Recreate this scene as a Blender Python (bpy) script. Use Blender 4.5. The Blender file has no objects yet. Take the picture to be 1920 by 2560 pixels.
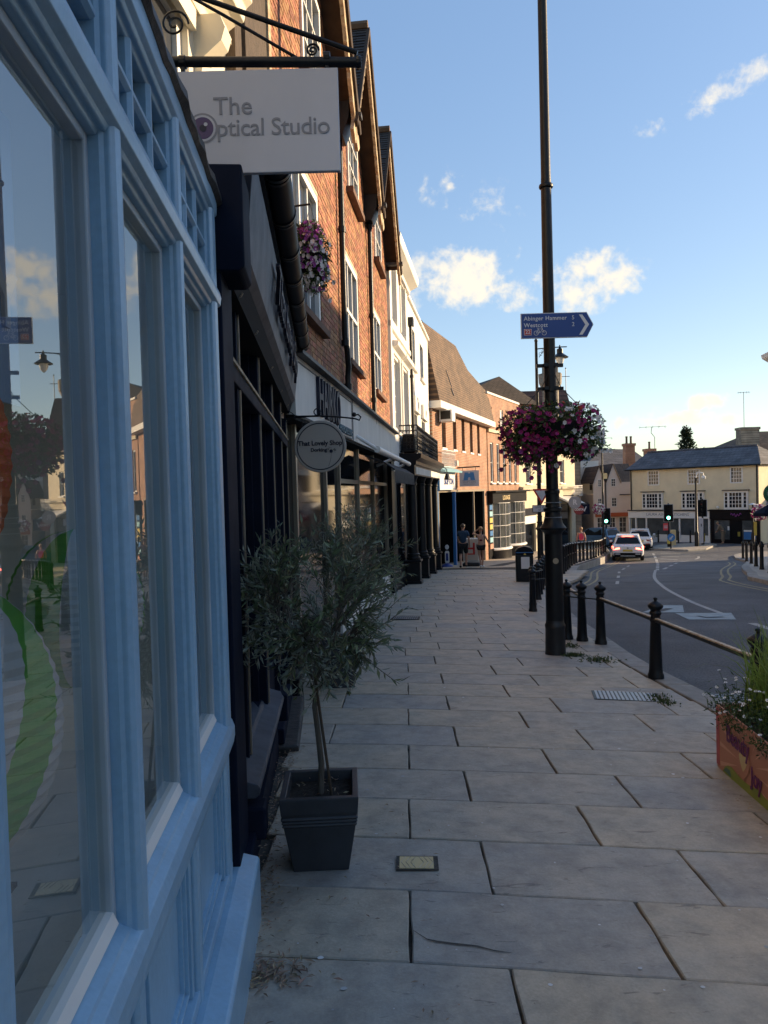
import bpy, math, random
from mathutils import Vector, Matrix
random.seed(7)
SC = bpy.context.scene
COL = SC.collection
PI = math.pi
rad = math.radians

# ------------------------------------------------------------------ camera
PITCH = math.atan(48/1800.0); ROLL = 0.027
CAM = Vector((0, 0, 1.55))
_d = Vector((0, math.cos(PITCH), -math.sin(PITCH)))
_r0 = Vector((1, 0, 0)); _u0 = Vector((0, math.sin(PITCH), math.cos(PITCH)))
_R = _r0*math.cos(ROLL) - _u0*math.sin(ROLL)
_U = _r0*math.sin(ROLL) + _u0*math.cos(ROLL)
cd = bpy.data.cameras.new('camera'); cam = bpy.data.objects.new('camera', cd); COL.objects.link(cam)
cd.sensor_fit = 'VERTICAL'; cd.sensor_height = 36; cd.lens = 36*1800/2560.0
cd.clip_start = 0.05; cd.clip_end = 3000
_m = Matrix((_R, _U, -_d)).transposed().to_4x4(); _m.translation = CAM
cam.matrix_world = _m
SC.camera = cam
SC.render.resolution_x = 768; SC.render.resolution_y = 1024

# ------------------------------------------------------------------ world, sun, exposure
SUN_AZ, SUN_EL = 74.0, 14.0          # degrees: azimuth measured from +Y towards +X
SC.view_settings.view_transform = 'Standard'
try: SC.view_settings.look = 'None'
except Exception: pass
SC.view_settings.exposure = 2.2
SC.view_settings.gamma = 1.0
SC.view_settings.use_curve_mapping = False
W = bpy.data.worlds.new('World'); SC.world = W; W.use_nodes = True
wt = W.node_tree; wt.nodes.clear()
def wn(t, **k):
    n = wt.nodes.new(t)
    for a, b in k.items(): setattr(n, a, b)
    return n
sky = wn('ShaderNodeTexSky', sky_type='NISHITA', sun_disc=False, sun_elevation=rad(SUN_EL), sun_rotation=rad(SUN_AZ), altitude=60, air_density=1.0, dust_density=0.3, ozone_density=1.6)
tc = wn('ShaderNodeTexCoord')
def ray(x, y):
    v = _d*1800 + _R*(x-960) - _U*(y-1280)
    return v
def vdot(a, vec):
    n = wn('ShaderNodeVectorMath', operation='DOT_PRODUCT'); wt.links.new(a, n.inputs[0]); n.inputs[1].default_value = vec; return n.outputs['Value']
def wmath(op, a, b=None, clamp=False):
    n = wn('ShaderNodeMath', operation=op, use_clamp=clamp)
    for i, q in enumerate((a, b)):
        if q is None: continue
        if isinstance(q, (int, float)): n.inputs[i].default_value = q
        else: wt.links.new(q, n.inputs[i])
    return n.outputs[0]
V = tc.outputs['Generated']
# clouds: (direction, half width, half height, weight) ; the sky in view, then the rest of the dome in the same scatter
def dirpx(x, y): return ray(x, y).normalized()
def dirae(az, el): return Vector((math.sin(rad(az))*math.cos(rad(el)), math.cos(rad(az))*math.cos(rad(el)), math.sin(rad(el))))
clouds = [(dirpx(1160, 690), .072, .054, 1.2), (dirpx(1050, 710), .052, .042, .95), (dirpx(1285, 738), .05, .03, .72), (dirpx(1470, 702), .078, .044, 1.2), (dirpx(1520, 695), .05, .038, 1.1),
          (dirpx(1110, 480), .04, .028, .45), (dirpx(1215, 515), .055, .03, .38), (dirpx(1270, 640), .02, .022, .6),
          (dirpx(1660, 1050), .078, .014, 1.35), (dirpx(1640, 1045), .035, .02, 1.1), (dirpx(1765, 1003), .032, .014, 1.15), (dirpx(1830, 1045), .06, .011, .9),
          (dirpx(1885, 178), .035, .016, .62), (dirpx(1800, 235), .045, .012, .60), (dirpx(1715, 290), .04, .010, .52), (dirpx(1635, 318), .03, .010, .42)]
rnd = random.Random(3)
for k in range(16):
    az = 75 + k*17.0 + rnd.uniform(-6, 6); el = rnd.uniform(8, 30)
    clouds.append((dirae(az, el), rnd.uniform(.05, .14), rnd.uniform(.02, .05), rnd.uniform(.6, 1.0)))
fld = None
for c, rx, ry, wgt in clouds:
    ax = c.cross(Vector((0, 0, 1))).normalized(); ay = ax.cross(c).normalized()
    a = vdot(V, ax/rx); b = vdot(V, ay/ry)
    r2 = wmath('ADD', wmath('MULTIPLY', a, a), wmath('MULTIPLY', b, b))
    f = wmath('MULTIPLY', wmath('SUBTRACT', 1.0, r2), wgt)
    fld = f if fld is None else wmath('MAXIMUM', fld, f)
fld = wmath('MAXIMUM', fld, -0.6)
nz = wn('ShaderNodeTexNoise'); nz.inputs['Scale'].default_value = 24; nz.inputs['Detail'].default_value = 9; nz.inputs['Roughness'].default_value = .62; nz.inputs['Distortion'].default_value = .35
wt.links.new(V, nz.inputs['Vector'])
nz2 = wn('ShaderNodeTexNoise'); nz2.inputs['Scale'].default_value = 70; nz2.inputs['Detail'].default_value = 6
wt.links.new(V, nz2.inputs['Vector'])
den = wmath('ADD', wmath('MULTIPLY', fld, .62), wmath('ADD', wmath('MULTIPLY', wmath('SUBTRACT', nz.outputs['Fac'], .5), 1.9), wmath('MULTIPLY', wmath('SUBTRACT', nz2.outputs['Fac'], .5), 1.25)))
mr = wn('ShaderNodeMapRange', interpolation_type='SMOOTHSTEP'); mr.inputs['From Min'].default_value = .12; mr.inputs['From Max'].default_value = .92
wt.links.new(den, mr.inputs['Value'])
cmask = wmath('MULTIPLY', mr.outputs[0], .93)
# only where one of the cloud fields is positive
mr2 = wn('ShaderNodeMapRange', interpolation_type='SMOOTHSTEP'); mr2.inputs['From Min'].default_value = -.25; mr2.inputs['From Max'].default_value = .3
wt.links.new(fld, mr2.inputs['Value'])
cmask = wmath('MULTIPLY', cmask, mr2.outputs[0])
hs = wn('ShaderNodeHueSaturation'); hs.inputs['Saturation'].default_value = 1.6; hs.inputs['Hue'].default_value = .513; hs.inputs['Value'].default_value = 1.0
gm_ = wn('ShaderNodeGamma'); gm_.inputs[1].default_value = .50; wt.links.new(sky.outputs[0], gm_.inputs[0]); wt.links.new(gm_.outputs[0], hs.inputs['Color'])
mix = wn('ShaderNodeMixRGB'); wt.links.new(cmask, mix.inputs[0]); wt.links.new(hs.outputs[0], mix.inputs[1]); mix.inputs[2].default_value = (2.45, 2.24, 1.86, 1)
CLOUDMIX = mix
bg = wn('ShaderNodeBackground'); wt.links.new(mix.outputs[0], bg.inputs[0]); bg.inputs[1].default_value = 0.1
wo = wn('ShaderNodeOutputWorld'); wt.links.new(bg.outputs[0], wo.inputs[0])
sd = bpy.data.lights.new('sun', 'SUN'); sun = bpy.data.objects.new('sun', sd); COL.objects.link(sun)
sd.energy = 2.0; sd.angle = rad(.6); sd.color = (1.0, .74, .45)
sun.rotation_euler = (-dirae(SUN_AZ, SUN_EL)).to_track_quat('-Z', 'Y').to_euler()
SC.cycles.max_bounces = 6; SC.cycles.transparent_max_bounces = 8; SC.cycles.caustics_reflective = False; SC.cycles.caustics_refractive = False

# ------------------------------------------------------------------ helpers
def at(px, py, Y):                     # a point of the place: direction of sight (photo pixel) and distance ahead
    v = ray(px, py); return CAM + v*(Y/v.y)
def interp(P, y):
    if y <= P[0][0]: return P[0][1]
    for (a, b), (c, d) in zip(P, P[1:]):
        if y <= c: return b + (d-b)*(y-a)/(c-a)
    return P[-1][1]
PV = [(-8, .32), (-5, .2), (0, 0), (10, -.5), (20, -1.05), (29, -1.56), (42, -2.45), (60, -2.9), (200, -3)]
RV = [(-8, .2), (-5, .08), (0, -.14), (8, -.52), (20, -1.2), (30, -1.98), (42, -2.9), (60, -3.05), (200, -3.1)]
def zr(y): return interp(RV, y)
CS = [(0, 0), (10, 0), (14, .35), (18, 1.0), (24, 2.6), (30, 4.6), (45, 11)]
def zp(x, y): return interp(PV, y) - .02*min(3.2, max(0, x - interp(CS, y)))

class MB:
    def __init__(s): s.v = []; s.f = []
    def face(s, pts):
        i = len(s.v); s.v += [tuple(p) for p in pts]; s.f.append(tuple(range(i, i+len(pts))))
    def box(s, x0, x1, y0, y1, z0, z1):
        i = len(s.v)
        s.v += [(x0,y0,z0),(x1,y0,z0),(x1,y1,z0),(x0,y1,z0),(x0,y0,z1),(x1,y0,z1),(x1,y1,z1),(x0,y1,z1)]
        s.f += [(i,i+3,i+2,i+1),(i+4,i+5,i+6,i+7),(i,i+1,i+5,i+4),(i+1,i+2,i+6,i+5),(i+2,i+3,i+7,i+6),(i+3,i,i+4,i+7)]
        return s
    def hexa(s, p):                    # 8 corners, bottom ring then top ring
        i = len(s.v); s.v += [tuple(q) for q in p]
        s.f += [(i,i+3,i+2,i+1),(i+4,i+5,i+6,i+7),(i,i+1,i+5,i+4),(i+1,i+2,i+6,i+5),(i+2,i+3,i+7,i+6),(i+3,i,i+4,i+7)]
        return s
    def prism(s, pts, fn, a, b):       # outline pts (u,v) swept from a to b; fn(u,v,w)->xyz
        n = len(pts); i = len(s.v)
        s.v += [tuple(fn(u, v, a)) for u, v in pts] + [tuple(fn(u, v, b)) for u, v in pts]
        s.f.append(tuple(range(i+n-1, i-1, -1))); s.f.append(tuple(range(i+n, i+2*n)))
        for k in range(n): s.f.append((i+k, i+(k+1) % n, i+n+(k+1) % n, i+n+k))
        return s
    def lathe(s, prof, seg=14, c=(0, 0, 0), a0=0, a1=2*PI, fn=None, cap=True):
        i = len(s.v); full = abs(a1-a0-2*PI) < 1e-6; m = seg if full else seg+1
        for r, z in prof:
            for k in range(m):
                a = a0 + (a1-a0)*k/seg
                p = (c[0]+r*math.cos(a), c[1]+r*math.sin(a), c[2]+z)
                s.v.append(fn(*p) if fn else p)
        for j in range(len(prof)-1):
            for k in range(seg):
                k2 = (k+1) % m
                s.f.append((i+j*m+k, i+j*m+k2, i+(j+1)*m+k2, i+(j+1)*m+k))
        if full and cap:
            if prof[0][0] > 1e-5: s.f.append(tuple(i+k for k in range(m-1, -1, -1)))
            if prof[-1][0] > 1e-5: s.f.append(tuple(i+(len(prof)-1)*m+k for k in range(m)))
        return s
    def tube(s, pts, r, seg=8, cap=True):
        pts = [Vector(p) for p in pts]; rs = r if isinstance(r, (list, tuple)) else [r]*len(pts)
        i = len(s.v); ref = None
        for k, p in enumerate(pts):
            t = (pts[min(k+1, len(pts)-1)] - pts[max(k-1, 0)]).normalized()
            if ref is None:
                ref = t.orthogonal().normalized()
            ref = (ref - t*ref.dot(t))
            ref = ref.normalized() if ref.length > 1e-6 else t.orthogonal().normalized()
            b = t.cross(ref)
            for q in range(seg):
                a = 2*PI*q/seg; s.v.append(tuple(p + (ref*math.cos(a) + b*math.sin(a))*rs[k]))
        for k in range(len(pts)-1):
            for q in range(seg):
                q2 = (q+1) % seg; s.f.append((i+k*seg+q, i+k*seg+q2, i+(k+1)*seg+q2, i+(k+1)*seg+q))
        if cap:
            s.f.append(tuple(i+q for q in range(seg-1, -1, -1))); s.f.append(tuple(i+(len(pts)-1)*seg+q for q in range(seg)))
        return s
    def add(s, o):
        i = len(s.v); s.v += o.v; s.f += [tuple(k+i for k in f) for f in o.f]; return s
    def xf(s, M): s.v = [tuple(M @ Vector(p)) for p in s.v]; return s
    def build(s, name, m, parent=None, z0=0, smooth=False, bevel=0, seg=2):
        me = bpy.data.meshes.new(name); me.from_pydata(s.v, [], s.f); me.update()
        if smooth:
            me.polygons.foreach_set('use_smooth', [True]*len(me.polygons))
            try: me.set_sharp_from_angle(angle=rad(38))
            except Exception: pass
        return objm(name, me, m, parent, z0, bevel, seg)
def objm(name, me, m, parent=None, z0=0, bevel=0, seg=2):
    o = bpy.data.objects.new(name, me); COL.objects.link(o)
    if m and not me.materials: me.materials.append(MATS[m] if isinstance(m, str) else m)
    if parent: o.parent = parent
    o.location.z = -z0
    if bevel:
        b = o.modifiers.new('bevel', 'BEVEL'); b.width = bevel; b.segments = seg; b.limit_method = 'ANGLE'; b.angle_limit = rad(40)
    return o
def tag(o, label=None, cat=None, group=None, kind=None):
    if label: o['label'] = label
    if cat: o['category'] = cat
    if group: o['group'] = group
    if kind: o['kind'] = kind
    return o
def thing(name, label, cat, loc=(0, 0, 0), rotz=0, group=None):
    o = bpy.data.objects.new(name, None); COL.objects.link(o); o.empty_display_size = .2
    o.location = loc; o.rotation_euler = (0, 0, rotz)
    return tag(o, label, cat, group)
def copytree(o, parent=None):
    c = o.copy(); COL.objects.link(c); c.parent = parent
    for ch in list(o.children): copytree(ch, c)
    return c
_txt = {}
def textmesh(t, size=1.0, ext=.004, align='CENTER', bold=0.0, space=1.0):
    cu = bpy.data.curves.new('lettering', 'FONT'); cu.body = t; cu.size = size; cu.extrude = ext; cu.align_x = align; cu.align_y = 'CENTER'; cu.offset = bold; cu.space_character = space
    cu.resolution_u = 3
    o = bpy.data.objects.new('lettering', cu); COL.objects.link(o)
    dg = bpy.context.evaluated_depsgraph_get()
    me = bpy.data.meshes.new_from_object(o.evaluated_get(dg)); me.name = 'lettering'
    bpy.data.objects.remove(o); bpy.data.curves.remove(cu)
    return me
def lettering(t, size, m, parent, loc, rot=(0, 0, 0), z0=0, ext=.003, align='CENTER', bold=0.0, space=1.0, sx=1.0, name='lettering'):
    me = textmesh(t, size, ext, align, bold, space); me.materials.clear()
    o = objm(name, me, m, parent, 0); o.location = (loc[0], loc[1], loc[2]-z0); o.rotation_euler = rot; o.scale = (sx, 1, 1)
    return o

# ------------------------------------------------------------------ materials
MATS = {}
def mat(name, col, rough=.6, metal=0, var=0, scale=8, bump=0, bscale=None, col2=None, spec=.5, coat=0, isl=0, emit=None, es=1.0, stretch=None, obj=0, sp=0, spk=.35):
    m = bpy.data.materials.new(name); m.use_nodes = True; nt = m.node_tree; b = nt.nodes['Principled BSDF']; L = nt.links.new
    b.inputs['Base Color'].default_value = (*col, 1); b.inputs['Roughness'].default_value = rough; b.inputs['Metallic'].default_value = metal
    b.inputs['Specular IOR Level'].default_value = spec; b.inputs['Coat Weight'].default_value = coat
    if emit: b.inputs['Emission Color'].default_value = (*emit, 1); b.inputs['Emission Strength'].default_value = es
    def N(t): return nt.nodes.new(t)
    vec = None
    if var or bump:
        t = N('ShaderNodeTexCoord'); vec = t.outputs['Object']
        if obj:
            oi = N('ShaderNodeObjectInfo'); ad = N('ShaderNodeVectorMath'); ad.operation = 'ADD'
            mu = N('ShaderNodeMath'); mu.operation = 'MULTIPLY'; mu.inputs[1].default_value = 40; L(oi.outputs['Random'], mu.inputs[0])
            L(vec, ad.inputs[0]); L(mu.outputs[0], ad.inputs[1]); vec = ad.outputs[0]
        if stretch:
            mp = N('ShaderNodeMapping'); mp.inputs['Scale'].default_value = stretch; L(vec, mp.inputs['Vector']); vec = mp.outputs[0]
    c2 = col2 or tuple(max(0, c*(1-var)) for c in col)
    out = None
    if var:
        n1 = N('ShaderNodeTexNoise'); n1.inputs['Scale'].default_value = scale; n1.inputs['Detail'].default_value = 7; n1.inputs['Roughness'].default_value = .62; L(vec, n1.inputs['Vector'])
        r = N('ShaderNodeValToRGB'); r.color_ramp.elements[0].position = .34; r.color_ramp.elements[1].position = .68
        r.color_ramp.elements[0].color = (*c2, 1); r.color_ramp.elements[1].color = (*col, 1)
        L(n1.outputs['Fac'], r.inputs[0]); out = r.outputs[0]
        rr = N('ShaderNodeMapRange'); rr.inputs['To Min'].default_value = min(1, rough*1.15); rr.inputs['To Max'].default_value = rough*.85
        L(n1.outputs['Fac'], rr.inputs[0]); L(rr.outputs[0], b.inputs['Roughness'])
    if isl or obj:
        g = N('ShaderNodeNewGeometry'); oi = N('ShaderNodeObjectInfo')
        a = N('ShaderNodeMath'); a.operation = 'ADD'; L(g.outputs['Random Per Island'], a.inputs[0]); L(oi.outputs['Random'], a.inputs[1])
        fr = N('ShaderNodeMath'); fr.operation = 'FRACT'; L(a.outputs[0], fr.inputs[0])
        k = isl or obj
        hv = N('ShaderNodeHueSaturation')
        m1 = N('ShaderNodeMapRange'); m1.inputs['To Min'].default_value = 1-k; m1.inputs['To Max'].default_value = 1+k; L(fr.outputs[0], m1.inputs[0]); L(m1.outputs[0], hv.inputs['Value'])
        f2 = N('ShaderNodeMath'); f2.operation = 'MULTIPLY'; f2.inputs[1].default_value = 7.31; L(fr.outputs[0], f2.inputs[0])
        f3 = N('ShaderNodeMath'); f3.operation = 'FRACT'; L(f2.outputs[0], f3.inputs[0])
        m2 = N('ShaderNodeMapRange'); m2.inputs['To Min'].default_value = .5-.05*k; m2.inputs['To Max'].default_value = .5+.05*k; L(f3.outputs[0], m2.inputs[0]); L(m2.outputs[0], hv.inputs['Hue'])
        if out: L(out, hv.inputs['Color'])
        else: hv.inputs['Color'].default_value = (*col, 1)
        out = hv.outputs[0]
    if sp and out:
        for sc_, k_ in ((sp, spk), (sp*.012, spk*.6)):
            ns = N('ShaderNodeTexNoise'); ns.inputs['Scale'].default_value = sc_; ns.inputs['Detail'].default_value = 4; L(t.outputs['Object'], ns.inputs['Vector'])
            ms = N('ShaderNodeMapRange'); ms.inputs['From Min'].default_value = .3; ms.inputs['From Max'].default_value = .7; ms.inputs['To Min'].default_value = 1-k_; ms.inputs['To Max'].default_value = 1+k_; L(ns.outputs['Fac'], ms.inputs[0])
            hs_ = N('ShaderNodeHueSaturation'); L(ms.outputs[0], hs_.inputs['Value']); L(out, hs_.inputs['Color']); out = hs_.outputs[0]
    if out: L(out, b.inputs['Base Color'])
    if bump:
        n2 = N('ShaderNodeTexNoise'); n2.inputs['Scale'].default_value = bscale or scale*4; n2.inputs['Detail'].default_value = 8; n2.inputs['Roughness'].default_value = .65; L(vec, n2.inputs['Vector'])
        bp = N('ShaderNodeBump'); bp.inputs['Strength'].default_value = bump; bp.inputs['Distance'].default_value = .02; L(n2.outputs['Fac'], bp.inputs['Height']); L(bp.outputs[0], b.inputs['Normal'])
    MATS[name] = m; return m
def leafmat(name, col, k=.35, back=None, trans=.25, rough=.5, hue=1.0):
    m = mat(name, col, rough, isl=k); nt = m.node_tree; b = nt.nodes['Principled BSDF']
    t = nt.nodes.new('ShaderNodeBsdfTranslucent'); mx = nt.nodes.new('ShaderNodeMixShader'); mx.inputs[0].default_value = trans
    src = b.inputs['Base Color'].links[0].from_socket
    nt.links.new(src, t.inputs[0])
    if back:
        g = nt.nodes.new('ShaderNodeNewGeometry'); mc = nt.nodes.new('ShaderNodeMixRGB'); mc.inputs[2].default_value = (*back, 1)
        nt.links.new(g.outputs['Backfacing'], mc.inputs[0]); nt.links.new(src, mc.inputs[1]); nt.links.new(mc.outputs[0], b.inputs['Base Color'])
    o = nt.nodes['Material Output']; nt.links.new(b.outputs[0], mx.inputs[1]); nt.links.new(t.outputs[0], mx.inputs[2]); nt.links.new(mx.outputs[0], o.inputs['Surface'])
    return m
def glassmat(name, tint=(1, 1, 1), ior=1.75, rough=0.0):
    m = bpy.data.materials.new(name); m.use_nodes = True; nt = m.node_tree; nt.nodes.clear(); L = nt.links.new
    g = nt.nodes.new('ShaderNodeBsdfGlossy'); g.inputs['Roughness'].default_value = rough
    t = nt.nodes.new('ShaderNodeBsdfTransparent'); t.inputs[0].default_value = (*tint, 1)
    f = nt.nodes.new('ShaderNodeFresnel'); f.inputs[0].default_value = ior
    geo = nt.nodes.new('ShaderNodeNewGeometry')
    # thin pane: same reflectance from both sides
    mp = nt.nodes.new('ShaderNodeMath'); mp.operation = 'MULTIPLY_ADD'; mp.inputs[1].default_value = (1/ior-ior); mp.inputs[2].default_value = ior
    L(geo.outputs['Backfacing'], mp.inputs[0]); L(mp.outputs[0], f.inputs[0])
    mx = nt.nodes.new('ShaderNodeMixShader'); L(f.outputs[0], mx.inputs[0]); L(t.outputs[0], mx.inputs[1]); L(g.outputs[0], mx.inputs[2])
    o = nt.nodes.new('ShaderNodeOutputMaterial'); L(mx.outputs[0], o.inputs[0]); MATS[name] = m; return m
def coursemat(name, c1, c2, mortar, bw, bh, gap=.012, bump=.5, rough=.8, noise=.25, use='YZ', offset=.5):
    """brick / tile courses for surfaces too far away to tell pieces apart; object coordinates"""
    m = bpy.data.materials.new(name); m.use_nodes = True; nt = m.node_tree; b = nt.nodes['Principled BSDF']; L = nt.links.new; N = nt.nodes.new
    t = N('ShaderNodeTexCoord'); sp = N('ShaderNodeSeparateXYZ'); cb = N('ShaderNodeCombineXYZ'); L(t.outputs['Object'], sp.inputs[0])
    L(sp.outputs[use[0]], cb.inputs[0]); L(sp.outputs[use[1]], cb.inputs[1])
    br = N('ShaderNodeTexBrick'); br.offset = offset; L(cb.outputs[0], br.inputs['Vector']); br.inputs['Color1'].default_value = (*c1, 1); br.inputs['Color2'].default_value = (*c2, 1); br.inputs['Mortar'].default_value = (*mortar, 1)
    br.inputs['Scale'].default_value = 1; br.inputs['Mortar Size'].default_value = gap; br.inputs['Mortar Smooth'].default_value = .2; br.inputs['Brick Width'].default_value = bw; br.inputs['Row Height'].default_value = bh
    n1 = N('ShaderNodeTexNoise'); n1.inputs['Scale'].default_value = 1.3; n1.inputs['Detail'].default_value = 8; L(t.outputs['Object'], n1.inputs['Vector'])
    mr = N('ShaderNodeMapRange'); mr.inputs['From Min'].default_value = .3; mr.inputs['From Max'].default_value = .7; mr.inputs['To Min'].default_value = 1-noise; mr.inputs['To Max'].default_value = 1+noise; L(n1.outputs['Fac'], mr.inputs[0])
    hv = N('ShaderNodeHueSaturation'); L(mr.outputs[0], hv.inputs['Value']); L(br.outputs['Color'], hv.inputs['Color']); L(hv.outputs[0], b.inputs['Base Color'])
    b.inputs['Roughness'].default_value = rough
    bp = N('ShaderNodeBump'); bp.invert = True; bp.inputs['Strength'].default_value = bump; bp.inputs['Distance'].default_value = .015; L(br.outputs['Fac'], bp.inputs['Height']); L(bp.outputs[0], b.inputs['Normal'])
    MATS[name] = m; return m

mat('blue_paint', (.29, .48, .65), .30, var=.14, scale=4, bump=.09, bscale=22, spec=.5, stretch=(1.6, 1.6, .5), sp=60, spk=.05)
mat('pale_bead', (.42, .50, .56), .4, var=.15, scale=5)
mat('navy_paint', (.010, .014, .030), .7, var=.35, scale=4, bump=.04, bscale=40, spec=.08)
mat('navy_worn', (.055, .066, .092), .6, var=.45, scale=7, bump=.08, bscale=30)
mat('lead', (.055, .05, .048), .55, var=.5, scale=9, bump=.5, bscale=14)
mat('iron', (.010, .011, .014), .38, var=.4, scale=10, bump=.12, bscale=60, spec=.3)
mat('iron_worn', (.016, .016, .018), .4, var=.4, scale=14, bump=.2, bscale=40)
mat('brick', (.365, .195, .102), .85, var=.35, scale=30, bump=.25, bscale=90, isl=.38, col2=(.27, .10, .052))
mat('mortar', (.62, .52, .40), .95, var=.3, scale=12, bump=.3, bscale=60)
mat('white_render', (.76, .73, .67), .8, var=.07, scale=1.5, bump=.05, bscale=30)
mat('cream_render', (.78, .72, .58), .8, var=.08, scale=2, bump=.05, bscale=30)
mat('stone_cream', (.66, .58, .42), .85, var=.18, scale=3, bump=.15, bscale=30)
mat('yellow_render', (.82, .70, .47), .85, var=.15, scale=1.1, bump=.05, bscale=25)
mat('pink_render', (.80, .69, .60), .85, var=.1, scale=1.0, bump=.05, bscale=25)
mat('white_paint', (.82, .80, .75), .45, var=.06, scale=5)
mat('timber', (.10, .07, .045), .8, var=.5, scale=12, bump=.6, bscale=20, stretch=(6, 6, .7))
mat('barge', (.62, .50, .32), .75, var=.45, scale=9, bump=.5, bscale=18, col2=(.26, .17, .09))
mat('soffit', (.06, .035, .02), .85, var=.4, scale=6)
mat('dark_glass', (.010, .012, .016), .05, spec=.28)
mat('sky_glass', (.05, .055, .065), .05, spec=.9)
glassmat('glass', (.92, .96, .96), 4.4)
glassmat('glass_dark', (.5, .52, .55), 1.6)
def slabmat():
    m = bpy.data.materials.new('slab'); m.use_nodes = True; nt = m.node_tree; b = nt.nodes['Principled BSDF']; L = nt.links.new; N = nt.nodes.new
    tc_ = N('ShaderNodeTexCoord'); oi = N('ShaderNodeObjectInfo'); mu = N('ShaderNodeMath'); mu.operation = 'MULTIPLY'; mu.inputs[1].default_value = 57; L(oi.outputs['Random'], mu.inputs[0])
    ad = N('ShaderNodeVectorMath'); L(tc_.outputs['Object'], ad.inputs[0]); L(mu.outputs[0], ad.inputs[1])
    def noise(sc, det=7, rough=.62, dist=0, st=None):
        n = N('ShaderNodeTexNoise'); n.inputs['Scale'].default_value = sc; n.inputs['Detail'].default_value = det; n.inputs['Roughness'].default_value = rough; n.inputs['Distortion'].default_value = dist
        if st: mp = N('ShaderNodeMapping'); mp.inputs['Scale'].default_value = st; L(ad.outputs[0], mp.inputs[0]); L(mp.outputs[0], n.inputs['Vector'])
        else: L(ad.outputs[0], n.inputs['Vector'])
        return n.outputs['Fac']
    def ramp(f, p0, c0, p1, c1):
        r = N('ShaderNodeValToRGB'); e = r.color_ramp.elements; e[0].position = p0; e[0].color = (*c0, 1); e[1].position = p1; e[1].color = (*c1, 1); L(f, r.inputs[0]); return r.outputs[0]
    def mixc(f, a, b_, mode='MIX', k=None):
        x = N('ShaderNodeMixRGB'); x.blend_type = mode
        if k is not None: x.inputs[0].default_value = k
        else: L(f, x.inputs[0])
        L(a, x.inputs[1]); L(b_, x.inputs[2]); return x.outputs[0]
    fr = N('ShaderNodeMath'); fr.operation = 'FRACT'; m7 = N('ShaderNodeMath'); m7.operation = 'MULTIPLY'; m7.inputs[1].default_value = 13.7; L(oi.outputs['Random'], m7.inputs[0]); L(m7.outputs[0], fr.inputs[0])
    tone = ramp(fr.outputs[0], .05, (.395, .36, .315), .95, (.49, .415, .315))
    warm = ramp(noise(1.8, 6, .62, .8), .36, (.80, .83, .87), .66, (1.14, 1.06, .96))
    c = mixc(None, tone, warm, 'MULTIPLY', .8)
    c = mixc(None, c, ramp(noise(7, 9, .7), .3, (.62, .62, .63), .60, (1.1, 1.1, 1.1)), 'MULTIPLY', .8)
    c = mixc(None, c, ramp(noise(90, 4, .6), .3, (.82, .82, .82), .7, (1.1, 1.1, 1.1)), 'MULTIPLY', .6)
    rip = noise(9, 6, .55, 1.2, (.8, 3.2, 1)); rl = ramp(rip, .30, (.45, .45, .47), .36, (1, 1, 1)); c = mixc(None, c, rl, 'MULTIPLY', .7)
    L(c, b.inputs['Base Color'])
    rr = N('ShaderNodeMapRange'); rr.inputs['To Min'].default_value = .42; rr.inputs['To Max'].default_value = .78; L(noise(4, 5), rr.inputs[0]); L(rr.outputs[0], b.inputs['Roughness'])
    h = N('ShaderNodeMath'); h.operation = 'ADD'; L(noise(14, 10, .68, .3), h.inputs[0]); h2 = N('ShaderNodeMath'); h2.operation = 'MULTIPLY'; h2.inputs[1].default_value = 1.1
    bw_ = N('ShaderNodeRGBToBW'); L(rl, bw_.inputs[0]); L(bw_.outputs[0], h2.inputs[0]); L(h2.outputs[0], h.inputs[1])
    bp = N('ShaderNodeBump'); bp.inputs['Strength'].default_value = .42; bp.inputs['Distance'].default_value = .012; L(h.outputs[0], bp.inputs['Height']); L(bp.outputs[0], b.inputs['Normal']); MATS['slab'] = m
slabmat()
mat('joint', (.10, .088, .075), .95, var=.5, scale=20, bump=.5, bscale=90)
mat('kerbstone', (.33, .31, .28), .75, var=.3, scale=5, bump=.25, bscale=30, obj=.1)
mat('asphalt', (.118, .120, .128), .75, var=.3, scale=.7, bump=.8, bscale=110, sp=45, spk=.42)
mat('asphalt_pale', (.135, .130, .122), .82, var=.25, scale=1.2, bump=.3, bscale=120, sp=40, spk=.25)
mat('road_white', (.46, .455, .43), .7, var=.35, scale=6, bump=.2)
mat('road_yellow', (.36, .30, .16), .7, var=.4, scale=6)
mat('steel_plate', (.28, .30, .32), .5, .4, var=.3, scale=6, bump=.3, bscale=50)
mat('soil', (.035, .024, .016), .95, var=.6, scale=40, bump=.9, bscale=90)
mat('pot', (.045, .050, .060), .42, var=.4, scale=4, bump=.06, bscale=40)
mat('bark', (.16, .135, .105), .85, var=.4, scale=14, bump=.5, bscale=40, stretch=(3, 3, .5))
leafmat('olive_leaf', (.115, .14, .066), .5, back=(.28, .31, .24), trans=.12, rough=.42)
leafmat('leaf_green', (.05, .085, .022), .4, trans=.3)
leafmat('leaf_dark', (.018, .03, .012), .4, trans=.2)
leafmat('grass_blade', (.20, .27, .05), .35, trans=.35)
leafmat('weed', (.07, .10, .03), .35, trans=.3)
leafmat('petal_magenta', (.30, .012, .135), .35, trans=.3)
leafmat('petal_lilac', (.36, .07, .36), .3, trans=.3)
leafmat('petal_white', (.82, .80, .80), .1, trans=.3)
leafmat('petal_red', (.52, .03, .02), .3, trans=.3)
leafmat('dry_leaf', (.30, .20, .12), .55, trans=.1)
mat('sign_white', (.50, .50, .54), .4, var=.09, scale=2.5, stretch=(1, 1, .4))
mat('sign_grey', (.20, .205, .235), .5)
mat('sign_purple', (.035, .012, .10), .4)
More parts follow.
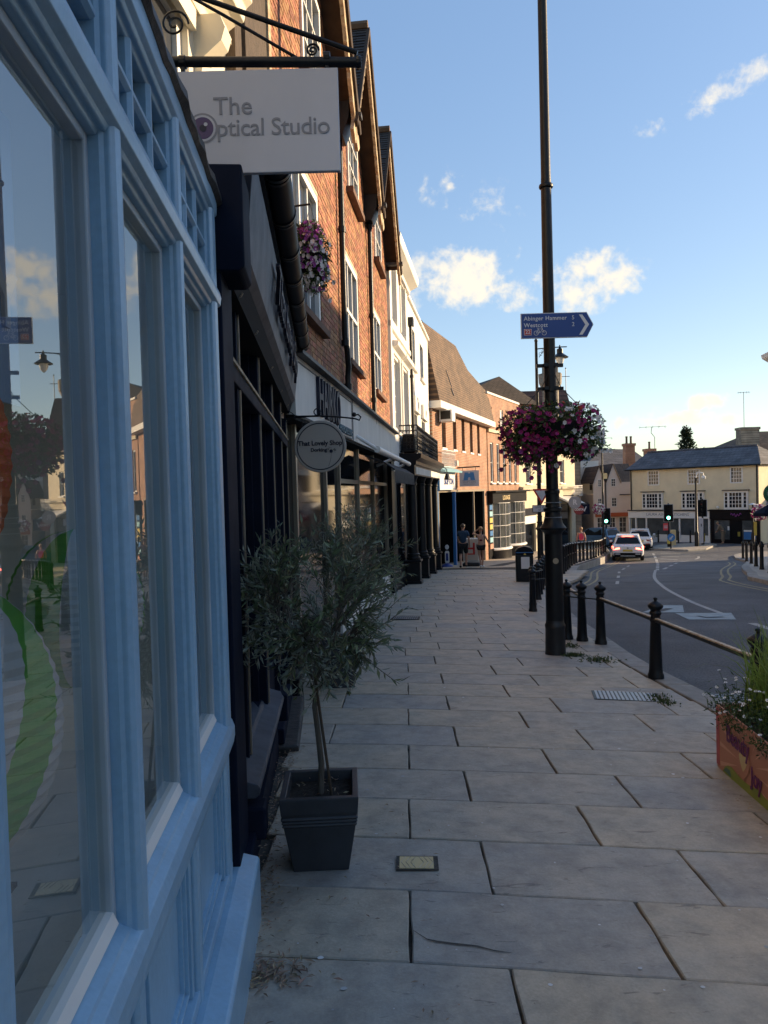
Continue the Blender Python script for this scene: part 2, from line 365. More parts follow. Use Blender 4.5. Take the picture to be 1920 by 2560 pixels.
mat('sign_blue', (.010, .045, .235), .35)
mat('sign_lightgrey', (.62, .64, .68), .35)
mat('sign_red', (.42, .012, .015), .4)
mat('stone_sign', (.47, .41, .35), .6, var=.06, scale=3)
mat('ink', (.012, .012, .03), .6)
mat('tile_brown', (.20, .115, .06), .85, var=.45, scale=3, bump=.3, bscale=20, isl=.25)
mat('tile_brown_shaded', (.050, .040, .034), .85, var=.4, scale=4, bump=.3, bscale=25, isl=.25)
coursemat('brick_far', (.36, .15, .072), (.27, .10, .048), (.38, .30, .22), .225, .075)
coursemat('tile_far', (.17, .10, .055), (.115, .066, .036), (.05, .03, .02), .19, .11, .014, 1.0, noise=.35)
coursemat('slate_far', (.115, .11, .115), (.075, .074, .08), (.03, .032, .04), .30, .2, .012, .8, noise=.3)
coursemat('tile_dark_far', (.07, .048, .038), (.045, .032, .026), (.02, .015, .012), .19, .12, .014, .9, noise=.3)
coursemat('tile_maroon', (.15, .085, .065), (.11, .06, .048), (.05, .03, .025), .19, .12, .014, .9, noise=.3)
coursemat('flint_far', (.24, .19, .14), (.15, .12, .09), (.3, .26, .2), .3, .12, .02, .5, noise=.4)
mat('orange_paint', (.56, .25, .165), .5, var=.12, scale=3)
mat('pink_paint', (.50, .11, .12), .5)
mat('lime_paint', (.26, .31, .05), .5)
mat('teal_paint', (.09, .20, .15), .5)
mat('purple_paint', (.16, .02, .12), .5)
mat('cream_paint', (.65, .50, .25), .5)
mat('skip_blue', (.035, .17, .42), .4)
mat('black_gloss', (.007, .007, .010), .35, spec=.15)
mat('black_matt', (.006, .006, .007), .85, spec=.2)
mat('bronze', (.30, .25, .19), .4, .3)
mat('canvas_black', (.020, .020, .024), .8, var=.3, scale=12)
mat('white_board', (.74, .74, .72), .5, var=.1, scale=3)
mat('fascia_white', (.70, .68, .63), .6, var=.22, scale=2.2, stretch=(1, 1, .35))
mat('car_white', (.72, .73, .76), .25, coat=.6)
mat('car_blue', (.13, .24, .38), .25, .3, coat=.6)
mat('tyre', (.012, .012, .012), .8)
mat('lamp_red', (.3, .01, .01), .3, emit=(1, .10, .06), es=3.0)
mat('lens_red', (.25, .01, .01), .2)
mat('lamp_green', (.02, .35, .2), .3, emit=(.12, 1, .62), es=4.0)
mat('plate_yellow', (.55, .42, .08), .5)
mat('skin', (.46, .25, .17), .6)
mat('shirt_blue', (.020, .045, .085), .9)
mat('cloth_black', (.010, .010, .012), .9)
mat('top_red', (.12, .010, .02), .9)
mat('top_pink', (.62, .05, .11), .9)
mat('cloth_tan', (.20, .16, .11), .9)
mat('hair_dark', (.02, .013, .01), .6)
mat('hair_fair', (.33, .21, .11), .6)
mat('globe', (.8, .8, .74), .15)
mat('wood_pale', (.80, .70, .53), .8, var=.6, scale=16, bump=.4, bscale=40, col2=(.34, .22, .13))
mat('brown_brick', (.17, .09, .055), .85, var=.4, scale=3)
mat('awning_orange', (.48, .11, .04), .7)
mat('room_wall', (.72, .70, .66), .8)
mat('room_dark', (.06, .06, .06), .8)
mat('lantern_green', (.16, .50, .07), .7)
mat('lantern_orange', (.75, .17, .04), .7)
mat('starb_green', (.01, .12, .06), .5)
# ================================================================== the setting
g = MB()
for i in range(-1, 1): pass
g.face([(-1500, -300, -3.6), (1500, -300, -3.6), (1500, 2500, -3.6), (-1500, 2500, -3.6)])
tag(g.build('ground', 'asphalt_pale'), kind='structure')
ys = [-12, -8, -5, -2, 0, 2, 4, 6, 8] + [8+k*2 for k in range(1, 18)] + [45, 50, 55, 60, 70, 90, 130]
g = MB(); xs = [-6, 0, 3, 6, 10, 16, 24, 34, 50, 70]
for y in ys:
    for x in xs: g.v.append((x, y, zr(y)))
n = len(xs)
for j in range(len(ys)-1):
    for i in range(n-1): g.f.append((j*n+i, j*n+i+1, (j+1)*n+i+1, (j+1)*n+i))
ROAD = tag(g.build('road', 'asphalt', smooth=True), kind='structure')
def smooth(P, k=5):
    P = [Vector(p) for p in P]; out = []
    for i in range(len(P)-1):
        a, b, c, d = P[max(i-1, 0)], P[i], P[i+1], P[min(i+2, len(P)-1)]
        for q in range(k):
            t = q/k; out.append(.5*((2*b)+(c-a)*t+(2*a-5*b+4*c-d)*t*t+(3*b-a-3*c+d)*t**3))
    return out+[P[-1]]
def strip(name, pts, w, m, parent=ROAD, dz=.006, zf=None):
    pts = smooth(pts) if len(pts) > 3 else [Vector(p) for p in pts]; mb = MB(); dense = []
    for a, b in zip(pts, pts[1:]):
        k = max(1, int((b-a).length/1.0))
        dense += [a.lerp(b, t/k) for t in range(k)]
    dense.append(pts[-1])
    for i, p in enumerate(dense):
        t = (dense[min(i+1, len(dense)-1)] - dense[max(i-1, 0)]).normalized(); nn = Vector((t.y, -t.x))
        for s in (-.5, .5):
            q = p + nn*w*s; mb.v.append((q.x, q.y, (zf or (lambda x, y: zr(y)))(q.x, q.y)+dz))
    for i in range(len(dense)-1): mb.f.append((2*i, 2*i+1, 2*i+3, 2*i+2))
    return mb.build(name, m, parent)
def patch(name, pts, m, parent=ROAD, dz=.005):
    mb = MB(); mb.face([(x, y, zr(y)+dz) for x, y in pts]); return mb.build(name, m, parent)
def subdash(pts, L, G):
    pts = [Vector(p) for p in pts]; out = []; acc = 0; on = []; 
    cum = [0]
    for a, b in zip(pts, pts[1:]): cum.append(cum[-1]+(b-a).length)
    def P(s):
        for (a, b), c0, c1 in zip(zip(pts, pts[1:]), cum, cum[1:]):
            if s <= c1: return a.lerp(b, (s-c0)/(c1-c0))
        return pts[-1]
    s = 0
    while s+L < cum[-1]:
        out.append([P(s+L*k/3) for k in range(4)]); s += L+G
    return out
# ---- left pavement
KERB = [(3.02, -12), (3.02, 5), (2.98, 7), (2.95, 8.4), (3.1, 10), (3.35, 13), (3.9, 16.5), (4.9, 20.2), (6.1, 23.4), (8.1, 30), (10.3, 35.5), (14.3, 45.6), (16.0, 52), (17.2, 60), (18, 80)]
def xk(y): return interp([(b, a) for a, b in KERB], y)
def xl(y): return interp([(-12, .55-.0), (0, -.42), (2.9, -.66), (3.0, -.66), (7.7, -1.0), (7.8, -.9), (18.7, .3), (29.9, 2.05), (40, 5.9), (45, 8.4), (55, 14.4), (80, 16)], y)
g = MB(); ky = [-12, -6, -2, 0, 1, 2, 3, 4, 5, 6, 7, 8.4, 10, 13, 15, 16.5, 18.5, 20.2, 22, 23.4, 26, 30, 33, 35.5, 40, 45.6, 52, 60, 80]
for y in ky:
    x0 = xl(y)-1.2; x1 = xk(y)-.06
    for k in range(7):
        x = x0 + (x1-x0)*k/6; g.v.append((x, y, zp(x, y)-.028 if y < 29 else zp(x, y)))
for j in range(len(ky)-1):
    for k in range(6): g.f.append((j*7+k, j*7+k+1, j*7+8+k, j*7+7+k))
PAVE = tag(g.build('pavement', 'joint'), kind='structure')
# far part of the pavement: plain surface
g = MB(); kf = [28.6, 30, 33, 35.5, 40, 45.6, 52, 60, 80]
for y in kf:
    x0 = xl(y)-.6; x1 = xk(y)-.25
    for k in range(4):
        x = x0+(x1-x0)*k/3; g.v.append((x, y, zp(x, y)+.006))
for j in range(len(kf)-1):
    for k in range(3): g.f.append((j*4+k, j*4+k+1, j*4+5+k, j*4+4+k))
g.build('far_paving', 'slab', PAVE)
rs = random.Random(11)
def tilt(y): return min(.34, .118 + max(0, y-5)*.009)
def slabquad(pts, name='paving_slab', m='slab', up=0):
    cx = sum(p[0] for p in pts)/4; cy = sum(p[1] for p in pts)/4
    ta, tb = rs.uniform(-.004, .004), rs.uniform(-.004, .004); h = rs.uniform(-.003, .003)+up
    mb = MB(); top = []
    ol = pts
    if cy < 9.5:
        ol = []
        for (x0, y0), (x1, y1) in zip(pts, pts[1:]+pts[:1]):
            k = 9 if abs(x1-x0) > .3 else 6; wob = rs.uniform(0, 6)
            for i in range(k):
                u = i/k; j = 0 if i == 0 else rs.uniform(-.0028, .0022)+.002*math.sin(wob+u*7); dx, dy = x1-x0, y1-y0; LL = math.hypot(dx, dy)
                ol.append((x0+dx*u-dy/LL*j, y0+dy*u+dx/LL*j))
    for x, y in ol: top.append((x-cx, y-cy, zp(x, y)-zp(cx, cy)+(x-cx)*ta+(y-cy)*tb))
    k = len(top); mb.v = [(a, b, c-.05) for a, b, c in top]+top; mb.f = [tuple(range(k, 2*k))]+[(i, (i+1) % k, k+(i+1) % k, k+i) for i in range(k)]
    o = mb.build(name, m, PAVE, bevel=.005 if cy < 9 else 0, seg=1); o.location = (cx, cy, zp(cx, cy)+h)
    return o
COVERS = [(1.83, 2.53, 6.3, 6.78)]
row = -5; Y0 = 2.53; DY = .52
while True:
    yb = Y0 + row*DY
    if yb > 28.4: break
    ym = yb+DY/2
    off = (.05 if row % 2 == 0 else .40) + .016*row + interp(CS, ym)*.9
    xa = xl(ym)+.02 + (.05 if 3 < ym < 9 else .0); xb = xk(ym) - .30
    js = [off+.93*m for m in range(-6, 8)]
    js = [j + (rs.uniform(-.08, .08) if ym > 8 else 0) for j in js if xa+.16 < j < xb-.16]
    ed = [xa] + js + [xb]
    t = tilt(ym); gp = .011 if ym < 12 else .009
    for a, b in zip(ed, ed[1:]):
        wj = .013 if a > xa else .004
        slabquad([(a+wj*.6, yb - t*a+gp*.5), (b-wj*.4, yb - t*b+gp*.5), (b-wj*.4+.012, yb+DY - t*b-gp*.5), (a+wj*.6+.012, yb+DY - t*a-gp*.5)])
    row += 1
# kerb stones
yk = -4.0
while yk < 52:
    L = .92
    p0, p1 = (xk(yk), yk), (xk(yk+L), yk+L); step = math.hypot(p1[0]-p0[0], L); y1 = yk+L*L/step
    mb = MB(); q = []
    for yy in (yk+.006, y1-.006):
        x = xk(yy)
        q.append([(x-.27, yy, zp(x-.27, yy)), (x, yy, zp(x-.02, yy)-.004)])
    cx, cy, cz = q[0][1]
    top = [q[0][0], q[0][1], q[1][1], q[1][0]]
    dep = 1.2 if yk > 22 else .4
    mb.hexa([(a-cx, b-cy, c-cz-dep) for a, b, c in top] + [(a-cx, b-cy, c-cz) for a, b, c in top])
    o = mb.build('kerb_stone', 'kerbstone', PAVE, bevel=.015 if yk < 12 else 0); o.location = (cx, cy, cz)
    yk = y1
# ---- right-hand pavement
RK = [(9.0, -12), (9.2, 8), (10.0, 18.8), (11.6, 23), (14.2, 28.6), (17.6, 35), (20.4, 41.8), (21.6, 44.2), (23.6, 45.6), (27, 46), (34, 45.0), (60, 42)]
RK = [tuple(p) for p in smooth(RK[:2])]+[tuple(p) for p in smooth(RK[1:10], 3)]+RK[10:]
g = MB()
for x, y in RK: g.v += [(x, y, zr(y)+.11), (x, y, zr(y)-.1), (max(70, x), y if x < 30 else y-25, zr(y)+.11 if x < 30 else zr(y))]
for i in range(len(RK)-1): g.f += [(3*i, 3*i+2, 3*i+5, 3*i+3), (3*i+1, 3*i, 3*i+3, 3*i+4)]
RPAVE = tag(g.build('far_side_pavement', 'slab'), kind='structure')
NRK = len(RK)-3
for (x0, y0), (x1, y1) in zip(RK[7:NRK], RK[8:NRK+1]):
    L = math.hypot(x1-x0, y1-y0); k = max(1, int(L/1.1)); tx, ty = (x1-x0)/L, (y1-y0)/L
    for i in range(k):
        a0, a1 = i*L/k+.01, (i+1)*L/k-.01; mb = MB(); top = []
        cx, cy = x0, y0; cz = zr(y0)+.12
        for a, o_ in ((a0, -.02), (a1, -.02), (a1, .26), (a0, .26)):
            X = x0+tx*a+ty*o_; Yy = y0+ty*a-tx*o_; top.append((X-cx, Yy-cy, zr(Yy)+.118-cz))
        mb.hexa([(p, q, r-.25) for p, q, r in top]+top); o = mb.build('kerb_stone', 'kerbstone', RPAVE); o.location = (cx, cy, cz)
# ---- traffic island
isl = [(18.6, 50.6), (20.4, 48.4), (22.0, 49.2), (24.3, 52.6), (23.6, 54.2), (20.2, 53.4)]
mb = MB(); mb.hexa  # outline prism
mb.prism([(x, y) for x, y in isl], lambda u, v, w: (u, v, w), zr(51)-.1, zr(51)+.13)
tag(mb.build('traffic_island', 'kerbstone', bevel=.03), kind='structure')
mb = MB(); mb.prism([(21.4+(x-21.4)*.9, 51.4+(y-51.4)*.9) for x, y in isl], lambda u, v, w: (u, v, w), zr(51)+.0, zr(51)+.136)
mb.build('island_paving', 'slab', bpy.data.objects['traffic_island'])
# ---- markings
off = lambda P, d: [(x+d, y) for x, y in P]
LK = [(5.1, 20.2), (6.3, 23.4), (8.3, 30), (10.5, 35.5), (14.5, 45.6)]
strip('yellow_line', off(LK, .35), .075, 'road_yellow'); strip('yellow_line', off(LK, .58), .075, 'road_yellow')
strip('yellow_line', [(x-.5, y+.1) for x, y in RK[8:NRK-10]], .075, 'road_yellow'); strip('yellow_line', [(x-.74, y+.14) for x, y in RK[8:NRK-10]], .075, 'road_yellow')
for d in subdash([(6.6, 20.5), (7.6, 23.5), (9.6, 29.5), (12, 35.5), (13.6, 39.5)], 1.6, 2.2): strip('lane_dash', d, .1, 'road_white')
CL = [(6.05, 12.9), (6.4, 15.0), (7.1, 18.1), (7.95, 21.0), (9.2, 24.6), (11.2, 29.8)]
strip('centre_line', CL, .10, 'road_white')
strip('centre_line', [(5.6, 8.5), (5.9, 11.6)], .13, 'road_white')
for d in subdash([(11.2, 29.6), (14.3, 37.7), (16.3, 43.2), (18.4, 49.6)], 1.5, .7): strip('lane_dash', d, .14, 'road_white')
for d in subdash([(11.8, 30.5), (16.3, 39.9), (19.0, 43.5), (20.6, 47.6)], 2.0, 1.5): strip('lane_dash', d, .14, 'road_white')
for k in range(7):
    y = 35.5+k*1.9; xa = 11.2+(y-29.6)*.385+.25; xb = 11.8+(y-30.5)*.46-.2
    strip('hatch_line', [(xa, y+.35), (xb, y-.35)], .16, 'road_white')
patch('tarmac_patch', [(6.0, 19.6), (7.9, 18.6), (15.6, 41), (12.8, 41.5)], 'asphalt_pale', dz=.003)
# service covers in the carriageway
P2 = [(5.15, 12.23), (5.88, 12.07), (6.25, 13.01), (5.3, 13.18)]
P1 = [(4.78, 13.44), (5.5, 13.26), (5.97, 14.46), (5.62, 14.56)]
def rcover(pts, name, m='steel_plate'):
    o = patch(name, pts, m, dz=.008); return o
rcover(P2, 'cover_plate')
rcover(P1, 'cover_plate')
strip('cover_slot', [(5.5, 12.55), (5.85, 12.6)], .35, 'steel_plate', dz=.02)
strip('cover_slot', [(5.15, 13.55), (5.5, 13.95)], .15, 'asphalt', dz=.014)
# gully grating beside the kerb
G_ = tag(MB().build('gully_grate', 'iron'), 'slotted iron gully grate in the road beside the kerb near the orange planter', 'grate')
G_.location = (3.22, 6.55, zr(6.55)+.008)
for k in range(7):
    mb = MB(); mb.box(-.16, .16, -.2+k*.06, -.2+k*.06+.03, 0, .012); mb.build('grate_bar', 'steel_plate', G_)
mb = MB(); mb.box(-.2, -.16, -.24, .24, 0, .016).box(.16, .2, -.24, .24, 0, .016); mb.build('grate_frame', 'iron', G_)

# ================================================================== helpers for facades
class Fac:
    def __init__(s, name, label, cat, P0, ang, zb, group=None):
        s.root = thing(name, label, cat, (P0[0], P0[1], zb), -rad(ang), group); s.z = zb
    def part(s, mb, name, m, parent=None, **k):
        return mb.build(name, m, parent or s.root, 0 if parent else s.z, **k)
    def box(s, name, m, n0, n1, s0, s1, z0, z1, parent=None, **k):
        return s.part(MB().box(n0, n1, s0, s1, z0, z1), name, m, parent, **k)
    def text(s, t, size, m, n, s_, z, parent=None, **k):
        return lettering(t, size, m, parent or s.root, (n, s_, z), (PI/2, 0, PI/2), 0 if parent else s.z, **k)
def wallmb(s0, s1, z0, z1, holes=(), n=0, dep=.14, ends=4.0):
    mb = MB(); S = sorted({s0, s1, *[h[0] for h in holes], *[h[1] for h in holes]}); Z = sorted({z0, z1, *[h[2] for h in holes], *[h[3] for h in holes]})
    for a, b in zip(S, S[1:]):
        for c, d in zip(Z, Z[1:]):
            m1, m2 = (a+b)/2, (c+d)/2
            if any(h[0] < m1 < h[1] and h[2] < m2 < h[3] for h in holes): continue
            mb.face([(n, a, c), (n, b, c), (n, b, d), (n, a, d)])
    for a, b, c, d in [h[:4] for h in holes]:
        i = n-dep
        mb.face([(n, a, c), (n, a, d), (i, a, d), (i, a, c)]); mb.face([(n, b, d), (n, b, c), (i, b, c), (i, b, d)])
        mb.face([(n, a, d), (n, b, d), (i, b, d), (i, a, d)]); mb.face([(n, b, c), (n, a, c), (i, a, c), (i, b, c)])
    if ends:
        mb.face([(n, s0, z0), (n, s0, z1), (n-ends, s0, z1), (n-ends, s0, z0)]); mb.face([(n, s1, z1), (n, s1, z0), (n-ends, s1, z0), (n-ends, s1, z1)])
        mb.face([(n, s0, z1), (n, s1, z1), (n-ends, s1, z1), (n-ends, s0, z1)]); mb.face([(n-ends, s0, z0), (n-ends, s0, z1), (n-ends, s1, z1), (n-ends, s1, z0)])
    return mb
def window(F, s0, s1, z0, z1, nx=3, nz=4, n=-.1, fw=.06, bw=.022, fm='white_paint', gm='sky_glass', sill=None, cells=False, rail=None, name='window', fd=.05, sm='white_paint', curtain=False):
    mb = MB()
    mb.box(n, n+fd, s0, s0+fw, z0, z1).box(n, n+fd, s1-fw, s1, z0, z1).box(n, n+fd, s0+fw, s1-fw, z1-fw, z1).box(n, n+fd, s0+fw, s1-fw, z0, z0+fw)
    a, b, c, d = s0+fw, s1-fw, z0+fw, z1-fw
    for k in range(1, nx): x = a+(b-a)*k/nx; mb.box(n, n+fd*.7, x-bw/2, x+bw/2, c, d)
    for k in range(1, nz): y = c+(d-c)*k/nz; w = (rail or bw) if k == nz//2 and rail else bw; mb.box(n, n+fd*.85, a, b, y-w/2, y+w/2)
    wo = F.part(mb, name, fm)
    if cells:
        for i in range(nx):
            for j in range(nz):
                p = MB(); x0, x1 = a+(b-a)*i/nx, a+(b-a)*(i+1)/nx; y0, y1 = c+(d-c)*j/nz, c+(d-c)*(j+1)/nz
                t1, t2 = rs.uniform(-.004, .004), rs.uniform(-.004, .004)
                p.face([(n+.012+t1, x0, y0), (n+.012, x1, y0), (n+.012+t2, x1, y1), (n+.012, x0, y1)]); p.build('pane', gm, wo)
    else:
        p = MB(); p.face([(n+.012, a, c), (n+.012, b, c), (n+.012, b, d), (n+.012, a, d)]); p.build('pane', gm, wo)
    if sill: MB().box(n, sill, s0-.06, s1+.06, z0-.09, z0).build('sill', sm, wo)
    return wo
def gutterpipe(F, s, z0, z1, n=.08, r=.045, m='iron', name='downpipe', kink=None, joints=()):
    pts = [(n, s, z1)]
    if kink: pts += [(n, s, kink+.25), (n+.02, s+.06, kink+.05), (n+.02, s+.16, kink-.2), (n, s+.18, kink-.35)]; s2 = s+.18
    else: s2 = s
    pts.append((n, s2, z0))
    mb = MB().tube(pts, r, 10)
    for j in joints: mb.lathe([(r*1.35, 0), (r*1.35, .09)], 10, (n, s if (not kink or j > kink) else s2, j))
    return F.part(mb, name, m, smooth=True)

# ================================================================== pale blue shopfront
B = Fac('pale_blue_shopfront', 'pale blue panelled timber shopfront with large panes in the left foreground', 'shopfront', (-.375, 0), -4.6, -.35)
PL = [(-.64, -.53), (.13, .24), (.77, .845), (1.37, 1.445), (1.985, 2.06), (2.60, 2.715)]
GZ = -.062
for k, (a, b) in enumerate(PL):
    w = b-a
    for zz0, zz1, nn in ((.69, 2.30, .0), (2.30, 2.65, .0), (.115, .64, -.012)):
        mb = MB()
        prof = [(GZ, a), (-.03, a), (-.022, a+.006), (-.012, a+.006), (-.004, a+w*.22), (.0, a+w*.5), (-.004, b-w*.22), (-.012, b-.006), (-.022, b-.006), (-.03, b), (GZ, b)]
        mb.prism([(p+nn, q) for p, q in prof], lambda u, v, z: (u, v, z), zz0, zz1)
        B.part(mb, 'pilaster' if zz0 < .5 else 'mullion', 'blue_paint', bevel=.003, smooth=False)
S0, S1 = -.64, 2.715
def mould(name, prof, m='blue_paint', s0=S0, s1=S1, bevel=.003):
    return B.part(MB().prism(prof, lambda u, v, w: (u, w, v), s0, s1), name, m, bevel=bevel)
mould('sill', [(GZ-.02, .605), (-.02, .605), (.0, .62), (.006, .65), (.006, .685), (-.004, .712), (-.022, .722), (-.026, .728), (-.045, .738), (GZ-.02, .745)])
mould('transom', [(GZ, 2.232), (-.034, 2.232), (-.030, 2.242), (-.018, 2.242), (-.012, 2.252), (.004, 2.262), (.008, 2.29), (.003, 2.312), (-.012, 2.322), (-.018, 2.335), (-.035, 2.345), (GZ, 2.345)])
mould('head_rail', [(GZ, 2.565), (-.034, 2.565), (-.030, 2.575), (-.018, 2.575), (-.012, 2.585), (.0, 2.595), (.002, 2.62), (.002, 2.66), (GZ, 2.66)])
mould('plinth', [(-.16, -.6), (.068, -.6), (.068, .095), (.062, .106), (.0, .125), (-.16, .13)], s1=2.86, bevel=.006)
mould('panel_rail', [(-.1, .13), (-.018, .13), (-.018, .165), (-.1, .175)])
# lead flashing over the head, an uneven edge
mb = MB(); N_ = 46; rl = random.Random(5)
for i in range(N_+1):
    s = S0 + (2.80-S0)*i/N_; j = rl.uniform(-.008, .008); k = rl.uniform(-.007, .007)
    mb.v += [(-.9, s, 2.72), (.0+j*.6, s, 2.692+k), (.016+j*.7, s, 2.682+k), (.020+j*.7, s, 2.652+k), (.004, s, 2.640+k), (-.1, s, 2.655)]
for i in range(N_):
    for q in range(5): mb.f.append((6*i+q, 6*i+q+1, 6*i+7+q, 6*i+6+q))
mb.f += [(5, 4, 3, 2, 1, 0), tuple(6*N_+q for q in range(6))]
B.part(mb, 'lead_flashing', 'lead', smooth=True)
for (a0, a), (b, b1) in zip(PL, PL[1:]):
    # stall riser panel with moulding
    mb = MB().box(-.12, -.052, a, b, .13, .62); B.part(mb, 'panel', 'blue_paint')
    fr = MB(); m_ = .055
    for q0, q1, e in ((0, .012, -.040), (.012, .022, -.030), (.022, .034, -.040)):
        A, Bb, C, D = a+m_+q0, b-m_-q0, .195+q0, .575-q0; w = q1-q0
        fr.box(-.07, e, A, A+w, C, D).box(-.07, e, Bb-w, Bb, C, D).box(-.07, e, A, Bb, C, C+w).box(-.07, e, A, Bb, D-w, D)
    fr.box(-.07, -.03, a, a+.03, .17, .605).box(-.07, -.03, b-.03, b, .17, .605)
    B.part(fr, 'panel_moulding', 'blue_paint', bevel=.002)
    # big pane, inner bead frame
    fr = MB(); w = .022
    n0, n1 = GZ-.03, GZ+.013
    fr.box(n0, n1, a, a+w, .75, 2.233).box(n0, n1, b-w, b, .75, 2.233).box(n0, n1, a+w, b-w, 2.233-w, 2.233)
    B.part(fr, 'glazing_bead', 'pale_bead', bevel=.004)
    B.part(MB().prism([(n0, .75), (n1+.01, .75), (n1, .772), (n0, .778)], lambda u, v, q: (u, q, v), a+w, b-w), 'glazing_bead', 'white_paint')
    p = MB(); p.face([(GZ, a+w, .77), (GZ, b-w, .77), (GZ, b-w, 2.2), (GZ, a+w, 2.2)]); B.part(p, 'pane', 'glass')
    # top lights 3 x 2
    fr = MB(); za, zb_ = 2.345, 2.565
    for k in (1, 2):
        x = a+(b-a)*k/3; fr.prism([(GZ-.01, x-.012), (-.036, x-.012), (-.026, x-.005), (-.026, x+.005), (-.036, x+.012), (GZ-.01, x+.012)], lambda u, v, q: (u, v, q), za, zb_)
    zm = (za+zb_)/2
    fr.prism([(GZ-.01, zm-.012), (-.037, zm-.012), (-.027, zm-.005), (-.027, zm+.005), (-.037, zm+.012), (GZ-.01, zm+.012)], lambda u, v, q: (u, q, v), a, b)
    tl = B.part(fr, 'top_light', 'blue_paint')
    for i in range(3):
        for j in range(2):
            p = MB(); x0, x1 = a+(b-a)*i/3, a+(b-a)*(i+1)/3; y0, y1 = za+(zb_-za)*j/2, za+(zb_-za)*(j+1)/2
            p.face([(GZ, x0, y0), (GZ, x1, y0), (GZ, x1, y1), (GZ, x0, y1)]); p.build('pane', 'glass', tl)
B.box('ceiling_board', 'room_dark', -1.9, GZ-.03, S0, S1, 2.60, 2.64)
B.box('ceiling_board', 'room_wall', -1.9, GZ-.05, S0, S1, 2.30, 2.335)
B.box('end_wall', 'room_wall', -1.9, -.12, 2.69, 2.74, .2, 2.62)
B.box('back_wall', 'room_wall', -1.95, -1.9, S0, 2.74, .0, 2.62)
B.box('display_floor', 'white_board', -.75, GZ-.035, S0, 2.69, .60, .63)
B.box('shop_floor', 'room_wall', -1.9, -.75, S0, 2.69, -.05, 0)
B.box('display_back', 'room_wall', -.78, -.75, S0, 2.69, 0, .63)
# things inside the window
for z, l in ((1.08, 'upper'), (.86, 'lower')):
    o = MB().box(-.5, -.2, -.3, 1.30, z, z+.008).build('glass_shelf', 'glass_dark', None)
    o.location = B.root.location; o.location.z = 0; o.rotation_euler = B.root.rotation_euler
    tag(o, '%s of the two glass display shelves in the blue shop window' % l, 'shelf')
def lantern(name, label, cols, s, z, rx, rz, n=-.42, lean=.2):
    t = thing(name, label, 'decoration', tuple(B.root.matrix_basis @ Vector((n, s, z-rz+.35))), B.root.rotation_euler.z)
    for k, c in enumerate(cols):
        mb = MB()
        a0 = 2*PI*k/len(cols); a1 = 2*PI*(k+1)/len(cols)
        prof = []
        for i in range(41):
            u = -1+2*i/40; r = math.sqrt(max(0, 1-u*u))*rx*(1+.02*(i % 2)); prof.append((max(r, .004), rz+u*rz))
        mb.lathe(prof, 5, (0, 0, 0), a0, a1)
        mb.v = [(x*math.cos(z_*2.2*lean)-y*math.sin(z_*2.2*lean), x*math.sin(z_*2.2*lean)+y*math.cos(z_*2.2*lean), z_) for x, y, z_ in mb.v]
        mb.build('paper_gore', c, t)
    return t
go = ['lantern_green', 'white_board']*6; oo = ['lantern_orange', 'white_board', 'lantern_orange']*2
lantern('paper_lantern', 'large green and white striped paper lantern hanging in the blue shop window', go, 1.24, 1.17, .18, .25, -.28, .9)
lantern('paper_lantern', 'tall orange and white paper lantern hanging highest in the blue shop window', oo, 1.10, 1.62, .15, .24, -.26)
lantern('paper_lantern', 'small green and white paper lantern lowest in the blue shop window', go, 1.06, .84, .10, .06, -.22, .6)
lantern('paper_lantern', 'green and white paper lantern behind the second pane of the blue shop', go, 1.84, 1.28, .16, .2, -.26)
t = thing('brand_poster', 'pale blue hanging poster with white ring and lettering inside the near blue shop window', 'poster', tuple(B.root.matrix_basis @ Vector((-.16, 1.0, 2.07))), B.root.rotation_euler.z)
MB().box(-.006, 0, -.22, .3, 0, .5).build('panel', mat('poster_blue', (.45, .58, .75), .6), t)
mb = MB(); mb.lathe([(.085, 0), (.10, .004), (.115, 0)], 28, cap=False); mb.v = [(z+.003, x*1.15+.02, y*.8+.36) for x, y, z in mb.v]; mb.build('ring', 'white_board', t)
lettering('OAKLEY', .13, 'white_board', t, (.004, .04, .17), (PI/2, 0, PI/2), bold=.004)
# small display pieces: tray planter, white box, eyewear
t = thing('plant_tray', 'white tray of green grass plants low in the blue shop window', 'plant', tuple(B.root.matrix_basis @ Vector((-.3, 1.22, .98))), B.root.rotation_euler.z)
MB().box(-.07, .07, -.1, .1, 0, .06).build('tray', 'white_board', t, bevel=.006)
mb = MB(); rg = random.Random(2)
for k in range(160):
    x, y = rg.uniform(-.06, .06), rg.uniform(-.09, .09); h = rg.uniform(.06, .14); dx, dy = rg.uniform(-.05, .05), rg.uniform(-.05, .05)
    mb.face([(x-.002, y, .05), (x+.002, y, .05), (x+dx, y+dy, .05+h)])
tag(mb.build('grass', 'grass_blade', t), kind='stuff')
t = thing('display_stand', 'plain white display cabinet inside the blue shop window', 'cabinet', tuple(B.root.matrix_basis @ Vector((-.62, .9, 0))), B.root.rotation_euler.z)
MB().box(-.1, .1, -.35, .5, .3, .92).build('body', 'white_board', t, bevel=.01); MB().box(.1, .112, -.33, .06, .34, .88).build('drawer', 'white_board', t, bevel=.004); MB().box(.1, .112, .09, .48, .34, .88).build('drawer', 'white_board', t, bevel=.004)

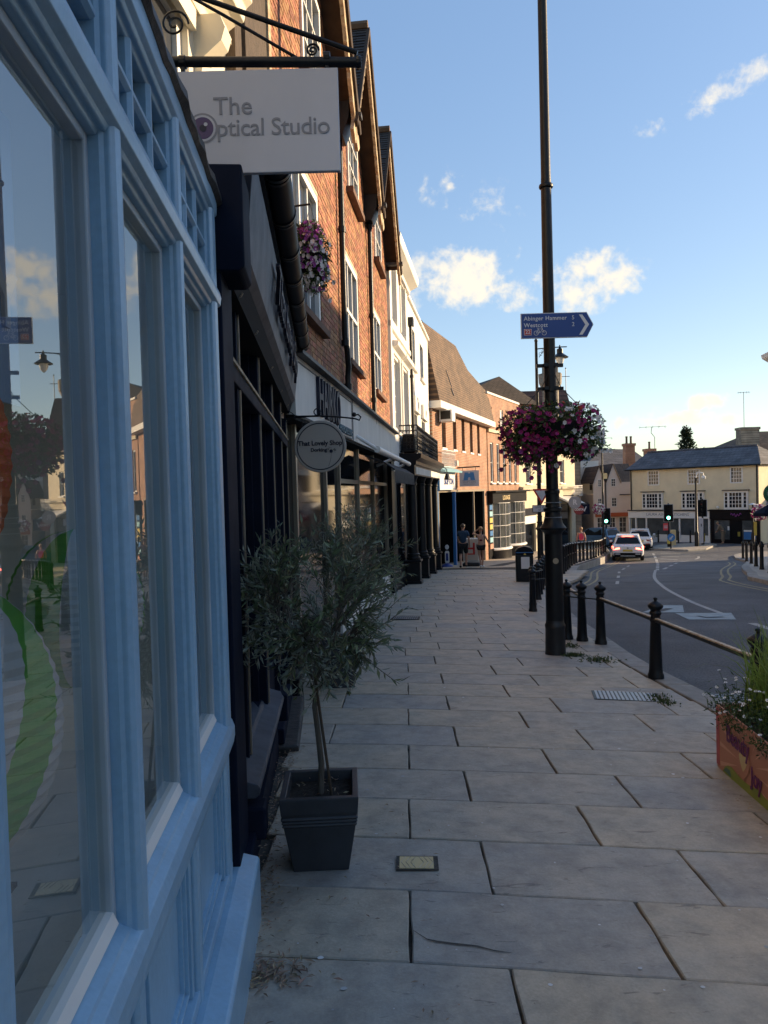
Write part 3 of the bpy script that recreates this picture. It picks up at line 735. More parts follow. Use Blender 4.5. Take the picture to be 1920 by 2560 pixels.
# ================================================================== rendered house over the front shops
U = Fac('timber_and_render_house', 'cream rendered house with dark timber posts above the navy and blue shopfronts', 'house', (-1.9, 0), 6.5, -.35)
U.part(wallmb(-6, 7.08, -.4, 9.5, [(3.9, 5.25, 3.3, 5.0)], n=0, ends=5), 'wall', 'cream_render')
U.box('timber_post', 'timber', 0, .10, 6.35, 7.05, 3.0, 9.4); U.box('timber_post', 'timber', 0, .085, 6.1, 6.28, 3.0, 9.4)
U.box('corner_strip', 'barge', 0, .12, 7.07, 7.16, 3.0, 9.4)
window(U, 3.9, 5.25, 3.3, 5.0, 2, 2, n=-.1, fw=.08)
U.part(MB().prism([(0, 5.05), (.06, 5.05), (.08, 5.12), (.20, 5.2), (.27, 5.22), (.29, 5.32), (.34, 5.36), (.34, 5.42), (0, 5.47)], lambda u, v, w: (u, w, v), 3.7, 5.75), 'window_hood', 'cream_render', bevel=.006)
U.part(MB().prism([(0, 4.9), (.05, 4.9), (.05, 5.05), (0, 5.05)], lambda u, v, w: (u, w, v), 3.8, 5.3), 'architrave', 'cream_render')
for s in (5.36,):
    mb = MB(); sp = []
    for k in range(60):
        a = k*.32; r = .085*(1-k/66); sp.append((.14+r*math.cos(a), s+.16, 4.92+r*math.sin(a)))
    mb.tube(sp, .013, 6)
    mb.prism([(0, 4.55), (.05, 4.6), (.07, 4.75), (.21, 4.86), (.24, 4.95), (.2, 5.05), (0, 5.06)], lambda u, v, w: (u, w, v), s, s+.15)
    U.part(mb, 'scroll_bracket', 'cream_render', bevel=.004)
U.box('white_downpipe', 'white_paint', .05, .13, 3.25, 3.33, 2.7, 9)
U.part(MB().prism([(0.4, 9.4), (-5, 9.4), (-2.3, 11.6)], lambda u, v, w: (u, w, v), -6, 7.1), 'roof', 'tile_far')

# ================================================================== navy shopfront
NV = Fac('navy_shopfront', 'dark navy timber shopfront with long fascia between the blue shop and white salon fascia', 'shopfront', (-.40, 0), -4.6, -.9)
NV.box('roof', 'lead', -1.4, .05, 3.0, 7.78, 3.0, 3.06)
NV.box('end_pilaster', 'navy_paint', -.3, .03, 2.745, 3.05, -.6, 2.42, bevel=.006)
NV.box('plinth_block', 'navy_paint', -.3, .06, 2.74, 3.10, -.6, .1, bevel=.008)
NV.part(MB().prism([(-.2, 2.40), (.10, 2.40), (.12, 2.42), (.12, 2.80), (-.2, 2.80)], lambda u, v, w: (u, w, v), 2.735, 3.0), 'console_block', 'navy_paint', bevel=.008)
NV.part(MB().prism([(-.1, 2.52), (.07, 2.52), (.105, 2.56), (.145, 2.97), (.12, 3.0), (-.1, 3.0)], lambda u, v, w: (u, w, v), 3.0, 7.76), 'fascia', 'navy_worn', bevel=.004)
NV.part(MB().prism([(-.1, 2.42), (.04, 2.42), (.07, 2.52), (-.1, 2.52)], lambda u, v, w: (u, w, v), 3.0, 7.76), 'fascia_moulding', 'black_matt')
o = NV.text('That Lovely Shop', .30, 'ink', .155, 5.6, 2.77, ext=.012, sx=1.35); o.rotation_euler = (PI/2+.08, 0, PI/2)
MU = [3.03, 3.42, 4.5, 5.62, 6.72, 7.66]
for k, s in enumerate(MU):
    NV.box('mullion', 'navy_paint', -.12, .0, s, s+.075, -.6 if k in (3, 4, 5, 0) else .2, 2.44, bevel=.004)
    NV.box('mullion_bead', 'bronze', -.004, .008, s+.058, s+.07, .2, 2.44)
NV.box('transom', 'navy_paint', -.12, .012, 3.03, 7.74, 2.06, 2.16, bevel=.006)
NV.box('transom_bead', 'barge', .012, .022, 3.1, 7.7, 2.135, 2.15)
for a, b in zip(MU, MU[1:]):
    for z0, z1 in ((.30 if a < 5 else -.2, 2.06), (2.16, 2.44)):
        p = MB(); p.face([(-.085, a+.07, z0), (-.085, b, z0), (-.085, b, z1), (-.085, a+.07, z1)]); NV.part(p, 'pane', 'dark_glass')
    NV.box('sash_frame', 'navy_paint', -.10, -.05, a+.075, a+.115, -.2, 2.44)
    NV.box('sash_frame', 'navy_paint', -.10, -.05, b-.05, b, -.2, 2.44)
    NV.box('stall_riser', 'navy_paint', -.14, -.04, a+.07, b, -.9, .28 if a < 4.6 else -.3)
    hk = MB(); cs = (a+b)/2
    hk.tube([(.03+.03*math.cos(q*.5), cs, 2.46+.03*math.sin(q*.5)) for q in range(2, 13)], .004, 5); NV.part(hk, 'hook', 'bronze')
NV.part(MB().prism([(-.12, .25), (.055, .235), (.075, .25), (.08, .28), (.07, .295), (-.02, .325), (-.03, .345), (-.12, .36)], lambda u, v, w: (u, w, v-.055*(w-3.1)), 3.1, 4.95), 'sill', 'navy_worn', bevel=.004)
NV.box('sill_bracket', 'navy_paint', -.05, .1, 3.08, 3.2, .06, .2, bevel=.01); NV.box('sill_bracket', 'navy_paint', -.05, .1, 4.85, 4.98, .02, .2, bevel=.01)
NV.box('door_step', 'lead', -.3, .16, 5.02, 6.3, -.75, -.21, bevel=.015); NV.box('door_step', 'navy_paint', -.3, .06, 5.06, 6.3, -.21, -.1, bevel=.01)
NV.box('side_skirting', 'navy_paint', -.1, .02, 3.1, 5.0, -.9, -.05)
NV.box('end_block', 'black_gloss', -.1, .12, 6.5, 6.75, -.9, -.12, bevel=.01)
mb = MB().tube([(.20, 3.3, 3.16), (.20, 7.80, 3.16)], .072, 20); RO = NV.part(mb, 'rolled_awning', mat('awning_black', (.008, .008, .011), .5, spec=.1), smooth=True)
for k in range(8):
    s = 3.55+k*.58
    MB().tube([(.20, s, 3.16), (.20, s+.03, 3.16)], .079, 18).tube([(.20, s+.05, 3.16), (.20, s+.075, 3.16)], .077, 18).build('band', 'iron', RO, smooth=True)
NV.box('awning_housing', 'black_gloss', -.1, .15, 3.0, 7.78, 3.06, 3.25)

# ================================================================== brick house with three gables
BR = Fac('gabled_brick_house', 'red brick house with three carved timber gables in low sunlight', 'house', (-1.9, 0), 6.5, -1.2)
WN = [(8.30, 9.90), (11.92, 13.50), (15.50, 17.10)]
holes = [(a, b, 3.76, 5.55) for a, b in WN]
GAB = [(7.9, 11.35), (11.35, 14.82), (14.82, 18.72)]; VZ, AZ = 7.4, 9.75
gw = [((a+b)/2-.6, (a+b)/2+.6, 6.75, 8.25) for a, b in GAB]
BR.part(wallmb(7.1, 18.72, 2.36, 7.4, holes + [(a, b, c, 7.4) for a, b, c, d in gw], n=0, dep=.12, ends=6), 'wall', 'mortar')
for (a, b), (w0, w1, c, d) in zip(GAB, gw):
    m_ = (a+b)/2; mb = MB()
    mb.face([(0, a, VZ), (0, w0, VZ), (0, w0, VZ+(AZ-VZ)*(w0-a)/(m_-a))]); mb.face([(0, w1, VZ), (0, b, VZ), (0, w1, VZ+(AZ-VZ)*(b-w1)/(b-m_))])
    mb.face([(0, w0, d), (0, w1, d), (0, w1, VZ+(AZ-VZ)*(b-w1)/(b-m_)), (0, m_, AZ), (0, w0, VZ+(AZ-VZ)*(w0-a)/(m_-a))])
    BR.part(mb, 'gable_wall', 'mortar')
# bricks: near ones one by one, the rest joined
rb = random.Random(4); bm = MB(); near = []
r_ = 0; z = 2.46
def inhole(s0, s1, z0, z1):
    for a, b, c, d in holes + gw:
        if s1 > a and s0 < b and z1 > c and z0 < d: return (a, b)
    return None
while z < 9.6:
    if z > VZ-.08:
        ivs = [(a+(m_-a)*(z+.07-VZ)/(AZ-VZ), b-(b-m_)*(z+.07-VZ)/(AZ-VZ)) for a, b in GAB for m_ in [(a+b)/2]]
    else: ivs = [(7.14, 18.70)]
    for i0, i1 in ivs:
        s = i0 + (0 if r_ % 2 == 0 else -.056)
        k = 0
        while s < i1-.02:
            L = .215 if (k + r_) % 2 == 0 else .1025
            s0, s1 = max(s, i0), min(s+L, i1)
            if s1-s0 > .03:
                h = inhole(s0, s1, z, z+.065)
                segs = [(s0, s1)]
                if h: segs = [q for q in ((s0, min(s1, h[0])), (max(s0, h[1]), s1)) if q[1]-q[0] > .02]
                for q0, q1 in segs:
                    if 7.6 < q0 < 12.4 and 3.0 < z < 4.4: near.append((q0, q1, z))
                    else: bm.box(-.004, .007+rb.uniform(-.002, .003), q0, q1-.003, z, z+.062)
            s += L+.01; k += 1
    z += .075; r_ += 1
near.sort(key=lambda q: q[0]+abs(q[2]-3.6)*1.2)
cache = {}
for i, (q0, q1, z) in enumerate(near):
    if i < 300:
        L = round((q1-q0)/.0125)*.0125
        if L not in cache:
            mb = MB().box(-.004, .008, 0, q1-q0, 0, .065); o = mb.build('brick', 'brick', BR.root, BR.z, bevel=0); cache[L] = o.data
        else: o = objm('brick', cache[L], None, BR.root, BR.z)
        o.location = (rb.uniform(-.002, .002), q0, z-BR.z)
    else: bm.box(-.004, .007+rb.uniform(-.002, .003), q0, q1-.003, z, z+.062)
tag(BR.part(bm, 'brickwork', 'brick'), kind='stuff')
for (a, b) in WN: window(BR, a, b, 3.76, 5.55, 3, 2, n=-.075, fw=.10, bw=.045, cells=True, sill=.11, rail=.06, sm='brown_brick', fd=.07)
for a, b, c, d in gw:
    window(BR, a, b, c, d, 3, 3, n=-.05, fw=.08, bw=.03, cells=False, fd=.09); BR.box('window_sill', 'brown_brick', 0, .13, a-.1, b+.1, c-.1, c)
gutterpipe(BR, 11.36, 2.95, 7.3, kink=3.75, joints=(7.2, 5.6, 3.85, 3.2)); gutterpipe(BR, 14.84, 2.95, 7.2, m='iron', joints=(6.9, 5.1, 3.4))
BR.part(MB().prism([(0, 7.0), (.16, 7.0), (.26, 7.25), (.28, 7.5), (0, 7.5)], lambda u, v, w: (u, w, v), 14.62, 15.02), 'hopper_head', 'iron'); BR.part(MB().prism([(0, 7.0), (.16, 7.0), (.26, 7.25), (.28, 7.5), (0, 7.5)], lambda u, v, w: (u, w, v), 11.16, 11.54), 'hopper_head', 'iron')
gutterpipe(BR, 15.05, 2.95, 7.2, n=.04, r=.012, m='white_paint', name='cable_conduit')
OV = .32
for gi, (a, b) in enumerate(GAB):
    m_ = (a+b)/2; sl = (AZ-VZ)/(m_-a)
    for side in (-1, 1):
        e = a if side < 0 else b
        # slope in courses of tiles (each course a separate overlapped strip)
        L = math.hypot(m_-e, AZ-VZ); us = Vector((0, (m_-e)/L, (AZ-VZ)/L)); nv = Vector((0, -(AZ-VZ)/L*(1 if side < 0 else -1), abs(m_-e)/L))
        if side > 0: nv = Vector((0, (AZ-VZ)/L, abs(m_-e)/L))
        mb = MB(); st = .105; cnt = int(L/st)+2
        for c in range(cnt):
            u0 = c*st-.12; u1 = min(u0+.17, L+.02)
            x = OV+.03
            while x > -5.5:
                x0 = x-.165; t0 = .035+rb.uniform(0, .008)
                p = Vector((0, e, VZ))+us*u0+nv*t0; q = Vector((0, e, VZ))+us*u1+nv*(t0-.022)
                p2 = p-nv*.013; q2 = q-nv*.013
                mb.hexa([(x0, p2.y, p2.z), (x, p2.y, p2.z), (x, q2.y, q2.z), (x0, q2.y, q2.z), (x0, p.y, p.z), (x, p.y, p.z), (x, q.y, q.z), (x0, q.y, q.z)])
                x -= .17
        tag(BR.part(mb, 'roof_tiles', 'tile_brown_shaded' if side < 0 else 'tile_brown'), kind='stuff')  # shade put into the colour: slopes turned from the sun get darker tiles
        mb = MB(); P = lambda x, u, t: (x,)+tuple((Vector((0, e, VZ))+us*u+nv*t)[1:])
        mb.hexa([P(-5.5, -.15, -.06), P(OV, -.15, -.06), P(OV, L, -.06), P(-5.5, L, -.06), P(-5.5, -.15, .0), P(OV, -.15, .0), P(OV, L, .0), P(-5.5, L, .0)]); BR.part(mb, 'soffit', 'soffit')
        # carved bargeboard: scalloped lower edge in many short pieces
        mb = MB(); K = 44; u = -.55
        pts_t = []; pts_b = []
        for k in range(K+1):
            uu = -.5+(L+.45)*k/K; d_ = .20+.035*abs(math.sin(k*.9))+.012*(k % 2)
            if k > K-2: d_ = .24
            pts_t.append((uu, .02)); pts_b.append((uu, -d_))
        for k in range(K):
            (u0, t0), (u1, t1), (_, b0), (_, b1) = pts_t[k], pts_t[k+1], pts_b[k], pts_b[k+1]
            mb.hexa([P(OV-.02, u0, b0), P(OV+.035, u0, b0), P(OV+.035, u1, b1), P(OV-.02, u1, b1), P(OV-.02, u0, t0), P(OV+.035, u0, t0), P(OV+.035, u1, t1), P(OV-.02, u1, t1)])
        bo = BR.part(mb, 'bargeboard', 'barge')
        mb = MB(); mb.hexa([P(OV+.03, -.3, -.06), P(OV+.075, -.3, -.06), P(OV+.075, L, -.06), P(OV+.03, L, -.06), P(OV+.03, -.3, .03), P(OV+.085, -.3, .03), P(OV+.085, L, .03), P(OV+.03, L, .03)]); mb.build('verge_mould', 'soffit', bo)
    mb = MB().tube([(OV+.05, m_, AZ+.06), (-5.5, m_, AZ+.06)], .09, 8); BR.part(mb, 'ridge_tiles', 'tile_brown')
for s in (11.35, 14.82, 18.6): BR.box('valley_gutter', 'lead', -5, OV+.12, s-.07, s+.07, VZ-.09, VZ-.02)

# ================================================================== salon shopfront under the brick house
HN = Fac('salon_shopfront', 'salon shopfront with weathered white fascia, black awning and bronze mullions', 'shopfront', (-1.78, 0), 6.5, -1.4)
HN.box('fascia', 'fascia_white', -.1, .0, 7.72, 18.8, 2.40, 3.05, bevel=.004)
HN.part(MB().prism([(-.12, 3.05), (.10, 3.05), (.10, 3.09), (-.12, 3.14)], lambda u, v, w: (u, w, v), 7.7, 18.86), 'fascia_capping', 'lead')
HN.box('fascia_border', 'ink', .0, .006, 7.9, 11.55, 2.985, 3.0); HN.box('fascia_border', 'ink', .0, .006, 11.535, 11.55, 2.42, 2.985); HN.box('fascia_border', 'ink', .0, .006, 8.0, 11.55, 2.405, 2.42)
HN.box('fascia_divider', 'lead', .0, .008, 11.62, 11.65, 2.40, 3.05)
HN.text('HAIRKO', .66, 'ink', .022, 9.55, 2.72, ext=.022, sx=.62, bold=.008)
HN.text('HAIRDRESSING', .15, mat('teal_ink', (.03, .12, .18), .5), .022, 10.85, 2.49, ext=.012, sx=1.15)
HN.box('back_wall', 'black_matt', -1.2, -1.1, 7.0, 18.8, -1.4, 2.4)
HN.box('fascia_soffit', 'black_matt', -.9, -.02, 7.72, 18.8, 2.36, 2.41)
HN.box('stall_riser', 'white_render', -.22, -.14, 11.0, 18.0, -1.4, -.42)
HN.box('stall_riser', 'black_gloss', -.30, -.20, 7.8, 11.0, -1.4, -.1)
HN.box('end_pier', 'black_gloss', -.3, -.05, 18.05, 18.8, -1.4, 2.40)
for k, s in enumerate((8.3, 10.1, 11.2, 13.2, 15.4, 17.95)): HN.box('mullion', 'bronze', -.24, -.155, s, s+.07, -1.4, 2.38)
HN.box('transom', 'bronze', -.22, -.165, 11.2, 17.95, 1.72, 1.79)
for a, b in ((7.8, 8.3), (8.37, 10.1), (10.17, 11.2), (11.27, 13.2), (13.27, 15.4), (15.47, 17.95)):
    p = MB(); p.face([(-.20, a, -1.3), (-.20, b, -1.3), (-.20, b, 2.38), (-.20, a, 2.38)]); HN.part(p, 'pane', 'dark_glass')
AW = HN.part(MB().prism([(-.05, 2.26), (.30, 2.12), (.50, 1.98), (.50, 1.955), (.3, 2.09), (-.05, 2.22)], lambda u, v, w: (u, w, v), 13.3, 18.2), 'awning', 'canvas_black')
mb = MB(); K = 40
for k in range(K):
    s0, s1 = 13.3+4.9*k/K, 13.3+4.9*(k+1)/K; w0, w1 = .012*math.sin(k*1.9), .012*math.sin((k+1)*1.9)
    mb.face([(.50, s0, 1.96), (.50, s1, 1.96), (.50+w1, s1, 1.73), (.50+w0, s0, 1.73)])
mb.build('valance', 'canvas_black', AW, 0)
HN.part(MB().tube([(.34, 12.0, 2.27), (.34, 18.7, 2.27)], .055, 14), 'awning_tube', 'white_paint', smooth=True); [HN.part(MB().tube(q, .03, 8), 'awning_arm', 'white_paint') for q in ([(0, 12.0, 2.5), (.34, 12.02, 2.27)], [(0, 14.6, 2.1), (.30, 14.7, 2.22)], [(0, 17.6, 2.1), (.30, 17.7, 2.22)])]
# ================================================================== white stucco house with black portico
W1 = Fac('white_stucco_house', 'tall white stucco house with bracketed cornice and moulded window hoods', 'house', (.24, 18.7), 9, -2.0)
up = [(.5, 1.5, 6.2, 7.75), (2.5, 3.5, 6.2, 7.75)]; lo = [(.55, 1.75, 3.3, 5.2), (2.45, 3.65, 3.3, 5.2)]
W1.part(wallmb(0, 4.35, -2.1, 8.0, up+lo, dep=.16, ends=6), 'wall', 'white_render')
for a, b, c, d in up: window(W1, a, b, c, d, 2, 4, n=-.13, fw=.07); 
for a, b, c, d in lo:
    window(W1, a, b, c, d, 2, 4, n=-.13, fw=.07)
    W1.part(MB().prism([(0, 5.28), (.04, 5.28), (.06, 5.36), (.2, 5.42), (.22, 5.52), (0, 5.56)], lambda u, v, w: (u, w, v), a-.28, b+.28), 'window_hood', 'white_render')
    W1.box('architrave', 'white_render', 0, .05, a-.16, a-.003, 3.3, 5.28); W1.box('architrave', 'white_render', 0, .05, b+.003, b+.16, 3.3, 5.28)
for a, b, c, d in up: W1.box('architrave', 'white_render', 0, .04, a-.12, a-.003, c, d); W1.box('architrave', 'white_render', 0, .04, b+.003, b+.12, c, d)
W1.box('string_course', 'white_render', 0, .07, 0, 4.35, 5.86, 6.0)
W1.box('quoin_strip', 'white_render', 0, .06, 0, .3, 2.6, 8.0)
W1.part(MB().prism([(0, 7.78), (.08, 7.8), (.1, 7.9), (.34, 8.02), (.38, 8.16), (.38, 8.22), (-.3, 8.4), (-.3, 7.9)], lambda u, v, w: (u, w, v), -.02, 4.35), 'cornice', 'white_render')
W2 = Fac('plain_white_house', 'plain white rendered house with parapet and slim upper windows beside the portico', 'house', (.24, 18.7), 9, -2.0)
up = [(5.45, 6.5, 5.75, 7.05), (8.1, 9.3, 5.75, 7.05)]; lo = [(5.5, 6.7, 2.9, 4.2), (8.1, 9.4, 2.9, 4.2)]
W2.part(wallmb(4.36, 11.3, -2.1, 7.75, up+lo, n=-.03, dep=.2, ends=6), 'wall', 'white_render')
for a, b, c, d in up: window(W2, a, b, c, d, 1, 2, n=-.2, fw=.05, sill=.06, sm='white_render')
for a, b, c, d in lo:
    window(W2, a, b, c, d, 2, 3, n=-.2, fw=.06)
    W2.box('window_head', 'white_render', -.03, .08, a-.2, b+.2, 4.25, 4.75); W2.part(MB().tube([(.085+.0*q, (a+b)/2+.14*math.cos(q*.6), 4.5+.14*math.sin(q*.6)) for q in range(12)], .02, 5), 'window_roundel', 'white_render')
W2.box('parapet_coping', 'white_render', -.4, .05, 4.36, 11.32, 7.75, 7.85)
gutterpipe(W2, 4.5, 2.6, 6.9, n=.06, r=.05, joints=(5.2, 3.6)); W2.box('hopper_head', 'iron', -.02, .16, 4.35, 4.65, 6.85, 7.1)
PT = Fac('black_portico', 'black columned portico with iron balcony in front of the white houses', 'portico', (.24, 18.7), 9, -1.6)
PT.part(MB().prism([(-.3, 2.02), (.42, 2.02), (.42, 2.3), (.46, 2.32), (.47, 2.42), (.6, 2.5), (.62, 2.62), (-.3, 2.66)], lambda u, v, w: (u, w, v), 1.45, 10.3), 'entablature', 'black_gloss', bevel=.008)
PT.box('fascia_panel', 'fascia_white', .42, .435, 1.75, 10.2, 2.06, 2.26)
for s in (2.07, 4.5, 7.0, 9.5):
    zb = zp(.9+.15*s, 18.7+s); c = (.26, s, 0)
    mb = MB().box(.26-.24, .26+.24, s-.24, s+.24, zb-.2, zb+.10).box(.26-.20, .26+.20, s-.20, s+.20, zb+.10, zb+.64).box(.26-.24, .26+.24, s-.24, s+.24, zb+.64, zb+.70)
    PT.part(mb, 'pedestal', 'iron', bevel=.015)
    h = 1.83-(zb+.70)
    mb = MB().lathe([(.20, 0), (.21, .03), (.20, .07), (.165, .085), (.16, .11), (.185, .13), (.18, .17), (.145, .19), (.135, .3), (.12, h-.1), (.145, h-.08), (.145, h-.03), (.12, h-.02), (.13, h+.03), (.17, h+.12), (.19, h+.19)], 20, (.26, s, zb+.70)); PT.part(mb, 'column', 'iron', smooth=True)
PT.box('shop_front', 'iron', -.35, .03, .02, 11.0, -2.0, 2.1)
for a, b in ((.5, 1.9), (2.4, 4.2), (4.8, 6.6), (7.2, 9.0)):
    p = MB(); p.face([(.036, a, -.5), (.036, b, -.5), (.036, b, 1.8), (.036, a, 1.8)]); PT.part(p, 'pane', 'dark_glass')
def scrollrail(F, name, s0, s1, z0, z1, n, m, pitch=.13, end=None, parent=None):
    mb = MB()
    def seg(P):                       # P(u,z)
        mb.tube([P(0, z1), P(1, z1)], .018, 6); mb.tube([P(0, z0), P(1, z0)], .016, 6); mb.tube([P(0, z1-.14), P(1, z1-.14)], .010, 5)
    L = s1-s0; P = lambda u, z: (n, s0+u*L, z); seg(P)
    k = int(L/pitch)
    for i in range(k+1):
        u = i/k; mb.tube([P(u, z0), P(u, z1)], .008, 5)
        if i < k:
            c = u+.5/k; r = pitch*.36; zc = (z0+z1)/2
            for q in range(3):
                zz = z0+(z1-z0)*(.18+.25*q); mb.tube([(n, s0+c*L+r*math.cos(a*.7), zz+r*1.15*math.sin(a*.7)) for a in range(9)], .006, 4)
            mb.tube([(n, s0+c*L+r*.8*math.cos(a*.8), z1-.07+.05*math.sin(a*.8)) for a in range(8)], .006, 4)
    return F.part(mb, name, m)
scrollrail(PT, 'balcony_front', 1.6, 8.6, 2.66, 3.42, .5, 'iron', .16)
mb = MB(); n0, n1 = -.0, .5
mb.tube([(n0, 1.6, 3.42), (n1, 1.6, 3.42)], .018, 6).tube([(n0, 1.6, 2.70), (n1, 1.6, 2.70)], .016, 6).tube([(n0, 1.6, 3.28), (n1, 1.6, 3.28)], .01, 5)
for i in range(6):
    x = n0+(n1-n0)*i/5; mb.tube([(x, 1.6, 2.66), (x, 1.6, 3.42)], .009, 5)
    for q in range(3): mb.tube([(x-.05+.05*math.cos(a*.7), 1.6, 2.82+.19*q+.07*math.sin(a*.7)) for a in range(9)], .007, 4)
PT.part(mb, 'balcony_end', 'iron')
PT.part(MB().box(.05, .42, 1.75, 2.4, 2.66, 3.2), 'balcony_chest', 'black_gloss', bevel=.06)
for k, s in enumerate((9.6, 10.1)):
    mb = MB().lathe([(.03, .22), (.05, .2), (.11, .0), (.10, -.02)], 12, (.75, s, 2.02)).tube([(.6, s, 2.5), (.72, s, 2.42), (.75, s, 2.2)], .012, 6); PT.part(mb, 'spot_lamp', 'iron', smooth=True)

# ================================================================== building society with mansard roof
M = Fac('mansard_brick_building', 'orange brick building with steep brown tiled mansard roof and white eaves band', 'building', (2.1, 29.9), 20.5, -3.0)
ws = [(1.41, 2.05), (3.27, 3.87), (4.87, 5.46), (6.52, 7.12), (8.11, 8.70)]
M.part(wallmb(0, 10.9, -3.1, 5.3, [(a, b, 3.45, 5.0) for a, b in ws] + [(.3, 9.4, -3.0, 1.5)], dep=.25, ends=5), 'wall', 'brick_far')
for a, b in ws: window(M, a, b, 3.45, 5.0, 1, 1, n=-.16, fw=.03, fm='bronze', gm=mat('dull_glass', (.10, .09, .075), .35) if 'dull_glass' not in MATS else 'dull_glass', sill=.04, sm='white_paint')
M.part(MB().box(-.2, .4, -.05, 10.95, 5.0, 5.3), 'eaves_band', 'white_render', bevel=.01)
P = lambda s, z: (.34-.2*(z-5.3), s, z)
mb = MB(); out = [(0, 5.3), (10.9, 5.3), (10.9, 6.9), (6.9, 7.6), (5.3, 8.55), (0, 8.6)]
mb.face([P(*q) for q in out])
bk = [(-5, s, z+.8 if z > 6 else z) for s, z in out]
for i in range(2, 5): a, b = out[i], out[i+1]; mb.face([P(*a), (-5, a[0], a[1]+.4), (-5, b[0], b[1]+.4), P(*b)])
mb.face([P(0, 5.3), P(0, 8.65), (-5, 0, 9.0), (-5, 0, 5.3)]); mb.face([P(10.9, 5.3), (-5, 10.9, 5.3), (-5, 10.9, 7.3), P(10.9, 6.9)])
M.part(mb, 'roof', 'tile_far')
mb = MB(); mb.tube([P(2.2, 6.9), P(2.6, 6.2)], .03, 4).tube([P(2.4, 6.1), P(2.62, 5.8)], .045, 4); M.part(mb, 'roof_cable', 'iron')
AC = M.part(MB().box(.05, .62, .85, 1.4, 4.5, 5.0), 'air_conditioner', 'white_board', bevel=.02)
MB().box(.12, .55, .84, .85, 4.6, 4.95).build('side_grille', 'iron', AC); MB().box(.625, .63, .95, 1.3, 4.6, 4.9).build('front_grille', 'white_paint', AC)
scrollrail(M, 'balcony_rail', .35, 2.5, 2.6, 3.3, .28, 'white_paint', .16)
FS = M.part(MB().box(0, .25, 0.0, 2.5, 1.6, 2.38), 'shop_fascia', 'white_board', bevel=.006)
MB().box(-.02, .262, -.03, 0.0, 1.58, 2.45).build('fascia_end', 'skip_blue', FS)
MB().prism([(0, 2.40), (.5, 2.35), (.52, 2.42), (0, 2.62)], lambda u, v, w: (u, w, v), -.03, 2.8).build('fascia_canopy', mat('pale_cyan', (.30, .55, .62), .4), FS)
lettering('SKIPTON', .38, 'sign_blue', FS, (.258, 1.45, 1.95), (PI/2, 0, PI/2), bold=.008)
M.box('pillar', 'white_render', -.1, .1, -.42, .0, -2.0, 1.6); M.box('pillar', 'skip_blue', -.1, .12, .02, .22, -2.0, 1.6); M.box('jamb', 'bronze', -.1, .12, .25, .33, -2.2, 1.55)
M.part(MB().box(.1, .24, 2.45, 2.62, -2.4, 1.52), 'post', 'skip_blue', bevel=.02)
for s in (6.86, 9.25): M.box('frame_post', 'bronze', -.04, .05, s, s+.10, -2.8, 1.5)
M.box('head_beam', 'bronze', -.04, .06, .3, 9.42, 1.5, 1.6)
M.box('recess_back', 'black_matt', -2.6, -2.5, .2, 9.5, -3, 1.6); M.box('recess_side', 'black_matt', -2.6, -.02, 9.38, 9.5, -3, 1.6); M.box('recess_side', 'black_matt', -2.6, -.12, .2, .3, -3, 1.6); M.box('recess_soffit', 'black_matt', -2.6, -.02, .2, 9.5, 1.55, 1.62)
t = M.box('cash_machine', 'plate_yellow', -.9, -.6, .5, 2.0, -.75, .1); MB().box(-.6, -.58, .7, 1.3, -.5, -.15).build('screen', 'ink', t, M.z*0); MB().box(-.95, -.59, .45, 2.05, -2.6, -.75).build('housing', 'black_matt', t)
M.box('alarm_box', 'white_paint', 0, .12, 3.5, 3.66, 2.7, 2.95)
# ================================================================== far brick house with bow-windowed shop
FB = Fac('bow_window_brick_house', 'narrow brick house with parapet over a black bow-windowed shop', 'house', (5.96, 40), 26, -3.2)
uw = [(-.1, .5, 5.05, 6.2), (2.1, 2.7, 5.05, 6.2)]; fw_ = [(.05+1.2*k, .62+1.2*k, 1.95, 4.2) for k in range(5)]
FB.part(wallmb(-.4, 6.1, -3.3, 6.85, uw+fw_, dep=.14, ends=6), 'wall', 'brick_far')
for a, b, c, d in uw: window(FB, a, b, c, d, 1, 2, n=-.1, fw=.06, gm='white_board')
for a, b, c, d in fw_: window(FB, a, b, c, d, 1, 2, n=-.1, fw=.07, sill=.12)
FB.box('coping', 'white_render', -.4, .06, -.42, 6.12, 6.85, 6.97); FB.box('string_course', 'stone_cream', 0, .1, -.4, 6.1, 4.75, 4.92)
FB.part(MB().prism([(-.5, 6.3), (.05, 6.85), (-.5, 6.95), (-1.2, 6.3)], lambda u, v, w: (u, w, v), -.9, -.4), 'lead_gutter', 'lead')
FS = FB.part(MB().box(0, .3, -.6, 6.5, .8, 1.4), 'shop_fascia', 'black_gloss', bevel=.01); MB().box(0, .5, -.7, 6.6, 1.4, 1.5).build('cornice', 'black_gloss', FS)
lettering('LOUNGE', .36, 'cream_paint', FS, (.305, 2.0, 1.08), (PI/2, 0, PI/2), bold=.004); FB.box('shop_back', 'black_gloss', -.1, .03, -.6, 6.4, -3.2, .8)
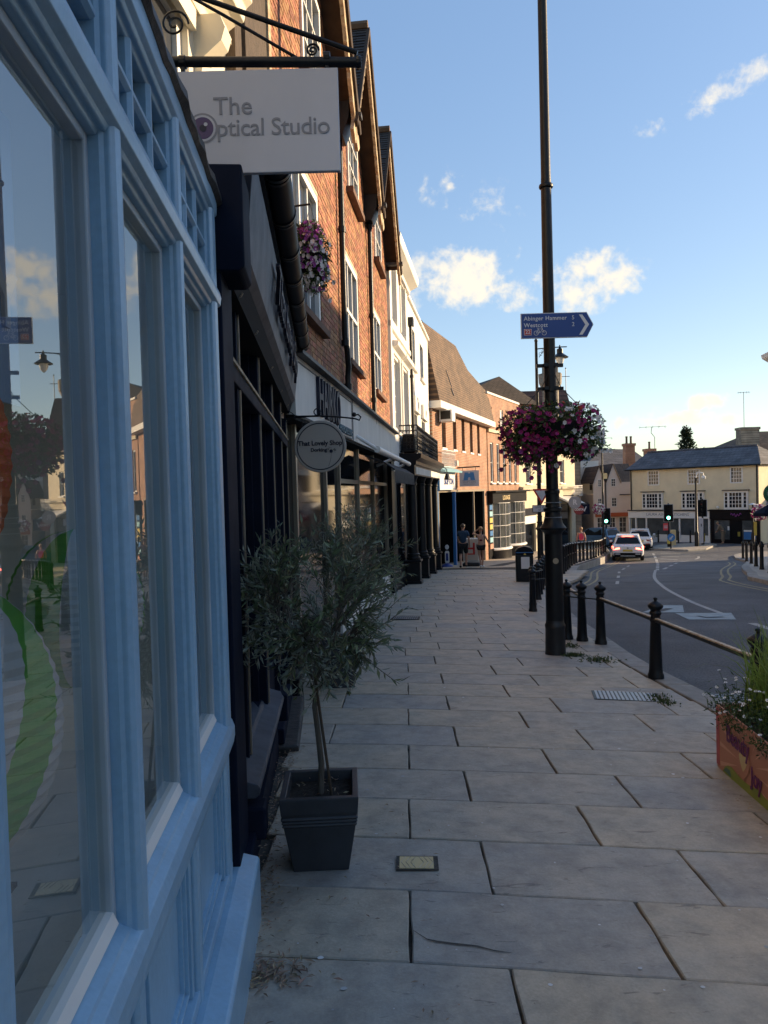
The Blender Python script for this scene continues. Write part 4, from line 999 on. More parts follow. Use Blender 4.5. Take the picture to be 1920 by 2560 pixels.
def bow(a, b, z0, z1):
    c = (a+b)/2; hw = (b-a)/2; bulge = .55; R = (hw*hw+bulge*bulge)/(2*bulge); th = math.asin(hw/R); cx = bulge-R
    def P(u, z, r=0): an = -th+2*th*u; return (cx+(R+r)*math.cos(an)+.03, c+(R+r)*math.sin(an), z)
    mb = MB(); N = 6
    for i in range(N+1): mb.tube([P(i/N, z0), P(i/N, z1)], .03 if i in (0, N) else .018, 5)
    for j in range(5): mb.tube([P(i/18, z0+(z1-z0)*j/4) for i in range(19)], .05 if j == 0 else .018, 5)
    o = FB.part(mb, 'bow_window', 'white_paint')
    mb = MB()
    for i in range(18): mb.face([P(i/18, z0, -.02), P((i+1)/18, z0, -.02), P((i+1)/18, z1, -.02), P(i/18, z1, -.02)])
    mb.build('pane', mat('shop_glass', (.10, .11, .11), .08, var=.5, scale=1.6), o)
    mb = MB()
    for i in range(18): mb.face([P(i/18, -3.0, .06), P((i+1)/18, -3.0, .06), P((i+1)/18, z0, .06), P(i/18, z0, .06)]); mb.face([P(i/18, z0, .1), P((i+1)/18, z0, .1), P((i+1)/18, z0, -.4), P(i/18, z0, -.4)])
    mb.build('stall_riser', 'black_gloss', o)
    mb = MB().tube([P(i/18, z0-.04, .05) for i in range(19)], .07, 6); mb.build('sill', 'white_paint', o)
bow(.15, 2.75, -1.75, .8); bow(3.3, 6.0, -1.75, .8)
for k, c in enumerate(('skip_blue', 'pale_cyan', 'plate_yellow', 'plate_yellow', 'skip_blue', 'pale_cyan', 'orange_paint')): FB.box('notice', c, .03, .06, -.45, .05, .45-.36*k, .72-.36*k)
# ================================================================== cream stone bank further on
CB = Fac('cream_stone_building', 'cream stone building with rusticated ground floor catching the sun', 'building', (8.55, 45.3), 32, -3.3)
w1 = [(1.2, 2.1, 1.9, 3.6), (3.2, 4.1, 1.9, 3.6), (5.6, 6.5, 1.9, 3.6), (8.0, 9.0, 1.9, 3.6)]
CB.part(wallmb(0, 11.5, -3.4, 4.6, w1+[(.6, 2.8, -2.8, -.2), (5.2, 7.0, -2.8, .4), (8.0, 10.5, -2.8, .4)], dep=.2, ends=6), 'wall', 'stone_cream')
for a, b, c, d in w1: window(CB, a, b, c, d, 1, 2, n=-.14, fw=.07, sill=.1)
for a, b in ((.6, 2.8), (5.2, 7.0), (8.0, 10.5)): p = MB(); p.face([(-.15, a, -2.8), (-.15, b, -2.8), (-.15, b, .4), (-.15, a, .4)]); CB.part(p, 'pane', 'dark_glass')
for z in (-2.0, -1.4, -.8, -.2, .4, .9): CB.box('rusticated_course', 'stone_cream', 0, .06, .0, .55, z, z+.5); CB.box('rusticated_course', 'stone_cream', 0, .06, 3.2, 4.9, z, z+.5)
CB.part(MB().prism([(0, 1.4), (.25, 1.5), (.28, 1.65), (0, 1.72)], lambda u, v, w: (u, w, v), 0, 11.5), 'cornice', 'stone_cream'); CB.part(MB().prism([(-.4, 4.3), (.2, 4.4), (.32, 4.6), (.32, 4.68), (-.4, 4.8)], lambda u, v, w: (u, w, v), -.1, 11.5), 'eaves_cornice', 'stone_cream')
CB.part(MB().prism([(0, .95), (1.1, .35), (1.1, .05), (1.06, .05), (1.05, .3), (0, .8)], lambda u, v, w: (u, w, v), 7.7, 10.6), 'awning', 'fascia_white')
CB.box('fascia', 'navy_paint', .0, .1, .5, 3.0, -.15, .3); CB.box('notice_board', 'white_board', .06, .1, .2, 2.6, -.7, -.2)
scrollrail(CB, 'balcony_rail', 9.2, 11.4, .95, 1.7, .6, 'white_paint', .22)
CB.part(MB().prism([(.2, 4.7), (-6, 4.7), (-3, 6.6)], lambda u, v, w: (u, w, v), 0, 11.5), 'roof', 'tile_far')
# ================================================================== houses seen over the roofs
def hroof(name, label, cat, pts, m, wallm, zb, ridge, group=None, chim=None):
    """simple hipped / gabled house: pts 4 plan corners, ridge two points, eaves z in pts"""
    cx = sum(p[0] for p in pts)/4; cy = sum(p[1] for p in pts)/4
    t = thing(name, label, cat, (cx, cy, zb), 0, group); L = lambda p: (p[0]-cx, p[1]-cy, p[2]-zb)
    ze = pts[0][2]; mb = MB(); q = [(p[0], p[1], zb) for p in pts]
    mb.hexa([L(p) for p in q]+[L(p) for p in pts]); mb.build('wall', wallm, t)
    mb = MB(); c = Vector((cx, cy, 0)); e = [Vector(p)+(Vector((p[0], p[1], 0))-c).normalized()*.3 for p in pts]; r0, r1 = ridge
    mb.face([L(e[0]), L(e[1]), L(r1), L(r0)]); mb.face([L(e[2]), L(e[3]), L(r0), L(r1)]); mb.face([L(e[1]), L(e[2]), L(r1)]); mb.face([L(e[3]), L(e[0]), L(r0)])
    mb.build('roof', m, t); return t
def chimney(name, label, p, w, d, h, pots=2, m='brown_brick', crown=False):
    t = thing(name, label, 'chimney', p); mb = MB().box(-w/2, w/2, -d/2, d/2, 0, h)
    if crown: mb = MB().lathe([(w*.36, 0), (w*.36, h*.62), (w*.5, h*.78), (w*.52, h)], 8)
    mb.build('stack', m, t)
    if not crown: MB().box(-w/2-.08, w/2+.08, -d/2-.08, d/2+.08, h-.25, h).build('cap', m, t)
    for k in range(pots):
        x = (k-(pots-1)/2)*w/max(1, pots)*.9
        MB().lathe([(.14, 0), (.11, .1), (.1, .6), (.13, .64), (.12, .72)], 8, (x, 0, h)).build('chimney_pot', 'brown_brick' if not crown else m, t)
    return t
hroof('dark_roofed_house', 'house with dark slate slope and sunlit tiled side behind the brick parapet', 'house', [(5.2, 50, 8.0), (11.5, 53, 7.6), (8, 60, 7.6), (2, 58, 8.0)], 'tile_dark_far', 'brick_far', -3, ((8.6, 52.4, 9.75), (6.5, 58, 9.7)))
hroof('slate_roofed_house', 'low slate roof between the mansard roof and the dark roofed house', 'house', [(3.0, 47, 7.6), (8.6, 49.5, 7.3), (6, 56, 7.3), (1, 54, 7.6)], 'slate_far', 'brick_far', -3, ((4.2, 48.5, 9.0), (6.4, 50, 8.7)))
hroof('steep_roofed_hall', 'tall brown steep roofed hall with iron cross finial behind the flower basket', 'hall', [(9.5, 62, 5.0), (17.0, 62, 5.0), (17.0, 72, 5.0), (9.5, 72, 5.0)], 'tile_maroon', 'flint_far', -3, ((10.5, 64, 10.2), (16.4, 64, 10.2)))
t = thing('cross_finial', 'thin iron cross finial on the steep roof ridge', 'finial', (16.4, 64, 10.2)); MB().tube([(0, 0, 0), (0, 0, 1.9)], .03, 6).tube([(-.35, 0, 1.2), (.35, 0, 1.2)], .025, 6).lathe([(0, 1.85), (.07, 1.92), (0, 2.0)], 8).build('cross', 'iron', t)
chimney('crowned_chimney', 'broad brick chimney stack with flared crown behind the lamp column', (14.2, 60.5, 7.5), 1.9, 1.9, 3.6, 3, 'flint_far', True)
# ---- dim brick gable, white tall house, cottages
o = hroof('brown_brick_house', 'dim brown brick house squeezed between cream stone and white houses', 'house', [(16.2, 64.5, 4.6), (17.55, 64.5, 4.6), (18.4, 74, 4.6), (16.2, 74, 4.6)], 'tile_dark_far', 'flint_far', -3.1, ((16.8, 68, 6.2), (17.2, 72, 6.2)))
WT = Fac('white_corner_house', 'tall narrow white house left of the two gabled cottages', 'house', (18.9, 71.2), 84, -3.0)
hw = [(.35, .75, 1.2, 2.4), (1.5, 1.9, 1.2, 2.4), (.35, .75, -.9, .4), (1.5, 1.9, -.9, .4), (.2, .9, -2.9, -1.5), (1.4, 2.1, -2.9, -1.5)]
WT.part(wallmb(-.1, 2.5, -3.1, 4.15, hw, dep=.12, ends=7), 'wall', 'white_render')
for a, b, c, d in hw: window(WT, a, b, c, d, 1, 2, n=-.1, fw=.06)
for z in (.85, 2.8, 3.5): WT.box('string_course', 'white_render', 0, .06, -.1, 2.5, z, z+.1)
CT = Fac('gabled_cottages', 'pair of pinkish rendered cottages with steep gables and brown tile roofs', 'house', (19.3, 66.3), 92, -3.0)
ga = [(.0, 1.1, 1.95, 3.45), (1.15, 2.5, 1.9, 3.6)]
hl = [(.42, .78, 1.55, 2.25), (1.62, 2.06, 1.55, 2.3), (.4, .8, -.3, .5), (1.65, 2.15, -.3, .55), (.3, .9, -2.7, -1.25), (1.4, 2.0, -2.7, -1.25), (2.3, 3.0, -2.7, -1.25)]
CT.part(wallmb(0, 3.4, -3.1, .9, [h for h in hl if h[3] < .9], dep=.1, ends=5), 'wall', 'pink_render')
for (a, b, ze, za), h in zip(ga, hl[:2]):
    m_ = (a+b)/2; mb = MB(); zi = lambda s: ze+(za-ze)*(1-abs(s-m_)/(m_-a))
    mb.face([(0, a, .9), (0, b, .9), (0, b, ze), (0, m_, za), (0, a, ze)]); CT.part(mb, 'gable_wall', 'pink_render')
    mb = MB(); 
    for e in (a-.04, b+.04): mb.face([(.12, e, ze-.05), (.12, m_, za+.06), (-5, m_, za+.06), (-5, e, ze-.05)])
    CT.part(mb, 'roof', 'tile_dark_far'); mb = MB().tube([(.1, a-.04, ze-.05), (.1, m_, za+.04), (.1, b+.04, ze-.05)], .05, 4); CT.part(mb, 'bargeboard', 'soffit')
CT.part(MB().prism([(.0, 1.9), (-2.5, 3.7), (-5, 1.9)], lambda u, v, w: (u, w, v), 2.4, 4.0), 'roof', 'tile_dark_far'); CT.part(MB().prism([(.1, .75), (-1.2, 1.9), (-1.2, .75)], lambda u, v, w: (u, w, v), 2.4, 3.6), 'roof', 'tile_dark_far')
for h in hl: window(CT, *h, 2, 3, n=.003 if h[2] > .9 else -.07, fw=.06, bw=.03)
CT.part(wallmb(2.5, 3.4, .9, 1.95, [], n=0, ends=1), 'wall', 'pink_render')
CT.box('shop_awning', 'awning_orange', 0, .25, 1.25, 3.1, -1.2, -.85); CT.box('shop_awning', 'awning_orange', 0, .25, .15, .95, -1.2, -.85); gutterpipe(CT, 1.12, -3, 1.9, n=.06, r=.05, joints=())
hroof('slate_hipped_house', 'large slate hipped roof rising behind the gabled cottages', 'house', [(20.5, 74, 3.2), (29, 76, 3.2), (27, 86, 3.2), (19, 84, 3.2)], 'slate_far', 'brown_brick', -3, ((23.6, 78.5, 5.7), (27.5, 79.5, 5.6)))
for i, (x, y, z, h, n_, l) in enumerate([(24.6, 72, 3.2, 2.6, 2, 'tall twin-pot brick chimney left of the yellow house roof'), (27.2, 73.5, 3.8, 1.5, 1, 'single-pot brick chimney rising behind the yellow house ridge'), (21.3, 82, 4.6, 1.2, 1, 'slim red chimney behind the thin street pole')]): chimney('brick_chimney', l, (x, y, z), .95 if i < 2 else .6, .8, h, n_, 'brick_far')
# ================================================================== long yellow house with shops
ya = math.degrees(math.atan2(6.7, -8.0))
YH = Fac('yellow_rendered_house', 'long pale yellow rendered house with slate roof over two shops', 'house', (20.9, 61), ya, -3.05)
u3 = [(1.62, 2.64, 1.55, 2.8), (5.04, 6.04, 1.55, 2.76), (8.37, 9.32, 1.55, 2.8)]
YH.part(wallmb(0, 10.45, -3.1, 2.95, u3, dep=.08, ends=6), 'wall', 'yellow_render')
for a, b, c, d in u3: window(YH, a, b, c, d, 4, 4, n=-.03, fw=.09, bw=.035)
for a, b in ((1.2, 3.0), (4.62, 6.4), (7.97, 9.74)):
    o = YH.box('bay_window', 'white_paint', 0, .22, a, b, -.42, 1.0); MB().box(0, .34, a-.08, b+.08, 1.0, 1.07).build('hood', 'lead', o)
    for q0, q1, nx in ((a+.08, a+.3, 1), (a+.42, b-.42, 4), (b-.3, b-.08, 1)):
        MB().box(.22, .226, q0, q1, -.28, .86).build('pane', 'dark_glass', o); gr = MB()
        for k in range(nx+1): x = q0+(q1-q0)*k/nx; gr.box(.226, .245, x-.018, x+.018, -.28, .86)
        for k in range(5): z = -.28+1.14*k/4; gr.box(.226, .24, q0, q1, z-.018, z+.018)
        gr.build('glazing_bars', 'white_paint', o)
Lr = MB(); e0, e1, r0, r1 = (.28, -.3, 2.92), (.28, 10.75, 2.92), (-3.4, -.3, 4.45), (-3.4, 9.0, 4.45)
Lr.face([e0, e1, r1, r0]); Lr.face([e1, (-7, 10.75, 2.92), r1]); Lr.face([(-7, -.3, 2.92), r0, r1, (-7, 10.75, 2.92)]); Lr.face([e0, r0, (-7, -.3, 2.92)])
YH.part(Lr, 'roof', 'slate_far'); YH.part(MB().tube([(-3.4, -.3, 4.47), (-3.4, 9.0, 4.47)], .09, 6), 'ridge_tiles', 'slate_far'); YH.part(MB().tube([(.3, -.3, 2.9), (.3, 10.75, 2.9)], .07, 6), 'gutter', 'iron')
gutterpipe(YH, 10.35, -3, 2.9, n=.07, r=.05); gutterpipe(YH, .12, -1, 2.9, n=.07, r=.05)
KS = YH.box('kitchen_shop_fascia', 'white_paint', 0, .22, -.1, 6.85, -1.12, -.54); MB().box(0, .32, -.12, 6.87, -.54, -.46).build('cornice', 'lead', KS)
lettering('LAURA ASHLEY KITCHENS', .31, 'sign_grey', KS, (.225, 3.4, -.83), (PI/2, 0, PI/2))
YH.box('shop_riser', 'white_paint', .0, .1, -.1, 6.85, -3.05, -2.45)
for a, b in ((.15, .45), (.7, 1.4), (1.6, 3.35), (3.6, 4.3), (4.5, 5.6), (5.75, 6.7)):
    YH.box('shop_pane', 'shop_glass', .06, .12, a, b, -2.9 if b-a < .8 else -2.45, -1.15)
for s in (-.1, .5, 1.45, 3.4, 4.33, 5.62, 6.72): YH.box('shop_pilaster', 'white_paint', .0, .16, s, s+.12, -3.05, -1.12)
BS = YH.box('black_shop_fascia', 'black_gloss', 0, .25, 6.9, 10.6, -1.15, -.5); MB().tube([(.26, 8.5+.045*k, -.82+.10*math.sin(k*1.3)+.05*math.sin(k*.5)) for k in range(18)], .03, 5).build('script_logo', 'petal_lilac', BS); MB().box(.0, .35, 6.88, 10.62, -.5, -.42).build('cornice', 'black_gloss', BS)
YH.box('black_shop_front', 'black_gloss', 0, .12, 6.9, 10.55, -3.05, -1.15)
for a, b in ((7.2, 8.35), (9.3, 10.3)): YH.box('shop_pane', 'shop_glass', .12, .14, a, b, -2.7, -1.25)
o = YH.box('shop_door', 'black_matt', .12, .15, 8.45, 9.2, -3.0, -1.25); MB().box(.15, .19, 8.98, 9.03, -2.45, -2.1).build('handle', 'plate_yellow', o); MB().box(.15, .19, 9.08, 9.13, -2.45, -2.1).build('handle', 'plate_yellow', o)
YH.box('window_poster', 'skip_blue', .14, .15, 9.4, 10.25, -2.65, -2.1); YH.box('window_poster', 'white_board', .14, .155, 9.4, 10.25, -2.08, -1.95); YH.box('window_poster', 'white_board', .14, .155, 8.2, 8.34, -2.0, -1.7)
YH.part(MB().lathe([(.0, .12), (.1, .08), (.12, .0), (.1, -.08), (0, -.12)], 10, (.3, 7.55, -.25)), 'globe_lamp', 'globe', smooth=True)
# stone building and chimney behind the yellow house on the right
hroof('stone_house', 'pale stone house with hipped tile roof behind the right end of the yellow house', 'house', [(37.5, 76, 4.8), (50, 74, 4.8), (50, 88, 4.8), (37.5, 88, 4.8)], 'tile_far', 'stone_cream', -3, ((41, 80, 7.2), (47, 79, 7.2)))
hroof('low_stone_house', 'low sunlit stone house at the right end of the yellow house', 'house', [(30.6, 57.5, 2.6), (40, 56, 2.6), (41, 63, 2.6), (31, 64, 2.6)], 'tile_far', 'stone_cream', -3, ((32.5, 61, 4.2), (38, 60.5, 4.2)))
chimney('stone_chimney', 'wide square stone chimney with arched recess above the yellow house roof', (38.6, 76.2, 4.8), 1.9, 1.2, 2.6, 0, 'flint_far')
for i, (p, h, arm, lab) in enumerate([((39.9, 79.5, 7.2), 4.3, .6, 'tall mast aerial on the stone house roof'), ((27.6, 73.6, 5.2), 2.3, 1.3, 'bent mast aerial beside the single-pot chimney'), ((23.2, 77, 5.3), 1.4, 1.3, 'low wide aerial above the slate hipped roof')]):
    t = thing('roof_aerial', lab, 'aerial', p, 0, 'roof aerials'); mb = MB().tube([(0, 0, 0), (0, 0, h)] if i != 1 else [(.2, 0, 0), (.2, 0, h*.55), (-.15, 0, h*.75), (-.1, 0, h)], .03, 5); mb.build('mast', 'iron', t)
    mb = MB().tube([(-arm, 0, h), (arm, 0, h+.06)], .02, 4)
    for k in range(5): x = -arm+2*arm*k/4; mb.tube([(x, -.3, h), (x, .3, h)], .012, 4).tube([(x, 0, h-.12), (x, 0, h+.12)], .012, 4)
    mb.build('elements', 'iron', t)
# ================================================================== far side of the street (right of the frame): casts the evening shade
OP = Fac('white_coffee_house', 'white stucco corner building on the right edge of the street', 'building', (15.62, 28.9), 180+9, -2.4)
OP.part(wallmb(0, 12.0, -2.6, 6.6, [(1, 2, 3.0, 4.6), (4, 5, 3.0, 4.6), (7, 8, 3.0, 4.6), (10, 11, 3.0, 4.6)], dep=.15, ends=8), 'wall', 'white_render')
for a in (1, 4, 7, 10): window(OP, a, a+1, 3.0, 4.6, 2, 4, n=-.12, fw=.06)
OP.part(MB().prism([(0, 6.3), (.3, 6.5), (.35, 6.65), (0, 6.75)], lambda u, v, w: (u, w, v), -.1, 12), 'cornice', 'white_render'); OP.part(MB().prism([(.1, 6.7), (-8, 6.7), (-4, 7.6)], lambda u, v, w: (u, w, v), 0, 12), 'roof', 'slate_far')
OP.box('shop_front', 'black_gloss', 0, .1, .2, 11.8, -2.4, 1.0)
def opp(name, label, s0, s1, zt, zr_, P0=(13.45, 17.0), ang=180+4, depth=9):
    F = Fac(name, label, 'house', P0, ang, -1.5)
    n = max(1, int((s1-s0)/2.6)); hs = []
    for k in range(n):
        c = s0+(s1-s0)*(k+.5)/n; hs += [(c-.5, c+.5, 3.0, 4.6)] + ([(c-.5, c+.5, 5.6, 6.8)] if zt > 7.4 else [])
    F.part(wallmb(s0, s1, -1.6, zt, hs, dep=.12, ends=depth), 'wall', 'white_render')  # unseen walls and shopfronts coloured pale to bounce light into the shaded street
    for h in hs: window(F, *h, 2, 4, n=-.1, fw=.06)
    F.part(MB().prism([(.25, zt-.05), (-depth-.25, zt-.05), (-depth/2, zr_)], lambda u, v, w: (u, w, v), s0, s1), 'roof', 'tile_far'); F.box('shop_front', 'cream_render', 0, .12, s0+.2, s1-.2, -1.5, 1.8); F.box('shop_fascia', 'white_board', .12, .2, s0+.2, s1-.2, 1.8, 2.4)
    return F
opp('terrace_house', 'white rendered terrace house across the street from the salon', 0, 6.5, 7.3, 9.2)
opp('terrace_house', 'taller white rendered terrace house across the street from the navy shop', 6.5, 15, 7.8, 9.3)
opp('terrace_house', 'white rendered terrace house across the street from the camera', 15, 26, 7.8, 9.2)
opp('terrace_house', 'white rendered terrace house across the street behind the camera', 26, 44, 8.0, 9.6)
hroof('junction_house', 'tall brick house on the corner to the right of the junction', 'house', [(27.5, 38.5, 6.6), (33, 33.0, 6.6), (42, 40, 6.6), (36.5, 46, 6.6)], 'tile_far', 'brick_far', -3, ((33, 40.5, 9.6), (38, 41, 9.6)))
# ================================================================== street furniture
# ---- big lamp column with direction sign and flower basket
PX, PY = 2.06, 8.79; PZ = zp(PX, PY)
def lampcolumn(name, label, x, y, arm=1, top=8.3):
    z = zp(x, y); t = thing(name, label, 'lamp post', (x, y, z))
    MB().lathe([(.128, 0), (.124, .03), (.118, .31), (.122, .33), (.124, .36), (.112, .38), (.108, .42)], 24, (0, 0, 0)).build('base_sleeve', 'iron_worn', t, smooth=True)
    MB().lathe([(.108, .40), (.1045, 1.48)], 24).build('lower_shaft', 'iron', t, smooth=True)
    MB().lathe([(.1045, 1.47), (.112, 1.49), (.155, 1.53), (.158, 1.55), (.12, 1.60), (.098, 1.68), (.094, 1.74), (.112, 1.76), (.112, 1.79), (.09, 1.80), (.082, 1.84), (.082, 1.96), (.09, 1.97), (.09, 2.0), (.073, 2.02)], 24).build('moulded_collar', 'iron', t, smooth=True)
    MB().lathe([(.073, 2.0), (.069, 4.0), (.062, 5.68), (.058, 5.8), (.050, top-.05), (.062, top-.03), (.062, top+.03), (.02, top+.06), (.045, top+.14), (.0, top+.3)], 20).build('shaft', 'iron', t, smooth=True)
    MB().lathe([(.062, 5.64), (.082, 5.655), (.086, 5.67), (.082, 5.69), (.06, 5.705)], 20).build('ring', 'iron', t, smooth=True)
    dz_ = top-8.3; br = MB().tube([(0, 0, 8.0), (arm*.85, 0, 8.05), (arm*1.1, 0, 8.05)], .02, 8)
    br.tube([(arm*(.1+.3*(q/14)), 0, 7.7+.3*math.sin(q/14*PI/2)) for q in range(15)], .012, 6)
    for q in range(2): br.tube([(arm*(.16+.1*q)+.06*math.cos(a*.7), 0, 7.82+.1*q+.06*math.sin(a*.7)) for a in range(9)], .008, 5)
    br.v = [(a_, b_, c_+dz_) for a_, b_, c_ in br.v]; B_ = br.build('bracket_arm', 'iron', t)
    ln = MB().lathe([(.02, 8.12), (.03, 8.05), (.05, 8.0), (.11, 7.97), (.11, 7.82), (.13, 7.80), (.30, 7.68), (.29, 7.66), (.16, 7.67)], 20, (arm*.85, 0, dz_)).build('lantern', 'iron', t, smooth=True)
    MB().lathe([(.15, 7.67), (.15, 7.6), (.11, 7.47), (.03, 7.38), (0, 7.37)], 16, (arm*.85, 0, dz_)).build('globe', 'globe', ln, smooth=True)
    return t
LC = lampcolumn('lamp_column', 'tall black lamp column carrying the blue cycle sign and flower basket', PX, PY, 1, 10.2)
for z in (3.24, 3.52): MB().box(-.16, .16, -.02, .02, z-.02, z+.02).box(-.085, .085, -.085, -.02, z-.02, z+.02).build('basket_bracket', 'iron', LC)
MB().box(-.03, .03, -.095, -.065, 3.2, 4.0).build('cable_cover', 'iron', LC, bevel=.006)
mb = MB()
for z in (1.30, 1.12): mb.lathe([(.1, z), (.1125, z+.004), (.1, z+.012)], 18, (0, 0, .55))
mb.build('strap', 'steel_plate', LC)
mb = MB().lathe([(0, .004), (.035, .004), (.035, 0)], 16); mb.v = [(x, -.104-z, y+1.15) for x, y, z in mb.v]; mb.build('badge', 'bronze', LC)
# cycle direction sign
sx0, sx1, tip, z0, z1 = -.36, .43, .51, 3.83, 4.13
t = thing('cycle_direction_sign', 'blue arrow sign for cyclists clamped to the tall lamp column', 'sign', (PX, PY-.11, PZ)); zc = (z0+z1)/2
outl = lambda g: [(sx0+g, z0+g), (sx1-g*.4, z0+g), (tip-g*1.15, zc), (sx1-g*.4, z1-g), (sx0+g, z1-g)]
MB().prism(outl(0), lambda u, v, w: (u, w, v), 0, .02).build('backing', 'sign_lightgrey', t); MB().prism(outl(.008), lambda u, v, w: (u, w, v), -.004, .0).build('face', 'sign_blue', t)
LT = lambda s, size, x, z, m='sign_lightgrey', **k: lettering(s, size, m, t, (x, -.006, z), (PI/2, 0, 0), ext=.0015, **k)
LT('Abinger Hammer', .068, sx0+.035, 4.065, align='LEFT', space=1.08, bold=.0006); LT('Westcott', .068, sx0+.035, 3.985, align='LEFT', space=1.08, bold=.0006); LT('5', .068, .265, 4.065); LT('2', .068, .265, 3.985)
MB().box(sx0+.035, sx0+.125, -.007, -.004, 3.868, 3.942).build('number_border', 'sign_lightgrey', t); MB().box(sx0+.040, sx0+.120, -.009, -.005, 3.873, 3.937).build('number_patch', 'sign_red', t)
lettering('22', .062, 'sign_lightgrey', t, (sx0+.08, -.010, 3.905), (PI/2, 0, 0), ext=.001, bold=.001)
bk = MB(); cx = sx0+.225
def ring(c, r, w=.0035): bk.tube([(c[0]+r*math.cos(a*PI/10), -.007, c[1]+r*math.sin(a*PI/10)) for a in range(21)], w, 4)
ring((cx-.045, 3.892), .026); ring((cx+.05, 3.892), .026)
for p in ([(-.045, 3.892), (-.02, 3.94), (.03, 3.94), (.05, 3.892)], [(-.045, 3.892), (.0, 3.895), (.03, 3.94)], [(-.02, 3.94), (0, 3.895)], [(-.023, 3.948), (-.033, 3.95), (-.012, 3.95)], [(.03, 3.94), (.026, 3.955), (.012, 3.957)]): bk.tube([(cx+a, -.007, b) for a, b in p], .0035, 4)
bk.build('bicycle_symbol', 'sign_lightgrey', t)
MB().prism([(.335, z0+.03), (.375, z0+.03), (.455, zc), (.375, z1-.03), (.335, z1-.03), (.41, zc)], lambda u, v, w: (u, w, v), -.007, -.004).build('chevron', 'sign_lightgrey', t)
# ---- flowers
def petunia(mb, p, nrm, r, rg):
    nrm = nrm.normalized(); a = nrm.orthogonal().normalized(); b = nrm.cross(a); i = len(mb.v); k = 6; o = rg.uniform(0, 6)
    mb.v.append(tuple(p-nrm*r*.35))
    for q in range(k*2):
        an = o+PI*q/k; rr = r*(1 if q % 2 else .8); mb.v.append(tuple(p+(a*math.cos(an)+b*math.sin(an))*rr+nrm*rg.uniform(-.1, .1)*r))
    for q in range(k*2): mb.f.append((i, i+1+q, i+1+(q+1) % (k*2)))
def leaf(mb, p, d, nrm, L, w, curl=.15):
    d = d.normalized(); s = d.cross(nrm)
    if s.length < 1e-4: s = d.orthogonal()
    s = s.normalized(); n2 = s.cross(d); i = len(mb.v)
    mb.v += [tuple(p), tuple(p+d*L*.45+s*w*.5+n2*L*curl*.5), tuple(p+d*L*.45-s*w*.5+n2*L*curl*.5), tuple(p+d*L-n2*L*curl*.3)]
    mb.f += [(i, i+1, i+3, i+2)]
def rv(rg): 
    while True:
        v = Vector((rg.uniform(-1, 1), rg.uniform(-1, 1), rg.uniform(-1, 1)))
        if .1 < v.length < 1: return v.normalized()
def flowerbasket(t, lobes, nleaf, nfl, colour, seed, fr=.034, lr=(.03, .06), trail=0):
    rg = random.Random(seed); lf = MB(); fl = {}
    for k in range(nleaf):
        c, R = rg.choice(lobes); v = rv(rg); q = rg.uniform(.25, 1.0)**.5; p = Vector((c[0]+v.x*R[0]*q, c[1]+v.y*R[1]*q, c[2]+v.z*R[2]*q))
        leaf(lf, p, (v+rv(rg)*.9+Vector((0, 0, -.2))), v, rg.uniform(*lr), rg.uniform(.018, .034))
    for k in range(nfl):
        c, R = rg.choice(lobes); v = rv(rg)
        if v.y > .35: v.y = -v.y
        q = rg.uniform(.92, 1.06); p = Vector((c[0]+v.x*R[0]*q, c[1]+v.y*R[1]*q, c[2]+v.z*R[2]*q)); n_ = Vector((v.x/R[0], v.y/R[1], v.z/R[2])).normalized()
        m = colour(p, rg)
        if m is None: continue
        petunia(fl.setdefault(m, MB()), p, n_+Vector((0, -.25, .1))+rv(rg)*.35, fr*rg.uniform(.8, 1.2), rg)
    for k in range(trail):
        c, R = rg.choice(lobes); a = rg.uniform(PI, 2*PI); p = Vector((c[0]+R[0]*.8*math.cos(a), c[1]+R[1]*.8*math.sin(a), c[2]-R[2]*rg.uniform(.1, .8))); q = p.copy(); st = [p.copy()]
        for i in range(rg.randint(4, 9)):
            q = q+Vector((rg.uniform(-.02, .02)+.012*math.cos(a), rg.uniform(-.02, .01), -rg.uniform(.015, .035))); st.append(q.copy())
            for _ in range(2): leaf(lf, q, rv(rg)+Vector((0, 0, -.3)), rv(rg), rg.uniform(*lr)*.8, .018)
        lf.tube(st, .0018, 3, cap=False); m = colour(p, rg)
        if m: petunia(fl.setdefault(m, MB()), q, Vector((rg.uniform(-.4, .4), -1, -.2)), fr, rg)
    tag(lf.build('foliage', 'leaf_green', t), kind='stuff')
    for m, mb in fl.items(): tag(mb.build(m.replace('petal_', '')+'_flowers', m, t), kind='stuff')
t = thing('lamp_post_flower_basket', 'large round basket of magenta and white petunias on the lamp column', 'flower basket', (PX, PY, PZ+2.19))
MB().lathe([(.12, .25), (.3, .3), (.42, .45), (.45, .62), (.40, .62)], 20).build('basket', 'black_matt', t)
def bcol(p, rg):
    if p.z > 1.0-.35+.12 + .1*rg.random(): return rg.choice(['petal_red', 'petal_red', None, None, None, 'petal_magenta', 'petal_white'])
    if p.x < -.02: return 'petal_magenta' if rg.random() < .98 else 'petal_lilac'
    if p.x > .36: return 'petal_white' if rg.random() < .8 else 'petal_magenta'
    return rg.choice(['petal_white', 'petal_magenta', 'petal_magenta', None])
lob = [((-.3, 0, .55), (.34, .36, .30)), ((.3, 0, .56), (.34, .36, .32)), ((0, -.1, .62), (.42, .38, .26)), ((-.28, -.08, .36), (.30, .3, .22)), ((.32, -.06, .40), (.28, .3, .22)), ((.0, -.1, .45), (.38, .33, .2))]
flowerbasket(t, lob, 7500, 620, bcol, 21, .033, (.03, .075), 46)
mb = MB()
for a in (-.4, .4, 0): mb.tube([(a*.9, -.05, .8), (a*.3, -.06, 1.05), (.0, -.08, 1.3)], .006, 4)
mb.build('hanging_chain', 'iron', t)
